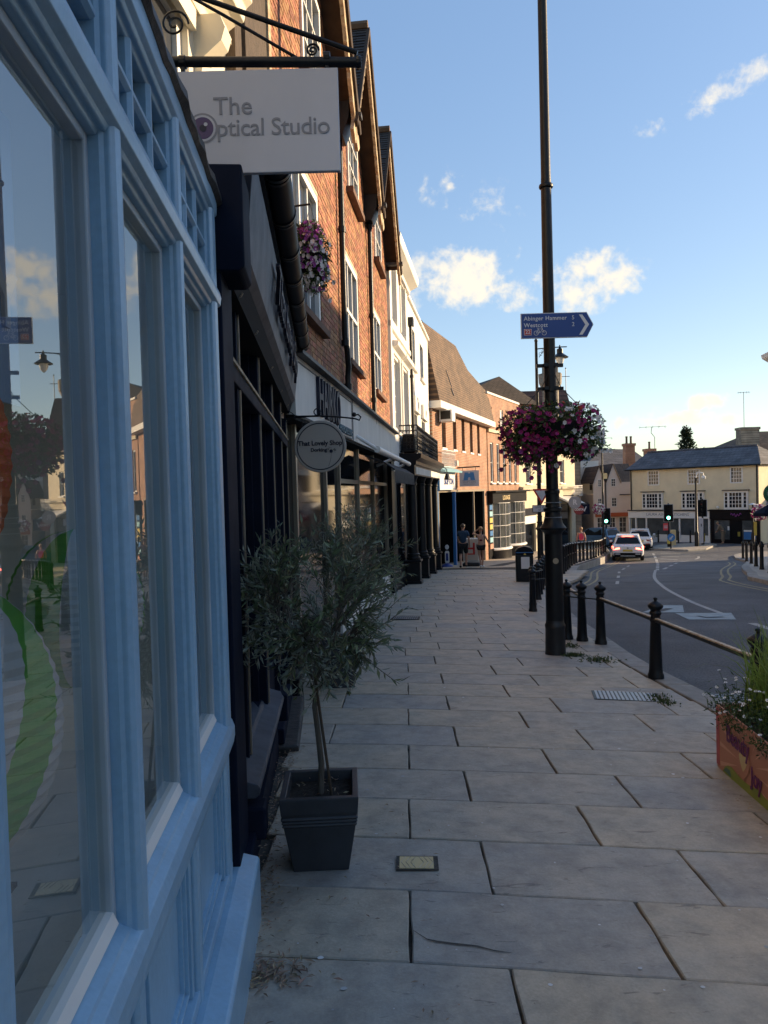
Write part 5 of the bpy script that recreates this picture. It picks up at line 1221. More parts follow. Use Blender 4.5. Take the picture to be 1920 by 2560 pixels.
# basket on the brick wall
c_ = Vector((-1.9, 0, 0)) + Vector((math.sin(rad(6.5)), math.cos(rad(6.5)), 0))*8.35 + Vector((math.cos(rad(6.5)), -math.sin(rad(6.5)), 0))*.21
t = thing('wall_flower_basket', 'hanging basket of white and lilac petunias above the navy awning', 'flower basket', (c_.x, c_.y, 3.83)); t.scale = (.82, .82, 1.0)
MB().lathe([(.05, .12), (.16, .16), (.22, .32), (.23, .42), (.2, .42)], 16).build('basket', 'black_matt', t)
flowerbasket(t, [((0, 0, .48), (.27, .27, .26)), ((.02, -.03, .25), (.22, .22, .24)), ((-.02, 0, .68), (.18, .18, .14))], 2600, 330, lambda p, rg: rg.choice(['petal_white', 'petal_white', 'petal_white', 'petal_lilac']) if p.z < .55 else rg.choice(['petal_lilac', 'petal_white', 'petal_lilac']), 5, .03, (.03, .07), 22)
MB().tube([(-.24, 0, 1.0), (0, 0, 1.02)], .012, 6).tube([(0, 0, 1.02), (-.15, 0, .5)], .004, 4).tube([(0, 0, 1.02), (.15, 0, .5)], .004, 4).build('bracket', 'iron', t)
# ---- bollards and rails
def bollard_mesh():
    return MB().lathe([(.080, 0), (.080, .035), (.070, .055), (.066, .10), (.050, .575), (.057, .585), (.060, .60), (.052, .615), (.047, .63), (.047, .645), (.058, .66), (.060, .675), (.050, .69), (.048, .70), (.070, .722), (.077, .74), (.075, .752), (.050, .775), (.028, .79), (.016, .795), (.014, .803), (.022, .813), (.018, .828), (.0, .835)], 20)
bsrc = None
def bollard(x, y, label, sc=1.0, z=None, group='cast iron bollards along the near kerb'):
    global bsrc
    if bsrc is None: o = bollard_mesh().build('bollard', 'iron', None, smooth=True); bsrc = o
    else: o = bsrc.copy(); COL.objects.link(o)
    o.location = (x, y, zp(x, y) if z is None else z); o.scale = (sc, sc, sc); o.rotation_euler.z = random.uniform(0, 6); o.rotation_euler.x = random.uniform(-.012, .012)
    return tag(o, label, 'bollard', group)
NB = [(2.62, 5.05, 'black iron bollard half hidden by grass behind the orange planter'), (2.74, 7.33, 'nearest fully visible black bollard where two pale rails meet'), (2.83, 9.5, 'black bollard at the far end of the pale rails, right of the lamp column'), (2.66, 9.78, 'black bollard standing between two others just right of the lamp column'), (2.50, 9.95, 'black bollard immediately behind the right edge of the lamp column'),
      (2.73, 13.38, 'front black bollard of the pair left of the lamp column near the bin'), (2.96, 14.5, 'rear black bollard of the pair left of the lamp column near the bin')]
for x, y, l in NB: bollard(x, y, l)
for k, (x, y) in enumerate([(3.2, 13.5), (3.3, 15.6), (3.62, 16.9), (3.95, 18.2), (4.25, 19.4), (4.55, 20.6)]): bollard(x, y, ['first', 'second', 'third', 'fourth', 'fifth', 'sixth'][k]+' from the front of the receding bollard row between lamp column and bin')
def rail(p, q, label, w=.042, h=.042, m='wood_pale', name='bollard_rail', zh=.60):
    p = Vector((p[0], p[1], zp(*p)+zh)); q = Vector((q[0], q[1], zp(*q)+zh)); d = q-p; L = d.length
    t = thing(name, label, 'rail', p); t.rotation_euler = d.to_track_quat('Y', 'Z').to_euler()
    MB().box(-w/2, w/2, .05, L-.05, -h/2, h/2-.012).build('bar', 'iron', t, bevel=.006)
    if m: MB().box(-w/2+.004, w/2-.004, .05, L-.05, h/2-.012, h/2).build('weathered_top', m, t)
rail(NB[2][:2], NB[1][:2], 'pale weathered rail between the far bollard and nearest bollard'); rail(NB[1][:2], NB[0][:2], 'pale weathered rail running from nearest bollard to the planter')
rail(NB[3][:2], (3.15, 13.4), 'pale weathered rail receding behind the lamp column')
rail(NB[4][:2], NB[2][:2], 'lower black tie bar between bollards right of the lamp column', .03, .03, None); rail(NB[4][:2], NB[3][:2], 'upper black tie bar between bollards right of the lamp column', .03, .03, None, zh=.67)
rail(NB[5][:2], (3.25, 13.6), 'lower black tie bar behind the lamp column by the bin', .03, .03, None); rail(NB[6][:2], (3.35, 15.3), 'upper black tie bar behind the lamp column by the bin', .03, .03, None, zh=.67)
# ---- bin
bx, by = 4.06, 21.0; t = thing('litter_bin', 'black street litter bin with domed hood and white notice', 'litter bin', (bx, by, zp(bx, by)), -.15)
MB().box(-.25, .25, -.25, .25, 0, .80).build('body', 'iron', t, bevel=.03); MB().prism([(-.26, .80), (.26, .80), (.26, .90), (.18, 1.0), (.0, 1.05), (-.18, 1.0), (-.26, .90)], lambda u, v, w: (u, w, v), -.26, .26).build('hood', 'black_gloss', t, bevel=.015)
MB().box(-.10, .14, -.262, -.252, .40, .74).build('notice', 'white_board', t); MB().box(-.25, .25, -.268, -.255, .86, .88).build('trim', 'skip_blue', t); MB().prism([(-.03, .80), (.05, .80), (.01, .86)], lambda u, v, w: (u, w, v), -.268, -.262).build('badge', 'plate_yellow', t)
# ---- second lamp with give way sign
L2 = (5.62, 26.0); lampcolumn('lamp_column', 'further black lamp column with hanging lantern behind the flower basket', *L2)
t = thing('give_way_sign', 'red bordered give way triangle with distance plate on the further column', 'sign', (L2[0]+.05, L2[1]-.16, zp(*L2)))
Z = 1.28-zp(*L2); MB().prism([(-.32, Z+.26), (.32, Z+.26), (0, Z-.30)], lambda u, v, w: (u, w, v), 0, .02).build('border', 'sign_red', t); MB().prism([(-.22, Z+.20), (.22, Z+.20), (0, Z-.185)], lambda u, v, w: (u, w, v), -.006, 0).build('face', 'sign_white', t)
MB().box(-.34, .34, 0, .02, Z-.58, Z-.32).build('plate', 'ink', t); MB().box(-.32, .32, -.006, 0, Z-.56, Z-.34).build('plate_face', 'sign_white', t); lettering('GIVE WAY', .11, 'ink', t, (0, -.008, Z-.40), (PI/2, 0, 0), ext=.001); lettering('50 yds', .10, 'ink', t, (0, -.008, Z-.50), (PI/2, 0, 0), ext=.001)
# ---- hanging signs
t = thing('optical_studio_sign', 'white hanging sign board lettered The Optical Studio on iron bracket', 'sign', (-.82*.92, 2.85, 1.55+(2.80-1.55)*.92-.024), .0); t.scale = (.92,)*3
X = lambda x: x+.82; Zs = lambda z: z-2.80
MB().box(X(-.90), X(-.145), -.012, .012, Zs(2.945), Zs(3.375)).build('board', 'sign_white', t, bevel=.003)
BA = MB().tube([(X(-1.25), 0, Zs(3.435)), (X(-.055), 0, Zs(3.40))], .021, 12).build('bar', 'iron', t, smooth=True); MB().lathe([(.024, -.01), (.026, 0), (.024, .01)], 12).xf(Matrix.Translation((X(-.055), 0, Zs(3.40))) @ Matrix.Rotation(PI/2, 4, 'Y')).build('end_cap', 'iron', BA)
for x in (-.80, -.19):
    MB().lathe([(.026, -.014), (.026, .014)], 12).xf(Matrix.Translation((X(x), 0, Zs(3.42))) @ Matrix.Rotation(PI/2, 4, 'Y')).box(X(x)-.008, X(x)+.008, -.01, .01, Zs(3.33), Zs(3.41)).build('hanger', 'iron', t, bevel=.002)
MB().tube([(X(-.06), 0, Zs(3.44)), (X(-1.28), 0, Zs(3.90))], .011, 8).build('stay', 'iron', t); MB().tube([(X(-.30), 0, Zs(3.415)), (X(-.62), -.02, Zs(3.60)), (X(-1.25), -.05, Zs(3.95))], .007, 8).build('stay', 'iron', t)
for (cx, cz, r0) in ((-.25, 3.455, .028), (-.83, 3.58, .06)):
    MB().tube([(X(cx)+r0*(1-k/46)*math.cos(k*.3), 0, Zs(cz)+r0*(1-k/46)*math.sin(k*.3)) for k in range(40)], .005, 5).build('scroll', 'iron', t)
LS = lambda s, size, x, z, m='sign_grey', **k: lettering(s, size, m, t, (X(x), -.0135, Zs(z)), (PI/2, 0, 0), ext=.0012, **k)
LS('The', .105, -.675, 3.222, align='LEFT', bold=.0006); LS('ptical Studio', .103, -.665, 3.132, align='LEFT', space=.95, bold=.0004)
ec = (-.722, 3.135)
for r, m, dx, dz, y in ((.064, 'sign_grey', 0, 0, -.0135), (.055, 'sign_white', 0, 0, -.0145), (.046, 'sign_purple', 0, 0, -.0155), (.015, 'ink', .002, .0, -.0165), (.008, 'sign_white', .014, .015, -.0175)):
    mb = MB().lathe([(0, 0), (r, 0)], 28, cap=False); mb.v = [(X(ec[0]+dx)+a, y, Zs(ec[1]+dz)+b) for a, b, c in mb.v]; mb.build('eye_logo', m, t)
# round sign
RS = (-.60, 7.0, 2.015); t = thing('round_shop_sign', 'round stone coloured hanging sign lettered That Lovely Shop Dorking', 'sign', (RS[0], RS[1], RS[2]-.3)); rr = .252
mb = MB().lathe([(0, -.02), (rr-.006, -.02), (rr, -.014), (rr, .014), (rr-.006, .02), (0, .02)], 48); mb.v = [(x, z, y+.3) for x, y, z in mb.v]; mb.build('disc', 'stone_sign', t, smooth=True)
mb = MB().lathe([(rr*.865, 0), (rr*.89, .001), (rr*.905, 0)], 48, cap=False); mb.v = [(x, -.0215-z, y+.3) for x, y, z in mb.v]; mb.build('ring', 'ink', t)
mb = MB(); 
LR = lambda s, size, x, z, **k: lettering(s, size, 'ink', t, (x, -.0225, .3+z), (PI/2, 0, 0), ext=.001, **k)
LR('That Lovely Shop', .064, 0, .030, sx=.95, bold=.002); LR('Dorking', .047, -.015, -.035, bold=.0018)
dl = MB(); dc = (.105, -.048); rg = random.Random(1)
l0 = MB().lathe([(0, 0), (.017, 0)], 16, cap=False); l0.v = [(dc[0]+x, -.0225, .3+dc[1]+y) for x, y, z in l0.v]; dl.add(l0)
for k in range(22):
    a = rg.uniform(-.4, PI+.6)+PI*.5*0; r0, r1 = rg.uniform(.022, .032), rg.uniform(.036, .055); dl.tube([(dc[0]+r0*math.cos(a), -.0225, .3+dc[1]+r0*math.sin(a)), (dc[0]+r1*math.cos(a), -.0225, .3+dc[1]+r1*math.sin(a))], .0011, 3)
dl.tube([(dc[0]+.0-.03*(k/10)**2, -.0225, .3+dc[1]-.016-.13*k/10) for k in range(11)], .0016, 4); dl.build('dandelion', 'ink', t)
br = MB(); br.tube([(-.42+.085*k/1.0*1.0, 0, .56+.035*math.sin(k/9*PI)+.012*k*(0)) for k in range(0, 10)], .008, 6)
br.tube([(.345, 0, .56), (.385, 0, .545), (.40, 0, .575), (.375, 0, .60), (.345, 0, .595)], .008, 6)
br.lathe([(0, -.024), (.017, -.017), (.024, 0), (.017, .017), (0, .024)], 12, (.335, 0, .60))
br.tube([(-.02+.032*math.cos(a*.5), 0, .635+.032*math.sin(a*.5)) for a in range(13)], .006, 5); br.tube([(-.40+.17*k/9, 0, .60+.05*math.sin(k/9*PI)) for k in range(10)] + [(-.1, 0, .60), (-.02, 0, .60)], .005, 5); br.tube([(-.36+.04*math.cos(a*.6), 0, .54+.04*math.sin(a*.6)) for a in range(10)], .005, 5)
for x in (-.17, .17): br.tube([(x, 0, .57), (x, 0, .49)], .004, 5)
br.build('scroll_bracket', 'iron', t)
# building society hanging sign
p = at(1173, 1196, 33.5); t = thing('castle_sign', 'white hanging sign with blue castle emblem above the dark entrance', 'sign', (p.x, p.y, p.z-.5), -.1)
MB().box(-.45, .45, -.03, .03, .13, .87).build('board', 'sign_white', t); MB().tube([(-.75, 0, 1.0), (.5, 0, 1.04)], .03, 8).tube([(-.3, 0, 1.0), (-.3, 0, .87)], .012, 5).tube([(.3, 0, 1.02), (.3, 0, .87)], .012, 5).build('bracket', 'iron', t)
MB().prism([(-.27, .42), (-.21, .78), (-.04, .78), (-.04, .73), (.04, .73), (.04, .78), (.21, .78), (.27, .42), (.06, .42), (.05, .53), (0, .56), (-.05, .53), (-.06, .42)], lambda u, v, w: (u, w, v), -.036, -.031).build('castle_emblem', 'skip_blue', t); MB().box(-.33, .33, -.036, -.031, .405, .415).build('rule', 'skip_blue', t)
lettering('SKIPTON', .15, 'sign_grey', t, (0, -.036, .33), (PI/2, 0, 0), ext=.002); lettering('BUILDING SOCIETY', .06, 'sign_grey', t, (0, -.036, .23), (PI/2, 0, 0), ext=.002)
mat('maroon', (.16, .012, .018), .5)
# smaller projecting signs far along
for i, (px, py, Y, r, m, lab, txt) in enumerate([(1437, 1256, 50, .44, 'sign_grey', 'round grey projecting sign with letter R above the far pavement', 'R'), (1447, 1274, 50.5, .36, 'maroon', 'round dark red projecting sign below the grey one', 'COSTA'), (1461, 1273, 52, .38, 'navy_paint', 'square navy projecting sign with pale letter V', 'V')]):
    p = at(px, py, Y); t = thing('projecting_sign', lab, 'sign', (p.x, p.y, p.z-r), 0, 'projecting signs in the distance')
    if i < 2: mb = MB().lathe([(0, -.03), (r, -.03), (r, .03), (0, .03)], 24); mb.v = [(x, z, y+r) for x, y, z in mb.v]
    else: mb = MB().box(-r, r, -.03, .03, 0, 2*r)
    mb.build('disc' if i < 2 else 'board', m, t); lettering(txt, .5 if len(txt) == 1 else .2, 'sign_white', t, (0, -.035, r), (PI/2, 0, 0), ext=.002, bold=.01); MB().tube([(-.8, 0, 2*r+.05), (.3, 0, 2*r+.05)], .03, 5).build('bracket', 'iron', t)
# ---- pavement covers
def flat(name, label, cat, x, y, w, d, rot=0):
    t = thing(name, label, cat, (x, y, zp(x, y)+.004), rot); t.rotation_euler = (-.05, .02, rot); return t
t = flat('stopcock_cover', 'small worn pale metal stopcock cover set in the near paving', 'cover', .11, 3.285, .2, .14, -.03)
MB().box(-.097, .097, -.068, .068, -.004, -.0005).build('surround', 'joint', t); MB().box(-.082, .075, -.058, .058, -.002, .0015).build('lid', 'cream_paint', t)
mb = MB(); 
for s in (-1, 1):
    for k in range(3): mb.tube([(s*(.008+.022*k), -.055, .0015), (s*(.030+.022*k), 0, .0015), (s*(.008+.022*k), .055, .0015)], .0022, 4)
mb.build('rib', 'wood_pale', t)
t = flat('cellar_light', 'iron grid pavement light with small white studs near the kerb', 'grate', 2.17, 6.52, .6, .4, -.2)
MB().box(-.30, .36, -.17, .17, -.003, .003).build('frame', 'iron', t); mb = MB()
for i in range(15):
    for j in range(8): mb.box(-.275+i*.036, -.253+i*.036, -.155+j*.041, -.13+j*.041, .003, .007)
tag(mb.build('studs', 'sign_lightgrey', t), kind='stuff'); MB().box(.29, .36, -.165, .165, .003, .006).build('pale_edge', 'kerbstone', t)
t = flat('cellar_grate', 'dark slotted iron grate in the paving beside the salon', 'grate', .33, 12.45, .5, .5, -.1); MB().box(-.24, .24, -.22, .22, -.002, .003).build('frame', 'iron', t)
for k in range(12): MB().box(-.21+.036*k, -.195+.036*k, -.2, .2, .003, .008).build('bar', 'steel_plate', t)
# ================================================================== plants
def pot(name, label, x, y, top, bot, h, m='pot', rot=0.0, zz=None):
    z = zp(x, y)+.004 if zz is None else zz; t = thing(name, label, 'pot', (x, y, z), rot); T, b_ = top/2, bot/2
    mb = MB(); lv = [(0, b_), (h*.60, b_+(T-b_)*.68)]
    for k in range(3): zz_ = h*(.62+.045*k); w = b_+(T-b_)*(.70+.05*k); lv += [(zz_, w), (zz_+h*.012, w+.006), (zz_+h*.03, w+.006), (zz_+h*.04, w)]
    lv += [(h*.80, b_+(T-b_)*.9), (h*.97, T), (h, T), (h, T-.028), (h*.86, T-.034)]
    for z_, w in lv: mb.v += [(-w, -w, z_), (w, -w, z_), (w, w, z_), (-w, w, z_)]
    for i in range(len(lv)-1):
        for q in range(4): mb.f.append((4*i+q, 4*i+(q+1) % 4, 4*i+4+(q+1) % 4, 4*i+4+q))
    mb.f.append((3, 2, 1, 0)); mb.build('body', m, t, bevel=.004); w = T-.034
    s = MB(); n = 10; rg = random.Random(9)
    for i in range(n+1):
        for j in range(n+1): s.v.append((-w+2*w*i/n, -w+2*w*j/n, h*.87+rg.uniform(-.006, .008)))
    for i in range(n):
        for j in range(n): a = i*(n+1)+j; s.f.append((a, a+n+1, a+n+2, a+1))
    s.build('soil', 'soil', t); return t
def olive(label, x, y, z, trunk, cc, R, nbr, nleaf, seed, lsize=(.045, .075), stake=True, lob=None):
    rg = random.Random(seed); t = thing('olive_tree', label, 'tree', (x, y, z))
    tp = [Vector(p) for p in trunk]; top = tp[-1]
    K = len(tp); MB().tube(tp, [.0155-.005*i/(K-1) for i in range(K)], 9).build('trunk', 'bark', t, smooth=True)
    if stake: MB().tube([(.055, -.02, 0), tuple(tp[-1]+Vector((.0, -.012, .03)))], .007, 7).build('stake', 'timber', t); MB().tube([(tp[-2].x+.022*math.cos(a*.7), tp[-2].y+.022*math.sin(a*.7)-.003, tp[-2].z+.02) for a in range(10)], .003, 4).build('tie', 'leaf_green', t)
    bm_ = MB(); lm = MB(); C = Vector(cc)
    limbs = []
    for k in range(7):
        a = 2*PI*k/7+rg.uniform(-.3, .3); e = C+Vector((math.cos(a)*R[0]*.45, math.sin(a)*R[1]*.45, rg.uniform(-.25, .45)*R[2])); mid = top.lerp(e, .5)+Vector((math.cos(a), math.sin(a), 0))*.05
        limbs.append((mid, e)); bm_.tube([top-Vector((0, 0, .02)), top.lerp(mid, .5)+Vector((0, 0, .02)), mid, e], [.009, .007, .0055, .004], 6)
    for k in range(nbr):
        v = rv(rg); q = rg.uniform(.55, 1.0)**.6
        if rg.random() < .22: q *= rg.uniform(1.05, 1.45)
        e = C+Vector((v.x*R[0], v.y*R[1], v.z*R[2]))*q
        mid, le = min(limbs, key=lambda L: (L[1]-e).length+rg.uniform(0, .12)); st = mid.lerp(le, rg.uniform(0, 1))
        ct = st.lerp(e, .55)+Vector((0, 0, rg.uniform(-.02, .07)))+rv(rg)*.03
        pts = [(st*(1-u)**2+ct*2*u*(1-u)+e*u*u) for u in [i/7 for i in range(8)]]
        bm_.tube(pts, [.0032, .003, .0027, .0024, .002, .0018, .0015, .001], 4, cap=False)
        Lb = (e-st).length; n = max(5, int(nleaf*rg.uniform(.7, 1.3)))
        for i in range(n):
            u = .22+.8*i/n; u = min(u, 1.0); p = st*(1-u)**2+ct*2*u*(1-u)+e*u*u; d = ((ct-st)*(1-u)+(e-ct)*u).normalized()
            sd_ = rv(rg); sd_ = (sd_-d*sd_.dot(d)).normalized()
            ld = (d*rg.uniform(.5, 1.0)+sd_*rg.uniform(.5, 1.0)); nn = sd_.cross(d)+rv(rg)*.5
            leaf(lm, p, ld, (d-ld*.3+rv(rg)*.3), rg.uniform(*lsize), rg.uniform(.009, .018), rg.uniform(.02, .22))
    cr = bm_.build('branches', 'bark', t); tag(lm.build('crown', 'olive_leaf', t), kind='stuff'); return t
PTX, PTY = -.335, 3.36; pz = zp(PTX, PTY)
pot('square_planter', 'dark grey ribbed square pot standing nearest on the pavement', PTX, PTY, .355, .25, .355, rot=.05)
olive('leafy olive tree in the nearest ribbed square pot', PTX, PTY, pz+.30, [(0, 0, 0), (.008, 0, .15), (-.004, .0, .30), (-.016, 0, .42), (-.008, 0, .50), (-.012, 0, .56)], (.0, .0, .90), (.44, .40, .44), 285, 14, 31, (.03, .070))
pot('square_planter', 'dark grey square pot partly hidden behind the nearest olive tree', -.50, 7.15, .40, .30, .42, rot=.1)
olive('second olive tree further along behind the nearest one', -.50, 7.15, zp(-.5, 7.15)+.36, [(0, 0, 0), (.02, 0, .15), (.03, 0, .3), (.05, 0, .42)], (.22, 0, .95), (.52, .42, .52), 190, 14, 77, (.045, .09), stake=False)
# wilted and dry olive leaves on the pavement
rg = random.Random(8); mb = MB()
def fleck(x, y, L, w, flat_=.3):
    a = rg.uniform(0, 2*PI); leaf(mb, Vector((x, y, zp(x, y)+rg.uniform(.006, .014))), Vector((math.cos(a), math.sin(a), rg.uniform(-.02, .18))), Vector((0, 0, 1)), L, w, .12)
for k in range(620):
    y = rg.uniform(2.2, 6.3); y = y if rg.random() < .6 else rg.choice([2.75, 3.0, 3.9, 4.6])+rg.gauss(0, .14); f = -.64 if y < 3 else -.66-.085*(y-3)
    fleck(f+abs(rg.gauss(.02, .09)), y, rg.uniform(.008, .035), rg.uniform(.004, .010))
for k in range(150): fleck(-.50+abs(rg.gauss(0, .09)), 2.47+rg.gauss(0, .045), rg.uniform(.015, .055), rg.uniform(.005, .013))
for k in range(240): fleck(-.60+abs(rg.gauss(0, .05)), rg.uniform(2.2, 3.4), rg.uniform(.008, .03), rg.uniform(.004, .010))
for k in range(200): y = rg.uniform(3.2, 5.2); fleck(-.62-.06*(y-3)+abs(rg.gauss(0, .06)), y, rg.uniform(.01, .04), rg.uniform(.005, .012))
for k in range(60): fleck(rg.uniform(-.45, .2), rg.uniform(2.0, 4.2), rg.uniform(.01, .035), rg.uniform(.003, .009))
for k in range(40): fleck(2.0-abs(rg.gauss(0, .06)), rg.uniform(3.4, 4.5), rg.uniform(.01, .03), rg.uniform(.004, .008))
for k in range(26):
    fleck(PTX+rg.uniform(-.14, .14), PTY+rg.uniform(-.14, .14), .03, .006); mb.v[-4:] = [(a, b, pz+.325+rg.uniform(0, .01)) for a, b, c in mb.v[-4:]]
tag(mb.build('leaf_litter', 'dry_leaf'), 'dry brown leaf litter gathered along the foot of the shopfronts', 'leaf litter', kind='stuff')
# pale crumbs and gum spots on the slabs
mb = MB(); rg = random.Random(19)
for k in range(150):
    x, y = rg.uniform(-.4, 2.6), 1.9+7*rg.random()**1.4; r = rg.choice([.003, .004, .005, .006, .008, .011])
    z = zp(x, y)+.0065; mb.face([(x+r*math.cos(a*PI/4)*rg.uniform(.8, 1.2), y+r*math.sin(a*PI/4)*rg.uniform(.7, 1.1), z) for a in range(8)])
tag(mb.build('gum_spots', mat('gum_pale', (.55, .54, .53), .8, isl=.35)), 'pale trodden gum spots scattered over the paving', 'gum spots', kind='stuff')
mb = MB(); cp = [(.07, 2.72), (.12, 2.66), (.16, 2.645), (.22, 2.63), (.30, 2.615), (.36, 2.585), (.42, 2.57)]
for i in range(len(cp)-1):
    (x0, y0), (x1, y1) = cp[i], cp[i+1]; w0, w1 = .0045*math.sin(PI*(i+.4)/6.6)+.001, .0045*math.sin(PI*(i+1.4)/6.6)+.0005
    mb.face([(x0, y0-w0, zp(x0, y0)+.0055), (x1, y1-w1, zp(x1, y1)+.0055), (x1, y1+w1, zp(x1, y1)+.0055), (x0, y0+w0, zp(x0, y0)+.0055)])
mb.build('slab_crack', 'joint', PAVE)
# weeds by the lamp column
for k, (x, y, s, lab) in enumerate([(2.24, 8.62, 1.0, 'green weed tuft at the foot of the lamp column'), (2.45, 8.30, .9, 'trailing green weed in the paving joint right of the lamp column'), (2.42, 6.35, .7, 'yellowish weed strip beside the pavement light'), (2.38, 9.3, .6, 'small weed at the bollard foot behind the lamp column')]):
    mb = MB(); rg = random.Random(40+k)
    for i in range(220):
        dx, dy = rg.gauss(0, .055)*(1+.8*(k == 1)), rg.gauss(0, .04)*(1+1.2*(k > 0)); leaf(mb, Vector((dx, dy, 0)), rv(rg)+Vector((0, 0, .9)), rv(rg), rg.uniform(.02, .06)*s, .014)
    t = thing('weed_tuft', lab, 'weed', (x, y, zp(x, y)+.002), 0, 'weeds in the paving'); tag(mb.build('leaves', 'weed', t), kind='stuff')
# ---- orange planter
qx, qy = 2.11, 4.61; ang = 4.7; t = thing('painted_planter', 'orange painted trough planter lettered Beauty and Joy at right edge', 'planter', (qx, qy, zp(qx, qy)+.0), -rad(ang)); H_ = .405
# local: x to the right (road side), y ahead; box runs back towards the camera
MB().box(0, .012, -1.4, 0, -.0, H_).build('side_panel', 'orange_paint', t, bevel=.003); MB().box(.012, .5, -.012, 0, 0, H_).build('end_panel', 'orange_paint', t); MB().box(.488, .5, -1.4, -.012, 0, H_).build('side_panel', 'orange_paint', t); MB().box(.012, .488, -1.4, -1.388, 0, H_).build('end_panel', 'orange_paint', t); MB().box(.012, .488, -1.388, -.012, .05, H_-.05).build('soil', 'soil', t)
MB().box(-.003, 0, -.045, 0, 0.02, H_-.02).build('edge_strip', 'pink_paint', t)
mb = MB()
for k in range(40):
    a = -PI/2+PI*2*k/40; 
    if k % 2: continue
    c0 = (-.46, .17); R1 = .75; e = []
    for da, rr_ in ((0, .13), (-.035, R1), (.035, R1)):
        yy, zz = c0[0]+rr_*math.cos(a+da), c0[1]+rr_*math.sin(a+da)
        e.append((yy, zz))
    # keep rays on the panel
    cl = []
    for yy, zz in e:
        s_ = 1.0
        for lim, v0, v1 in ((-.06, c0[0], yy), (-1.35, c0[0], yy)):
            if (lim == -.06 and v1 > lim) or (lim == -1.35 and v1 < lim): s_ = min(s_, (lim-v0)/(v1-v0))
        for lim in (.03, H_-.01):
            if (lim > .2 and zz > lim) or (lim < .2 and zz < lim): s_ = min(s_, (lim-c0[1])/(zz-c0[1]))
        cl.append((c0[0]+(yy-c0[0])*s_, c0[1]+(zz-c0[1])*s_))
    mb.face([(-.002, a_, b_) for a_, b_ in cl])
mb.build('painted_rays', mat('ray_paint', (.68, .38, .27), .55), t)
def blob(pts, m, x=-.0035, name='painted_shape'): mb = MB(); mb.face([(x, a_, b_) for a_, b_ in pts]); return mb.build(name, m, t)
blob([(-.10, .006), (-.14, .05), (-.19, .075), (-.25, .085), (-.33, .075), (-.42, .07), (-.52, .08), (-.62, .10), (-.75, .09), (-.9, .07), (-1.1, .05), (-1.35, .03), (-1.35, .006)], 'lime_paint'); blob([(-.12, .02), (-.16, .05), (-.22, .055), (-.24, .02)], 'teal_paint', -.0045)
heart = [(-.06*math.sin(a)**3*1.0, (.05*math.cos(a)-.02*math.cos(2*a)-.008*math.cos(3*a))) for a in [k*2*PI/24 for k in range(24)]]
blob([(-.42+u*1.6, .175+v*1.7) for u, v in heart], 'orange_paint', -.0042); blob([(-.42+u*.95, .185+v*1.0) for u, v in heart], 'cream_paint', -.0055)
for s, yy, zz, sz in (('Beauty', -.34, .275, .155), ('Joy', -.60, .145, .145)): o = lettering(s, sz, 'purple_paint', t, (-.006, yy, zz), (PI/2, 0, -PI/2), ext=.001, sx=.8, bold=.003)
# daisies and grass growing in it
mb = MB(); dz = MB(); gb = MB(); rg = random.Random(14)
for k in range(3600):
    x, y = rg.uniform(-.05, .5), rg.uniform(-1.35, .06); h = H_-.03+abs(rg.gauss(0, .07))
    if x < .03 and rg.random() < .4: h -= rg.uniform(0, .07)*(1.6 if y > -.15 else 1); x = -.02-.03*rg.random()
    leaf(mb, Vector((x, y, h)), rv(rg)+Vector((0, 0, .35)), rv(rg), rg.uniform(.02, .05), .010)
for k in range(150):
    x, y = rg.uniform(-.04, .48), rg.uniform(-1.35, .08); h = H_+rg.uniform(-.02, .2); b0 = Vector((x, y, H_-.05)); e = Vector((x+rg.uniform(-.06, .06), y+rg.uniform(-.04, .06), h))
    mb.tube([b0, b0.lerp(e, .5)+Vector((.01, 0, 0)), e], .0013, 3, cap=False); petunia(dz, e, Vector((rg.uniform(-.5, .3), rg.uniform(-.8, .1), .8)), .012, rg)
for k in range(9):
    y = rg.uniform(-.75, -.05); x = -.02; n = rg.randint(2, 6); p_ = Vector((0, y, H_-.01))
    for i in range(n): q_ = p_+Vector((-.004+rg.uniform(-.004, .002), rg.uniform(-.012, .012), -.018)); q_.x = min(q_.x, -.012); leaf(mb, p_, rv(rg)+Vector((-.2, 0, -.5)), rv(rg), .022, .010); p_ = q_
for k in range(300):
    x, y = rg.gauss(.33, .08), rg.gauss(-.22, .10); h = rg.uniform(.34, .66); dx, dy = rg.gauss(-.03, .16), rg.gauss(0, .13); w = rg.uniform(.004, .009); b0 = Vector((x, y, H_-.04)); s_ = Vector((w, 0, 0)); prev = None
    for i in range(6):
        u = i/5; c = b0+Vector((dx*u*u, dy*u*u, h*u-.16*u**3*abs(dx)*4)); ww = s_*(1-u*.92); cur = (tuple(c-ww), tuple(c+ww))
        if prev: j = len(gb.v); gb.v += [prev[0], prev[1], cur[1], cur[0]]; gb.f.append((j, j+1, j+2, j+3))
        prev = cur
tag(mb.build('foliage', 'leaf_green', t), kind='stuff'); tag(dz.build('daisies', 'petal_white', t), kind='stuff'); tag(gb.build('grass_clump', 'grass_blade', t), kind='stuff')
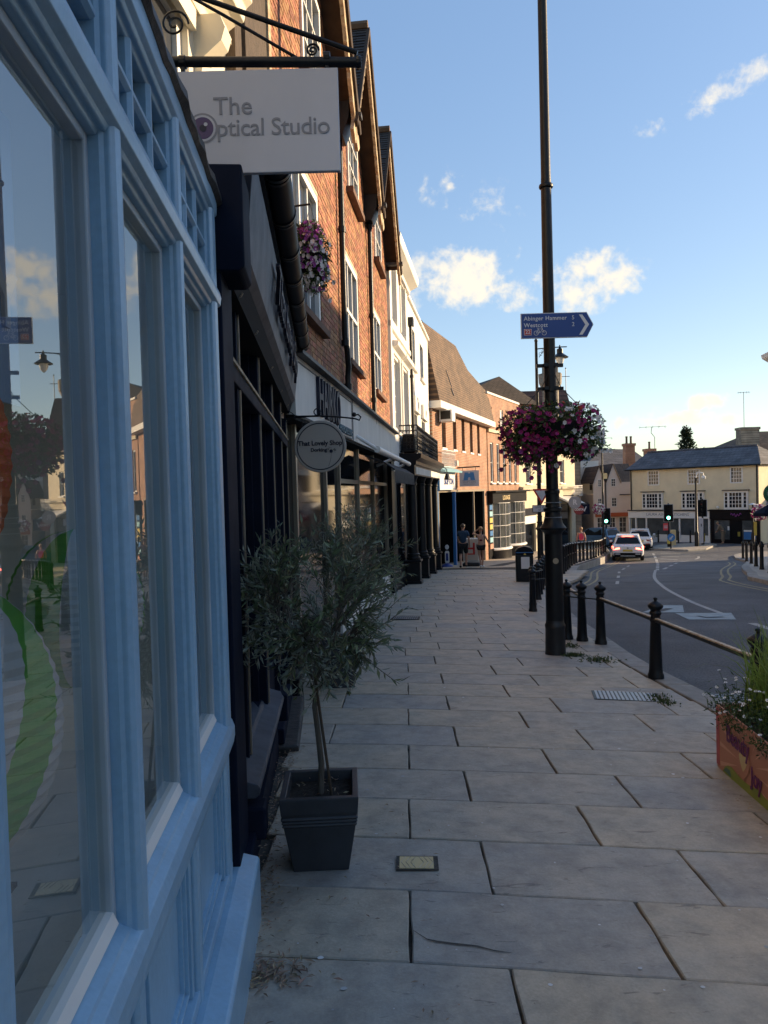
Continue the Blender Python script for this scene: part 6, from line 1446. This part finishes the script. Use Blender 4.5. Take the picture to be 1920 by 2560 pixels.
# ---- conifer behind the yellow house
def conifer(label, x, y, z, h, r, seed):
    t = thing('conifer_tree', label, 'tree', (x, y, z), 0, 'conifers behind the yellow house'); rg = random.Random(seed); MB().tube([(0, 0, 0), (0, 0, h*.95)], [.25, .05], 7).build('trunk', 'bark', t); mb = MB()
    for k in range(150):
        u = rg.random()**.8; zz = h*(.25+.72*u); R = r*(1-u)**.7*rg.uniform(.5, 1.1)+.1; a = rg.uniform(0, 2*PI); d = Vector((math.cos(a), math.sin(a), rg.uniform(-.1, .35)))
        for i in range(16): p = Vector((0, 0, zz))+d*R*rg.uniform(.15, 1)+rv(rg)*.22; leaf(mb, p, d+rv(rg)*.8, rv(rg), rg.uniform(.25, .5), .18)
    tag(mb.build('crown', 'leaf_dark', t), kind='stuff')
conifer('tall dark conifer rising behind the yellow house roof', 36.3, 86, -3, 11.6, 2.0, 3); conifer('smaller dark conifer right of the tall one behind the yellow house', 38.2, 86, -3, 8.9, 1.3, 4)
# ================================================================== railing on the raised pavement
RP = [(6.0, 24.3), (6.8, 27.0), (7.65, 29.6), (8.55, 32.2), (9.6, 34.8), (10.7, 37.4), (11.75, 40.0), (12.8, 42.6), (13.85, 45.2)]
t = thing('pavement_railing', 'black post and rail barrier along the edge of the raised pavement', 'railing', (RP[0][0], RP[0][1], zp(*RP[0])))
top = []
for k, (x, y) in enumerate(RP):
    for f in (0, .5):
        if f and k == len(RP)-1: continue
        X, Yy = (x, y) if not f else ((x+RP[k+1][0])/2, (y+RP[k+1][1])/2); z = zp(X, Yy); l = (X-RP[0][0], Yy-RP[0][1], z-zp(*RP[0])); top.append((l[0], l[1], l[2]+.92))
        MB().lathe([(.085, 0), (.085, .06), (.065, .1), (.055, .8), (.07, .84), (.07, .9), (.05, .96), (0, .99)], 10, l).build('post', 'iron', t, smooth=True)
MB().tube(top, .03, 6).build('top_rail', 'steel_plate', t); MB().tube([(a, b, c-.42) for a, b, c in top], .02, 6).build('lower_rail', 'iron', t)
# right-hand bollards
for k, (x, y) in enumerate([(19.47, 39.1), (17.3, 34.4), (15.95, 31.3), (14.5, 28.1), (13.15, 25.1), (11.95, 22.3)]):
    o = MB().lathe([(.085, 0), (.075, .05), (.065, .1), (.06, .78), (.08, .80), (.08, .86), (.06, .9), (.045, .96), (0, 1.0)], 12).build('bollard', 'iron', None, smooth=True) if k == 0 else o.copy()
    if k: COL.objects.link(o)
    o.location = (x, y, zr(y)+.11); tag(o, ['farthest', 'second farthest', 'third farthest', 'third nearest', 'second nearest', 'nearest'][k]+' of the black bollards on the right-hand pavement', 'bollard', 'bollards on the right-hand pavement')
for k, (px, py) in enumerate([(1617, 1352), (1646, 1354), (1726, 1356), (1696, 1352)]):
    p = at(px, py, 57.5 if k < 2 else 56); o = o.copy(); COL.objects.link(o); o.location = (p.x, p.y, zr(p.y)+.02); tag(o, ['leftmost', 'second from left', 'rightmost', 'second from right'][k]+' of the black bollards before the white shop', 'bollard', 'bollards outside the yellow house')
# ================================================================== traffic lights and poles
def signal(name, label, x, y, h, rot, lit=True, box=True):
    t = thing(name, label, 'traffic light', (x, y, zr(y)+.0), rot); MB().lathe([(.11, 0), (.11, 1.0), (.06, 1.05), (.06, h+1.15), (.0, h+1.2)], 12).build('pole', 'iron', t, smooth=True); MB().box(-.12, .12, -.125, -.10, .35, .95).build('warning_band', 'plate_yellow', t)
    MB().box(-.30, .30, -.06, -.02, h-.12, h+1.1).build('backing_board', 'black_matt', t, bevel=.04)
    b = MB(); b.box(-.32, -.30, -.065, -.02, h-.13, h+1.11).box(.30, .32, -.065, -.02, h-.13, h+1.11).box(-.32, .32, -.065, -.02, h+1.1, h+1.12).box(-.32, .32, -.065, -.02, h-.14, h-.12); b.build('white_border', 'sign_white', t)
    hd = MB().box(-.19, .19, -.26, -.06, h-.06, h+1.04).build('head', 'black_matt', t, bevel=.02)
    for k, m in enumerate(('lamp_green' if lit else 'black_gloss', 'black_gloss', 'lens_red' if not lit else 'black_gloss')):
        mb = MB().lathe([(0, .03), (.08, .024), (.115, 0)], 16); mb.v = [(x_, -.262-z_, y_+h+.16+.33*k) for x_, y_, z_ in mb.v]; mb.build('lens', m, hd); mb = MB().lathe([(.13, 0), (.13, .16)], 14, (0, 0, 0), .1, PI-.1); mb.v = [(x_, -.26-z_, y_+h+.16+.33*k) for x_, y_, z_ in mb.v]; mb.build('hood', 'black_matt', hd)
    return t
p = at(1516, 1340, 53.4); signal('traffic_light', 'traffic light showing green left of the white cars', p.x, 53.4, 1.85, -.28)
p = at(1672, 1340, 51.2); signal('traffic_light', 'traffic light showing green on the island before the yellow house', p.x, 51.2, 2.05, -.35)
for px, Y, r, l in ((1744, 51.9, 1.1, 'dark side-on traffic light beside the white cabinet'), (1757, 52.4, 2.4, 'dark traffic light facing away at the island end')): p = at(px, 1340, Y); signal('traffic_light', l, p.x, Y, 2.3, r, False)
def pole(name, label, px, Y, ytop, r=.06, cat='pole', ybot=None):
    p = at(px, 1300, Y); q = at(px, ytop, Y); z = zr(Y); t = thing(name, label, cat, (p.x, Y, z)); MB().lathe([(r*1.6, 0), (r*1.6, 1.1), (r, 1.2), (r*.7, q.z-z), (0, q.z-z+.05)], 10).build('shaft', 'iron', t, smooth=True); return t, q.z-z
t, h = pole('street_pole', 'tall thin dark pole rising in front of the gabled cottages', 1508, 52.5, 1085, .075)
MB().box(-.02, .34, -.05, .0, h*.61, h*.66).build('plate', 'cream_paint', t)
rg_t = thing('pole_flower_basket', 'small flower basket on the thin pole before the cottages', 'flower basket', (t.location.x-.35, 52.4, at(1500, 1275, 52.4).z)); flowerbasket(rg_t, [((0, 0, .1), (.45, .4, .42))], 500, 160, lambda p, rg: rg.choice(['petal_magenta', 'petal_white']), 61, .07, (.08, .16))
t, h = pole('camera_pole', 'grey pole with dome camera in front of the yellow house', 1741, 51.0, 1195, .09); MB().tube([(0, 0, h), (.12, 0, h+.4), (.5, 0, h+.35), (.55, 0, h+.1)], .04, 6).lathe([(.0, h-.1), (.14, h-.05), (.16, h+.1), (.05, h+.15)], 10, (.55, 0, 0)).build('camera_arm', 'white_paint', t, smooth=True)
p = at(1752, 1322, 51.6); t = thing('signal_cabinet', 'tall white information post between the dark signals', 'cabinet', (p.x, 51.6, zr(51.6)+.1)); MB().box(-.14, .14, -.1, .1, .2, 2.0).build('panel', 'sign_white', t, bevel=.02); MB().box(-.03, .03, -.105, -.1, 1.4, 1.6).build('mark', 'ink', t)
t, h = pole('basket_pole', 'black pole with yellow box and flowers at the right end of the yellow house', 1882, 47.9, 1262, .07); MB().box(.02, .2, -.12, .0, 1.0, 1.9).build('yellow_box', 'plate_yellow', t); MB().lathe([(0, h+.12), (.3, h+.02), (.05, h)], 10).build('lamp_hood', 'white_board', t)
p = at(1898, 1283, 47.5); t2 = thing('pole_flower_basket', 'magenta and white flower basket at the far right pole', 'flower basket', (p.x, 47.5, p.z-.4)); flowerbasket(t2, [((0, 0, .45), (.5, .45, .55))], 600, 200, lambda p, rg: rg.choice(['petal_magenta', 'petal_magenta', 'petal_white']), 62, .07, (.08, .16))
p = at(1678, 1352, 49.6); t = thing('keep_left_sign', 'round blue keep left sign on a short bollard post', 'sign', (p.x, 49.6, zr(49.6)+.12)); mb = MB().lathe([(0, 0), (.27, 0), (.27, .03), (0, .03)], 24); mb.v = [(a, -c, b+.78) for a, b, c in mb.v]; mb.build('disc', 'skip_blue', t); MB().lathe([(.05, 0), (.05, 1.1)], 8, (0, .06, 0)).build('post', 'iron', t)
MB().prism([(-.16, .62), (.04, .66), (0, .70), (.14, .86), (.08, .92), (-.06, .76), (-.1, .8)], lambda u, v, w: (u, w, v), -.045, -.031).build('arrow', 'sign_white', t)
p = at(1664, 1317, 50.9); t = thing('red_notice', 'small red rectangular road notice under the green signal', 'sign', (p.x-.02, 50.85, p.z-.25)); MB().box(-.17, .17, -.02, 0, 0, .5).build('board', mat('notice_red', (.5, .05, .06), .5), t); MB().box(-.13, .13, -.024, -.02, .28, .33).box(-.13, .13, -.024, -.02, .16, .21).build('print', 'sign_white', t)
p = at(1683, 1345, 52.5); t = thing('island_bollard', 'lit cream island bollard behind the keep left sign', 'bollard', (p.x, 52.5, zr(52.5)+.12)); MB().box(-.18, .18, -.12, .12, 0, 1.15).build('body', 'cream_paint', t, bevel=.05)
# right-hand edge: coffee house hanging sign, parasol, post
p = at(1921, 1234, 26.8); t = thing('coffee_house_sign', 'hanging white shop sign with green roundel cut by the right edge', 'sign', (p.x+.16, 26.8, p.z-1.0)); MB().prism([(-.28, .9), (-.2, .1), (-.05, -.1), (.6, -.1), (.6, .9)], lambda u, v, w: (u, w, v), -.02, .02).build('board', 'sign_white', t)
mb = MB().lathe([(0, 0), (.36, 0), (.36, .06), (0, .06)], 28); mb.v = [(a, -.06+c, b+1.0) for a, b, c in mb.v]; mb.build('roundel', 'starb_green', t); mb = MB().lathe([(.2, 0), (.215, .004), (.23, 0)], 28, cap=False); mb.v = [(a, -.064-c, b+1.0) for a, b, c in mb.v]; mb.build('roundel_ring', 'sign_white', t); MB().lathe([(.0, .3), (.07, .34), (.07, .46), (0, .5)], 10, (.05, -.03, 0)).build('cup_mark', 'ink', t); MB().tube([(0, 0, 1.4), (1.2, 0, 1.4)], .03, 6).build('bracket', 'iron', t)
p = at(1917, 1390, 26.6); t = thing('cafe_parasol', 'dark cafe parasol on pale pole at the right edge', 'parasol', (p.x+.1, 26.6, zr(26.6)+.11)); zt = at(1905, 1290, 26.6).z-t.location.z; MB().tube([(0, 0, 0), (0, 0, zt+.3)], .035, 8).build('pole', 'white_paint', t); MB().lathe([(.02, zt+.42), (.55, zt+.12), (.56, zt+.0), (.54, zt+.0), (.0, zt+.38)], 8).build('canopy', 'navy_paint', t)
# ================================================================== vehicles
def loft(rings):
    mb = MB(); n = len(rings[0])
    for r in rings: mb.v += r
    for i in range(len(rings)-1):
        for k in range(n): mb.f.append((i*n+k, i*n+(k+1) % n, (i+1)*n+(k+1) % n, (i+1)*n+k))
    mb.f.append(tuple(range(n-1, -1, -1))); mb.f.append(tuple((len(rings)-1)*n+k for k in range(n))); return mb
def car(label, x, y, rot, col, w=.91, L=4.2, H=1.57, brake=True, suv=True, grp='cars on the road ahead'):
    t = thing('car', label, 'car', (x, y, zr(y)), rot, grp); bt = .95 if suv else .88; lo = .32 if suv else .24
    def ring_(yy, ww, z0, z1, z2):      # lower body ring
        return [(-ww*.93, yy, z0), (-ww, yy, z0+.12), (-ww, yy, z1), (-ww*.94, yy, z2), (ww*.94, yy, z2), (ww, yy, z1), (ww, yy, z0+.12), (ww*.93, yy, z0)]
    mb = loft([ring_(0, w*.90, lo+.06, bt-.25, bt-.06), ring_(.10, w*.97, lo, bt-.22, bt+.04), ring_(.5, w, lo-.04, bt-.2, bt+.07), ring_(L*.55, w, lo-.04, bt-.2, bt+.03), ring_(L*.76, w*.98, lo-.04, bt-.25, bt-.02), ring_(L*.95, w*.93, lo, bt-.35, bt-.18), ring_(L, w*.84, lo+.08, bt-.42, bt-.28)]); mb.build('body', col, t, smooth=True, bevel=.02)
    zb = bt+.0; a = lambda yy, hw, z: [(-hw, yy, z), (hw, yy, z)]
    g = [(.12, .80*w/.91, zb), (.52, .62*w/.91, H-.05), (L*.34, .60*w/.91, H), (L*.50, .60*w/.91, H-.02), (L*.72, .76*w/.91, zb)]
    mb = MB()
    lowb = [(.08, w*.90), (.6, w*.93), (L*.34, w*.93), (L*.52, w*.93), (L*.74, w*.88)]; up_ = [(.50 if suv else .42, w*.66, H-.07), (.70, w*.70, H-.02), (L*.36, w*.70, H), (L*.46, w*.69, H-.03), (L*.54, w*.66, H-.10)]
    rings = [[(-b1, y0, zb-.02), (-b2, y1, z1), (b2, y1, z1), (b1, y0, zb-.02)] for (y0, b1), (y1, b2, z1) in zip(lowb, up_)]
    loft(rings).build('cabin', col, t, smooth=True, bevel=.03)
    (y0, b1), (y1, b2, z1) = lowb[0], up_[0]; f = lambda u, v: (u*(b1+(b2-b1)*v)*.9, y0+(y1-y0)*v-.028, zb-.02+(z1-zb+.02)*v)
    mb = MB(); mb.face([f(-1, .2), f(1, .2), f(.96, .82), (0, f(0, .86)[1], f(0, .88)[2]), f(-.96, .82)]); mb.build('rear_window', 'dark_glass', t)
    for s in (-1, 1):
        mb = MB(); mb.face([(s*(w*.93+.004), .62, zb+.04), (s*(w*.93+.004), L*.68, zb+.04), (s*(w*.69+.014), L*.50, H-.09), (s*(w*.72+.01), .85, H-.10)]); mb.build('side_window', 'dark_glass', t)
        MB().hexa([(s*w*.50, -.02, bt-.22), (s*w*.90, .0, bt-.26), (s*w*.99, .3, bt-.2), (s*w*.5, .02, bt-.16), (s*w*.50, -.0, bt-.12), (s*w*.90, .02, bt-.06), (s*w*.99, .3, bt-.05), (s*w*.5, .04, bt-.1)]).build('tail_light', 'lamp_red' if brake else 'lens_red', t)
        for yy in (.78, L-.78):
            r = .33 if suv else .30; wh = MB().lathe([(r*.6, -.1), (r*.93, -.1), (r, -.06), (r, .06), (r*.93, .1), (r*.6, .1)], 20); wh.v = [(c+s*(w-.10), a_+yy, b_+r) for a_, b_, c in wh.v]; wo_ = wh.build('wheel', 'tyre', t, smooth=True); rm = MB().lathe([(0, -.09), (r*.62, -.09), (r*.62, .09), (0, .09)], 14); rm.v = [(c+s*(w-.10), a_+yy, b_+r) for a_, b_, c in rm.v]; rm.build('rim', 'steel_plate', wo_)
        MB().box(s*(w+.10)-.08, s*(w+.10)+.08, L*.64, L*.64+.12, zb, zb+.14).build('mirror', col, t, bevel=.03)
        MB().box(s*w*.62-.14, s*w*.62+.14, -.035, 0, .42, .48).build('reflector', 'sign_white' if suv else 'lens_red', t)
    MB().box(-w*.84, w*.84, -.03, .12, lo-.06, lo+.20).build('bumper', 'black_matt', t, bevel=.03); MB().box(-w*.45, w*.45, -.05, .0, lo-.02, lo+.05).build('diffuser', 'steel_plate', t); MB().box(-.27, .27, -.045, -.03, .60, .71).build('number_plate', 'plate_yellow', t); lettering('BD19 KXO' if suv else 'LF14 OVR', .085, 'ink', t, (0, -.047, .655), (PI/2, 0, 0), ext=.001) if False else None
    MB().box(-.3, .3, up_[0][0]-.06, up_[0][0]-.02, H-.10, H-.07).build('high_brake_light', 'lamp_red' if brake else 'lens_red', t); MB().hexa([(-w*.62, .36, H-.07), (w*.62, .36, H-.07), (w*.64, .62, H-.05), (-w*.64, .62, H-.05), (-w*.62, .36, H-.04), (w*.62, .36, H-.04), (w*.64, .62, H-.01), (-w*.64, .62, H-.01)]).build('spoiler', col, t)
    bd = MB().lathe([(0, 0), (.05, 0), (.05, .01), (0, .01)], 12); bd.v = [(a_, -.02-c+.0, b_+bt-.16) for a_, b_, c in bd.v]; bd.build('badge', 'steel_plate', t)
car('white compact sport utility car braking in the near lane', 14.35, 42.5, -.33, 'car_white'); car('white hatchback ahead of the braking white car', 17.9, 50.5, -.36, 'car_white', .86, 4.0, 1.46, False, False); car('blue hatchback turning ahead on the left of the white cars', 17.1, 53.2, .55, 'car_blue', .87, 4.1, 1.5, False, False)
# ================================================================== people
def skinmesh(name, joints, edges, m, parent, sub=2):
    names = list(joints); me = bpy.data.meshes.new(name); me.from_pydata([joints[n][:3] for n in names], [(names.index(a), names.index(b)) for a, b in edges], []); me.update()
    o = objm(name, me, m, parent); sk = o.modifiers.new('skin', 'SKIN'); 
    for i, n in enumerate(names):
        r = joints[n][3]; rr_ = r if isinstance(r, tuple) else (r, r); me.skin_vertices[0].data[i].radius = rr_
    me.skin_vertices[0].data[0].use_root = True; o.modifiers.new('sub', 'SUBSURF').levels = sub; o.modifiers['sub'].render_levels = sub
    for p in me.polygons: p.use_smooth = True
    sk.use_smooth_shade = True; return o
def person(label, x, y, rot, z, J, hair, clothes, hairm, scale=1.0, extra=None):
    t = thing('person', label, 'person', (x, y, z), rot); t.scale = (scale,)*3
    J0 = {'pel': (0, 0, .96, .115), 'waist': (0, 0, 1.10, .105), 'chest': (0, 0, 1.32, .13), 'neck': (0, .01, 1.50, .05), 'jaw': (0, .03, 1.58, .062), 'head': (0, .02, 1.67, .088), 'crown': (0, .01, 1.735, .062)}
    for s, q in ((-1, 'l'), (1, 'r')):
        J0[q+'sh'] = (s*.17, 0, 1.43, .058); J0[q+'el'] = (s*.24, -.02, 1.16, .042); J0[q+'wr'] = (s*.25, .05, .93, .03); J0[q+'hand'] = (s*.25, .07, .86, .035); J0[q+'fin'] = (s*.245, .08, .78, .018); J0[q+'th'] = (s*.235, .12, .84, .013)
        J0[q+'hip'] = (s*.095, 0, .90, .095); J0[q+'kn'] = (s*.10, .02, .50, .06); J0[q+'cf'] = (s*.10, -.01, .36, .056); J0[q+'an'] = (s*.10, 0, .09, .04); J0[q+'to'] = (s*.11, .15, .04, .04)
    J0.update(J); E = [('pel', 'waist'), ('waist', 'chest'), ('chest', 'neck'), ('neck', 'jaw'), ('jaw', 'head'), ('head', 'crown')]
    for q in 'lr': E += [('chest', q+'sh'), (q+'sh', q+'el'), (q+'el', q+'wr'), (q+'wr', q+'hand'), (q+'hand', q+'fin'), (q+'hand', q+'th'), ('pel', q+'hip'), (q+'hip', q+'kn'), (q+'kn', q+'cf'), (q+'cf', q+'an'), (q+'an', q+'to')]
    skinmesh('body', J0, E, 'skin', t)
    for nm, js, es, m, gr in clothes:
        Jc = {}
        for j in js:
            if isinstance(j, tuple): a, b, f, nn = j; A, Bv = J0[a], J0[b]; Jc[nn] = tuple(A[i]+(Bv[i]-A[i])*f for i in range(3))+((A[3]+(Bv[3]-A[3])*f)*1.1+gr,)
            else: Jc[j] = J0[j][:3]+(J0[j][3]*1.06+gr,)
        skinmesh(nm, Jc, es, m, t)
    for q in 'lr':
        A, T = J0[q+'an'], J0[q+'to']; skinmesh('shoe', {'a': (A[0], A[1]-.03, A[2]-.03, .05), 'b': (T[0], T[1]-.04, T[2]+.0, .048), 'c': (T[0], T[1]+.05, T[2]-.005, .036)}, [('a', 'b'), ('b', 'c')], clothes[-1][3] if not extra else extra, t, 1)
    h = J0['head']; mb = MB()
    for i in range(7):
        for k in range(14): th = PI*.62*i/6; a = 2*PI*k/14; mb.v.append((h[0]+.098*math.sin(th)*math.cos(a), h[1]-.012+.108*math.sin(th)*math.sin(a)*(1 if math.sin(a) < 0 else .92), h[2]+.018+.104*math.cos(th)))
    for i in range(6):
        for k in range(14): mb.f.append((i*14+k, i*14+(k+1) % 14, (i+1)*14+(k+1) % 14, (i+1)*14+k))
    if hair == 'bun': mb.lathe([(0, -.05), (.04, -.03), (.05, 0), (.04, .03), (0, .05)], 10, (h[0], h[1]-.11, h[2]+.05))
    mb.build('hair', hairm, t, smooth=True); return t
tee = [('shirt', ['pel', 'waist', 'chest', ('chest', 'neck', .6, 'collar'), 'lsh', 'rsh', ('lsh', 'lel', .62, 'lslv'), ('rsh', 'rel', .62, 'rslv')], [('pel', 'waist'), ('waist', 'chest'), ('chest', 'collar'), ('chest', 'lsh'), ('chest', 'rsh'), ('lsh', 'lslv'), ('rsh', 'rslv')], 'shirt_blue', .024),
       ('shorts', ['pel', 'lhip', 'rhip', ('lhip', 'lkn', .92, 'lhem'), ('rhip', 'rkn', .92, 'rhem')], [('pel', 'lhip'), ('pel', 'rhip'), ('lhip', 'lhem'), ('rhip', 'rhem')], 'cloth_black', .026)]
px_, py_ = 3.18, 29.2; person('man in dark blue t-shirt and black shorts walking away past the entrance', px_, py_, -.2, zp(px_, py_), {'rkn': (.10, .16, .52, .06), 'rcf': (.10, .14, .38, .056), 'ran': (.10, .10, .10, .04), 'rto': (.11, .26, .06, .04), 'lkn': (-.10, -.06, .50, .06), 'lcf': (-.10, -.16, .36, .056), 'lan': (-.10, -.24, .12, .04), 'lto': (-.11, -.12, .03, .04), 'lel': (-.22, .06, 1.17, .042), 'lwr': (-.19, .24, 1.02, .03), 'lhand': (-.18, .30, 1.0, .035), 'lfin': (-.18, .37, .98, .018), 'lth': (-.16, .32, 1.04, .013)}, 'short', tee, 'hair_dark', 1.0)
wom = [('top', ['waist', 'chest'], [('waist', 'chest')], 'top_red', .016), ('shorts', ['pel', 'lhip', 'rhip', ('lhip', 'lkn', .45, 'lhem'), ('rhip', 'rkn', .45, 'rhem')], [('pel', 'lhip'), ('pel', 'rhip'), ('lhip', 'lhem'), ('rhip', 'rhem')], 'cloth_black', .02)]
px_, py_ = 3.86, 28.9; person('woman in dark red top and black shorts walking with one arm raised', px_, py_, -.1, zp(px_, py_), {'chest': (0, 0, 1.28, .115), 'pel': (0, 0, .96, .12), 'lsh': (-.15, 0, 1.43, .05), 'rsh': (.15, 0, 1.42, .05), 'lel': (-.36, .06, 1.46, .038), 'lwr': (-.20, .14, 1.60, .028), 'lhand': (-.13, .13, 1.64, .03), 'lfin': (-.07, .10, 1.70, .016), 'lth': (-.10, .16, 1.62, .012), 'rel': (.27, .02, 1.20, .036), 'rwr': (.36, .10, 1.00, .026), 'rhand': (.38, .13, .94, .03), 'rfin': (.39, .16, .87, .015), 'rth': (.36, .17, .93, .012), 'rkn': (.08, .08, .50, .055), 'rcf': (.07, .04, .36, .05), 'ran': (.05, .0, .09, .036), 'lkn': (-.07, .0, .50, .055), 'lcf': (-.05, -.1, .36, .05), 'lan': (-.02, -.16, .14, .036), 'lto': (-.02, -.06, .04, .036)}, 'bun', wom, 'hair_fair', .92, 'white_board')
px_, py_ = at(1453, 1345, 41.5).x, 41.5; pk = [('vest', ['pel', 'waist', 'chest', ('chest', 'neck', .5, 'collar')], [('pel', 'waist'), ('waist', 'chest'), ('chest', 'collar')], 'top_pink', .022), ('trousers', ['pel', 'lhip', 'rhip', 'lkn', 'rkn', ('lkn', 'lan', .85, 'lhem'), ('rkn', 'ran', .85, 'rhem')], [('pel', 'lhip'), ('pel', 'rhip'), ('lhip', 'lkn'), ('rhip', 'rkn'), ('lkn', 'lhem'), ('rkn', 'rhem')], 'cloth_black', .022)]
person('woman in bright pink vest behind the far pavement railing', px_, py_, -.3, zp(px_, py_), {'lkn': (-.1, .1, .52, .06), 'rkn': (.1, -.05, .5, .06), 'ran': (.1, -.18, .12, .04), 'rto': (.1, -.06, .04, .04)}, 'bun', pk, 'hair_fair', .97)
tn = [('jacket', ['pel', 'waist', 'chest', ('chest', 'neck', .5, 'collar'), 'lsh', 'rsh', 'lel', 'rel', ('lel', 'lwr', .9, 'lcuff'), ('rel', 'rwr', .9, 'rcuff')], [('pel', 'waist'), ('waist', 'chest'), ('chest', 'collar'), ('chest', 'lsh'), ('chest', 'rsh'), ('lsh', 'lel'), ('rsh', 'rel'), ('lel', 'lcuff'), ('rel', 'rcuff')], 'cloth_tan', .026), ('trousers', pk[1][1], pk[1][2], 'cloth_tan', .024)]
p = at(1808, 1357, 54.0); person('person in tan clothes leaning forward outside the black shop', p.x, 54.0, .9, zr(54)+.02, {'waist': (0, .05, 1.10, .11), 'chest': (0, .20, 1.28, .13), 'neck': (0, .30, 1.43, .05), 'jaw': (0, .36, 1.50, .06), 'head': (0, .40, 1.57, .088), 'crown': (0, .42, 1.64, .06), 'lsh': (-.17, .23, 1.38, .058), 'rsh': (.17, .23, 1.38, .058), 'lel': (-.22, .30, 1.12, .042), 'rel': (.22, .30, 1.12, .042), 'lwr': (-.18, .42, .95, .03), 'rwr': (.18, .42, .95, .03), 'lhand': (-.17, .46, .9, .035), 'rhand': (.17, .46, .9, .035), 'lfin': (-.17, .49, .84, .018), 'rfin': (.17, .49, .84, .018), 'lth': (-.14, .48, .9, .013), 'rth': (.14, .48, .9, .013)}, 'short', tn, 'hair_fair')
# ---- pavement boards outside the building society
x, y = 3.62, 30.2; t = thing('display_board', 'rounded pavement poster board with red graphics between the two walkers', 'sign', (x, y, zp(x, y)), -.25); MB().box(-.34, .34, -.04, .04, .2, 1.2).build('frame', 'white_board', t, bevel=.05); MB().box(-.29, .29, -.05, -.04, .26, 1.14).build('poster', 'stone_sign', t); MB().box(-.22, -.14, -.054, -.05, .5, 1.0).box(.08, .16, -.054, -.05, .5, 1.0).box(-.22, .16, -.054, -.05, .72, .80).box(-.22, .16, -.054, -.05, .5, .55).build('graphic', 'sign_red', t); MB().box(-.36, .36, -.2, .2, 0, .16).build('base', 'tyre', t, bevel=.06)
x, y = 2.62, 30.4; t = thing('bubble_sign', 'slim blue and white pavement sign on round base by the blue post', 'sign', (x, y, zp(x, y)), -.3); MB().lathe([(.26, 0), (.24, .06), (.1, .14), (.05, .16)], 20).build('base', 'sign_blue', t, smooth=True); MB().prism([(-.09, .2), (-.05, .16), (.05, .16), (.09, .2), (.09, .62), (.05, .68), (-.05, .68), (-.09, .62)], lambda u, v, w: (u, w, v), -.02, .02).build('lower_panel', 'white_board', t); MB().box(-.05, .05, -.025, -.02, .26, .58).build('print', 'sign_blue', t); mb = MB().lathe([(0, -.02), (.08, -.02), (.08, .02), (0, .02)], 20); mb.v = [(a, c, b*1.3+.84) for a, b, c in mb.v]; mb.build('upper_disc', 'white_board', t)
for k, (px, py) in enumerate(((1648, 1340), (1630, 1341))):
    p = at(px-12, py, 58.2); t = thing('shop_planter', ['left', 'right'][1-k]+' of two low white planters with bushes before the white shop', 'planter', (p.x, 58.2, zr(58.2)), 0, 'planters outside the white shop'); MB().box(-.35, .35, -.2, .2, 0, .4).build('trough', 'white_board', t, bevel=.02); flowerbasket(t, [((0, 0, .5), (.35, .25, .2))], 260, 0, lambda p, rg: None, 90+k, .05, (.08, .16))
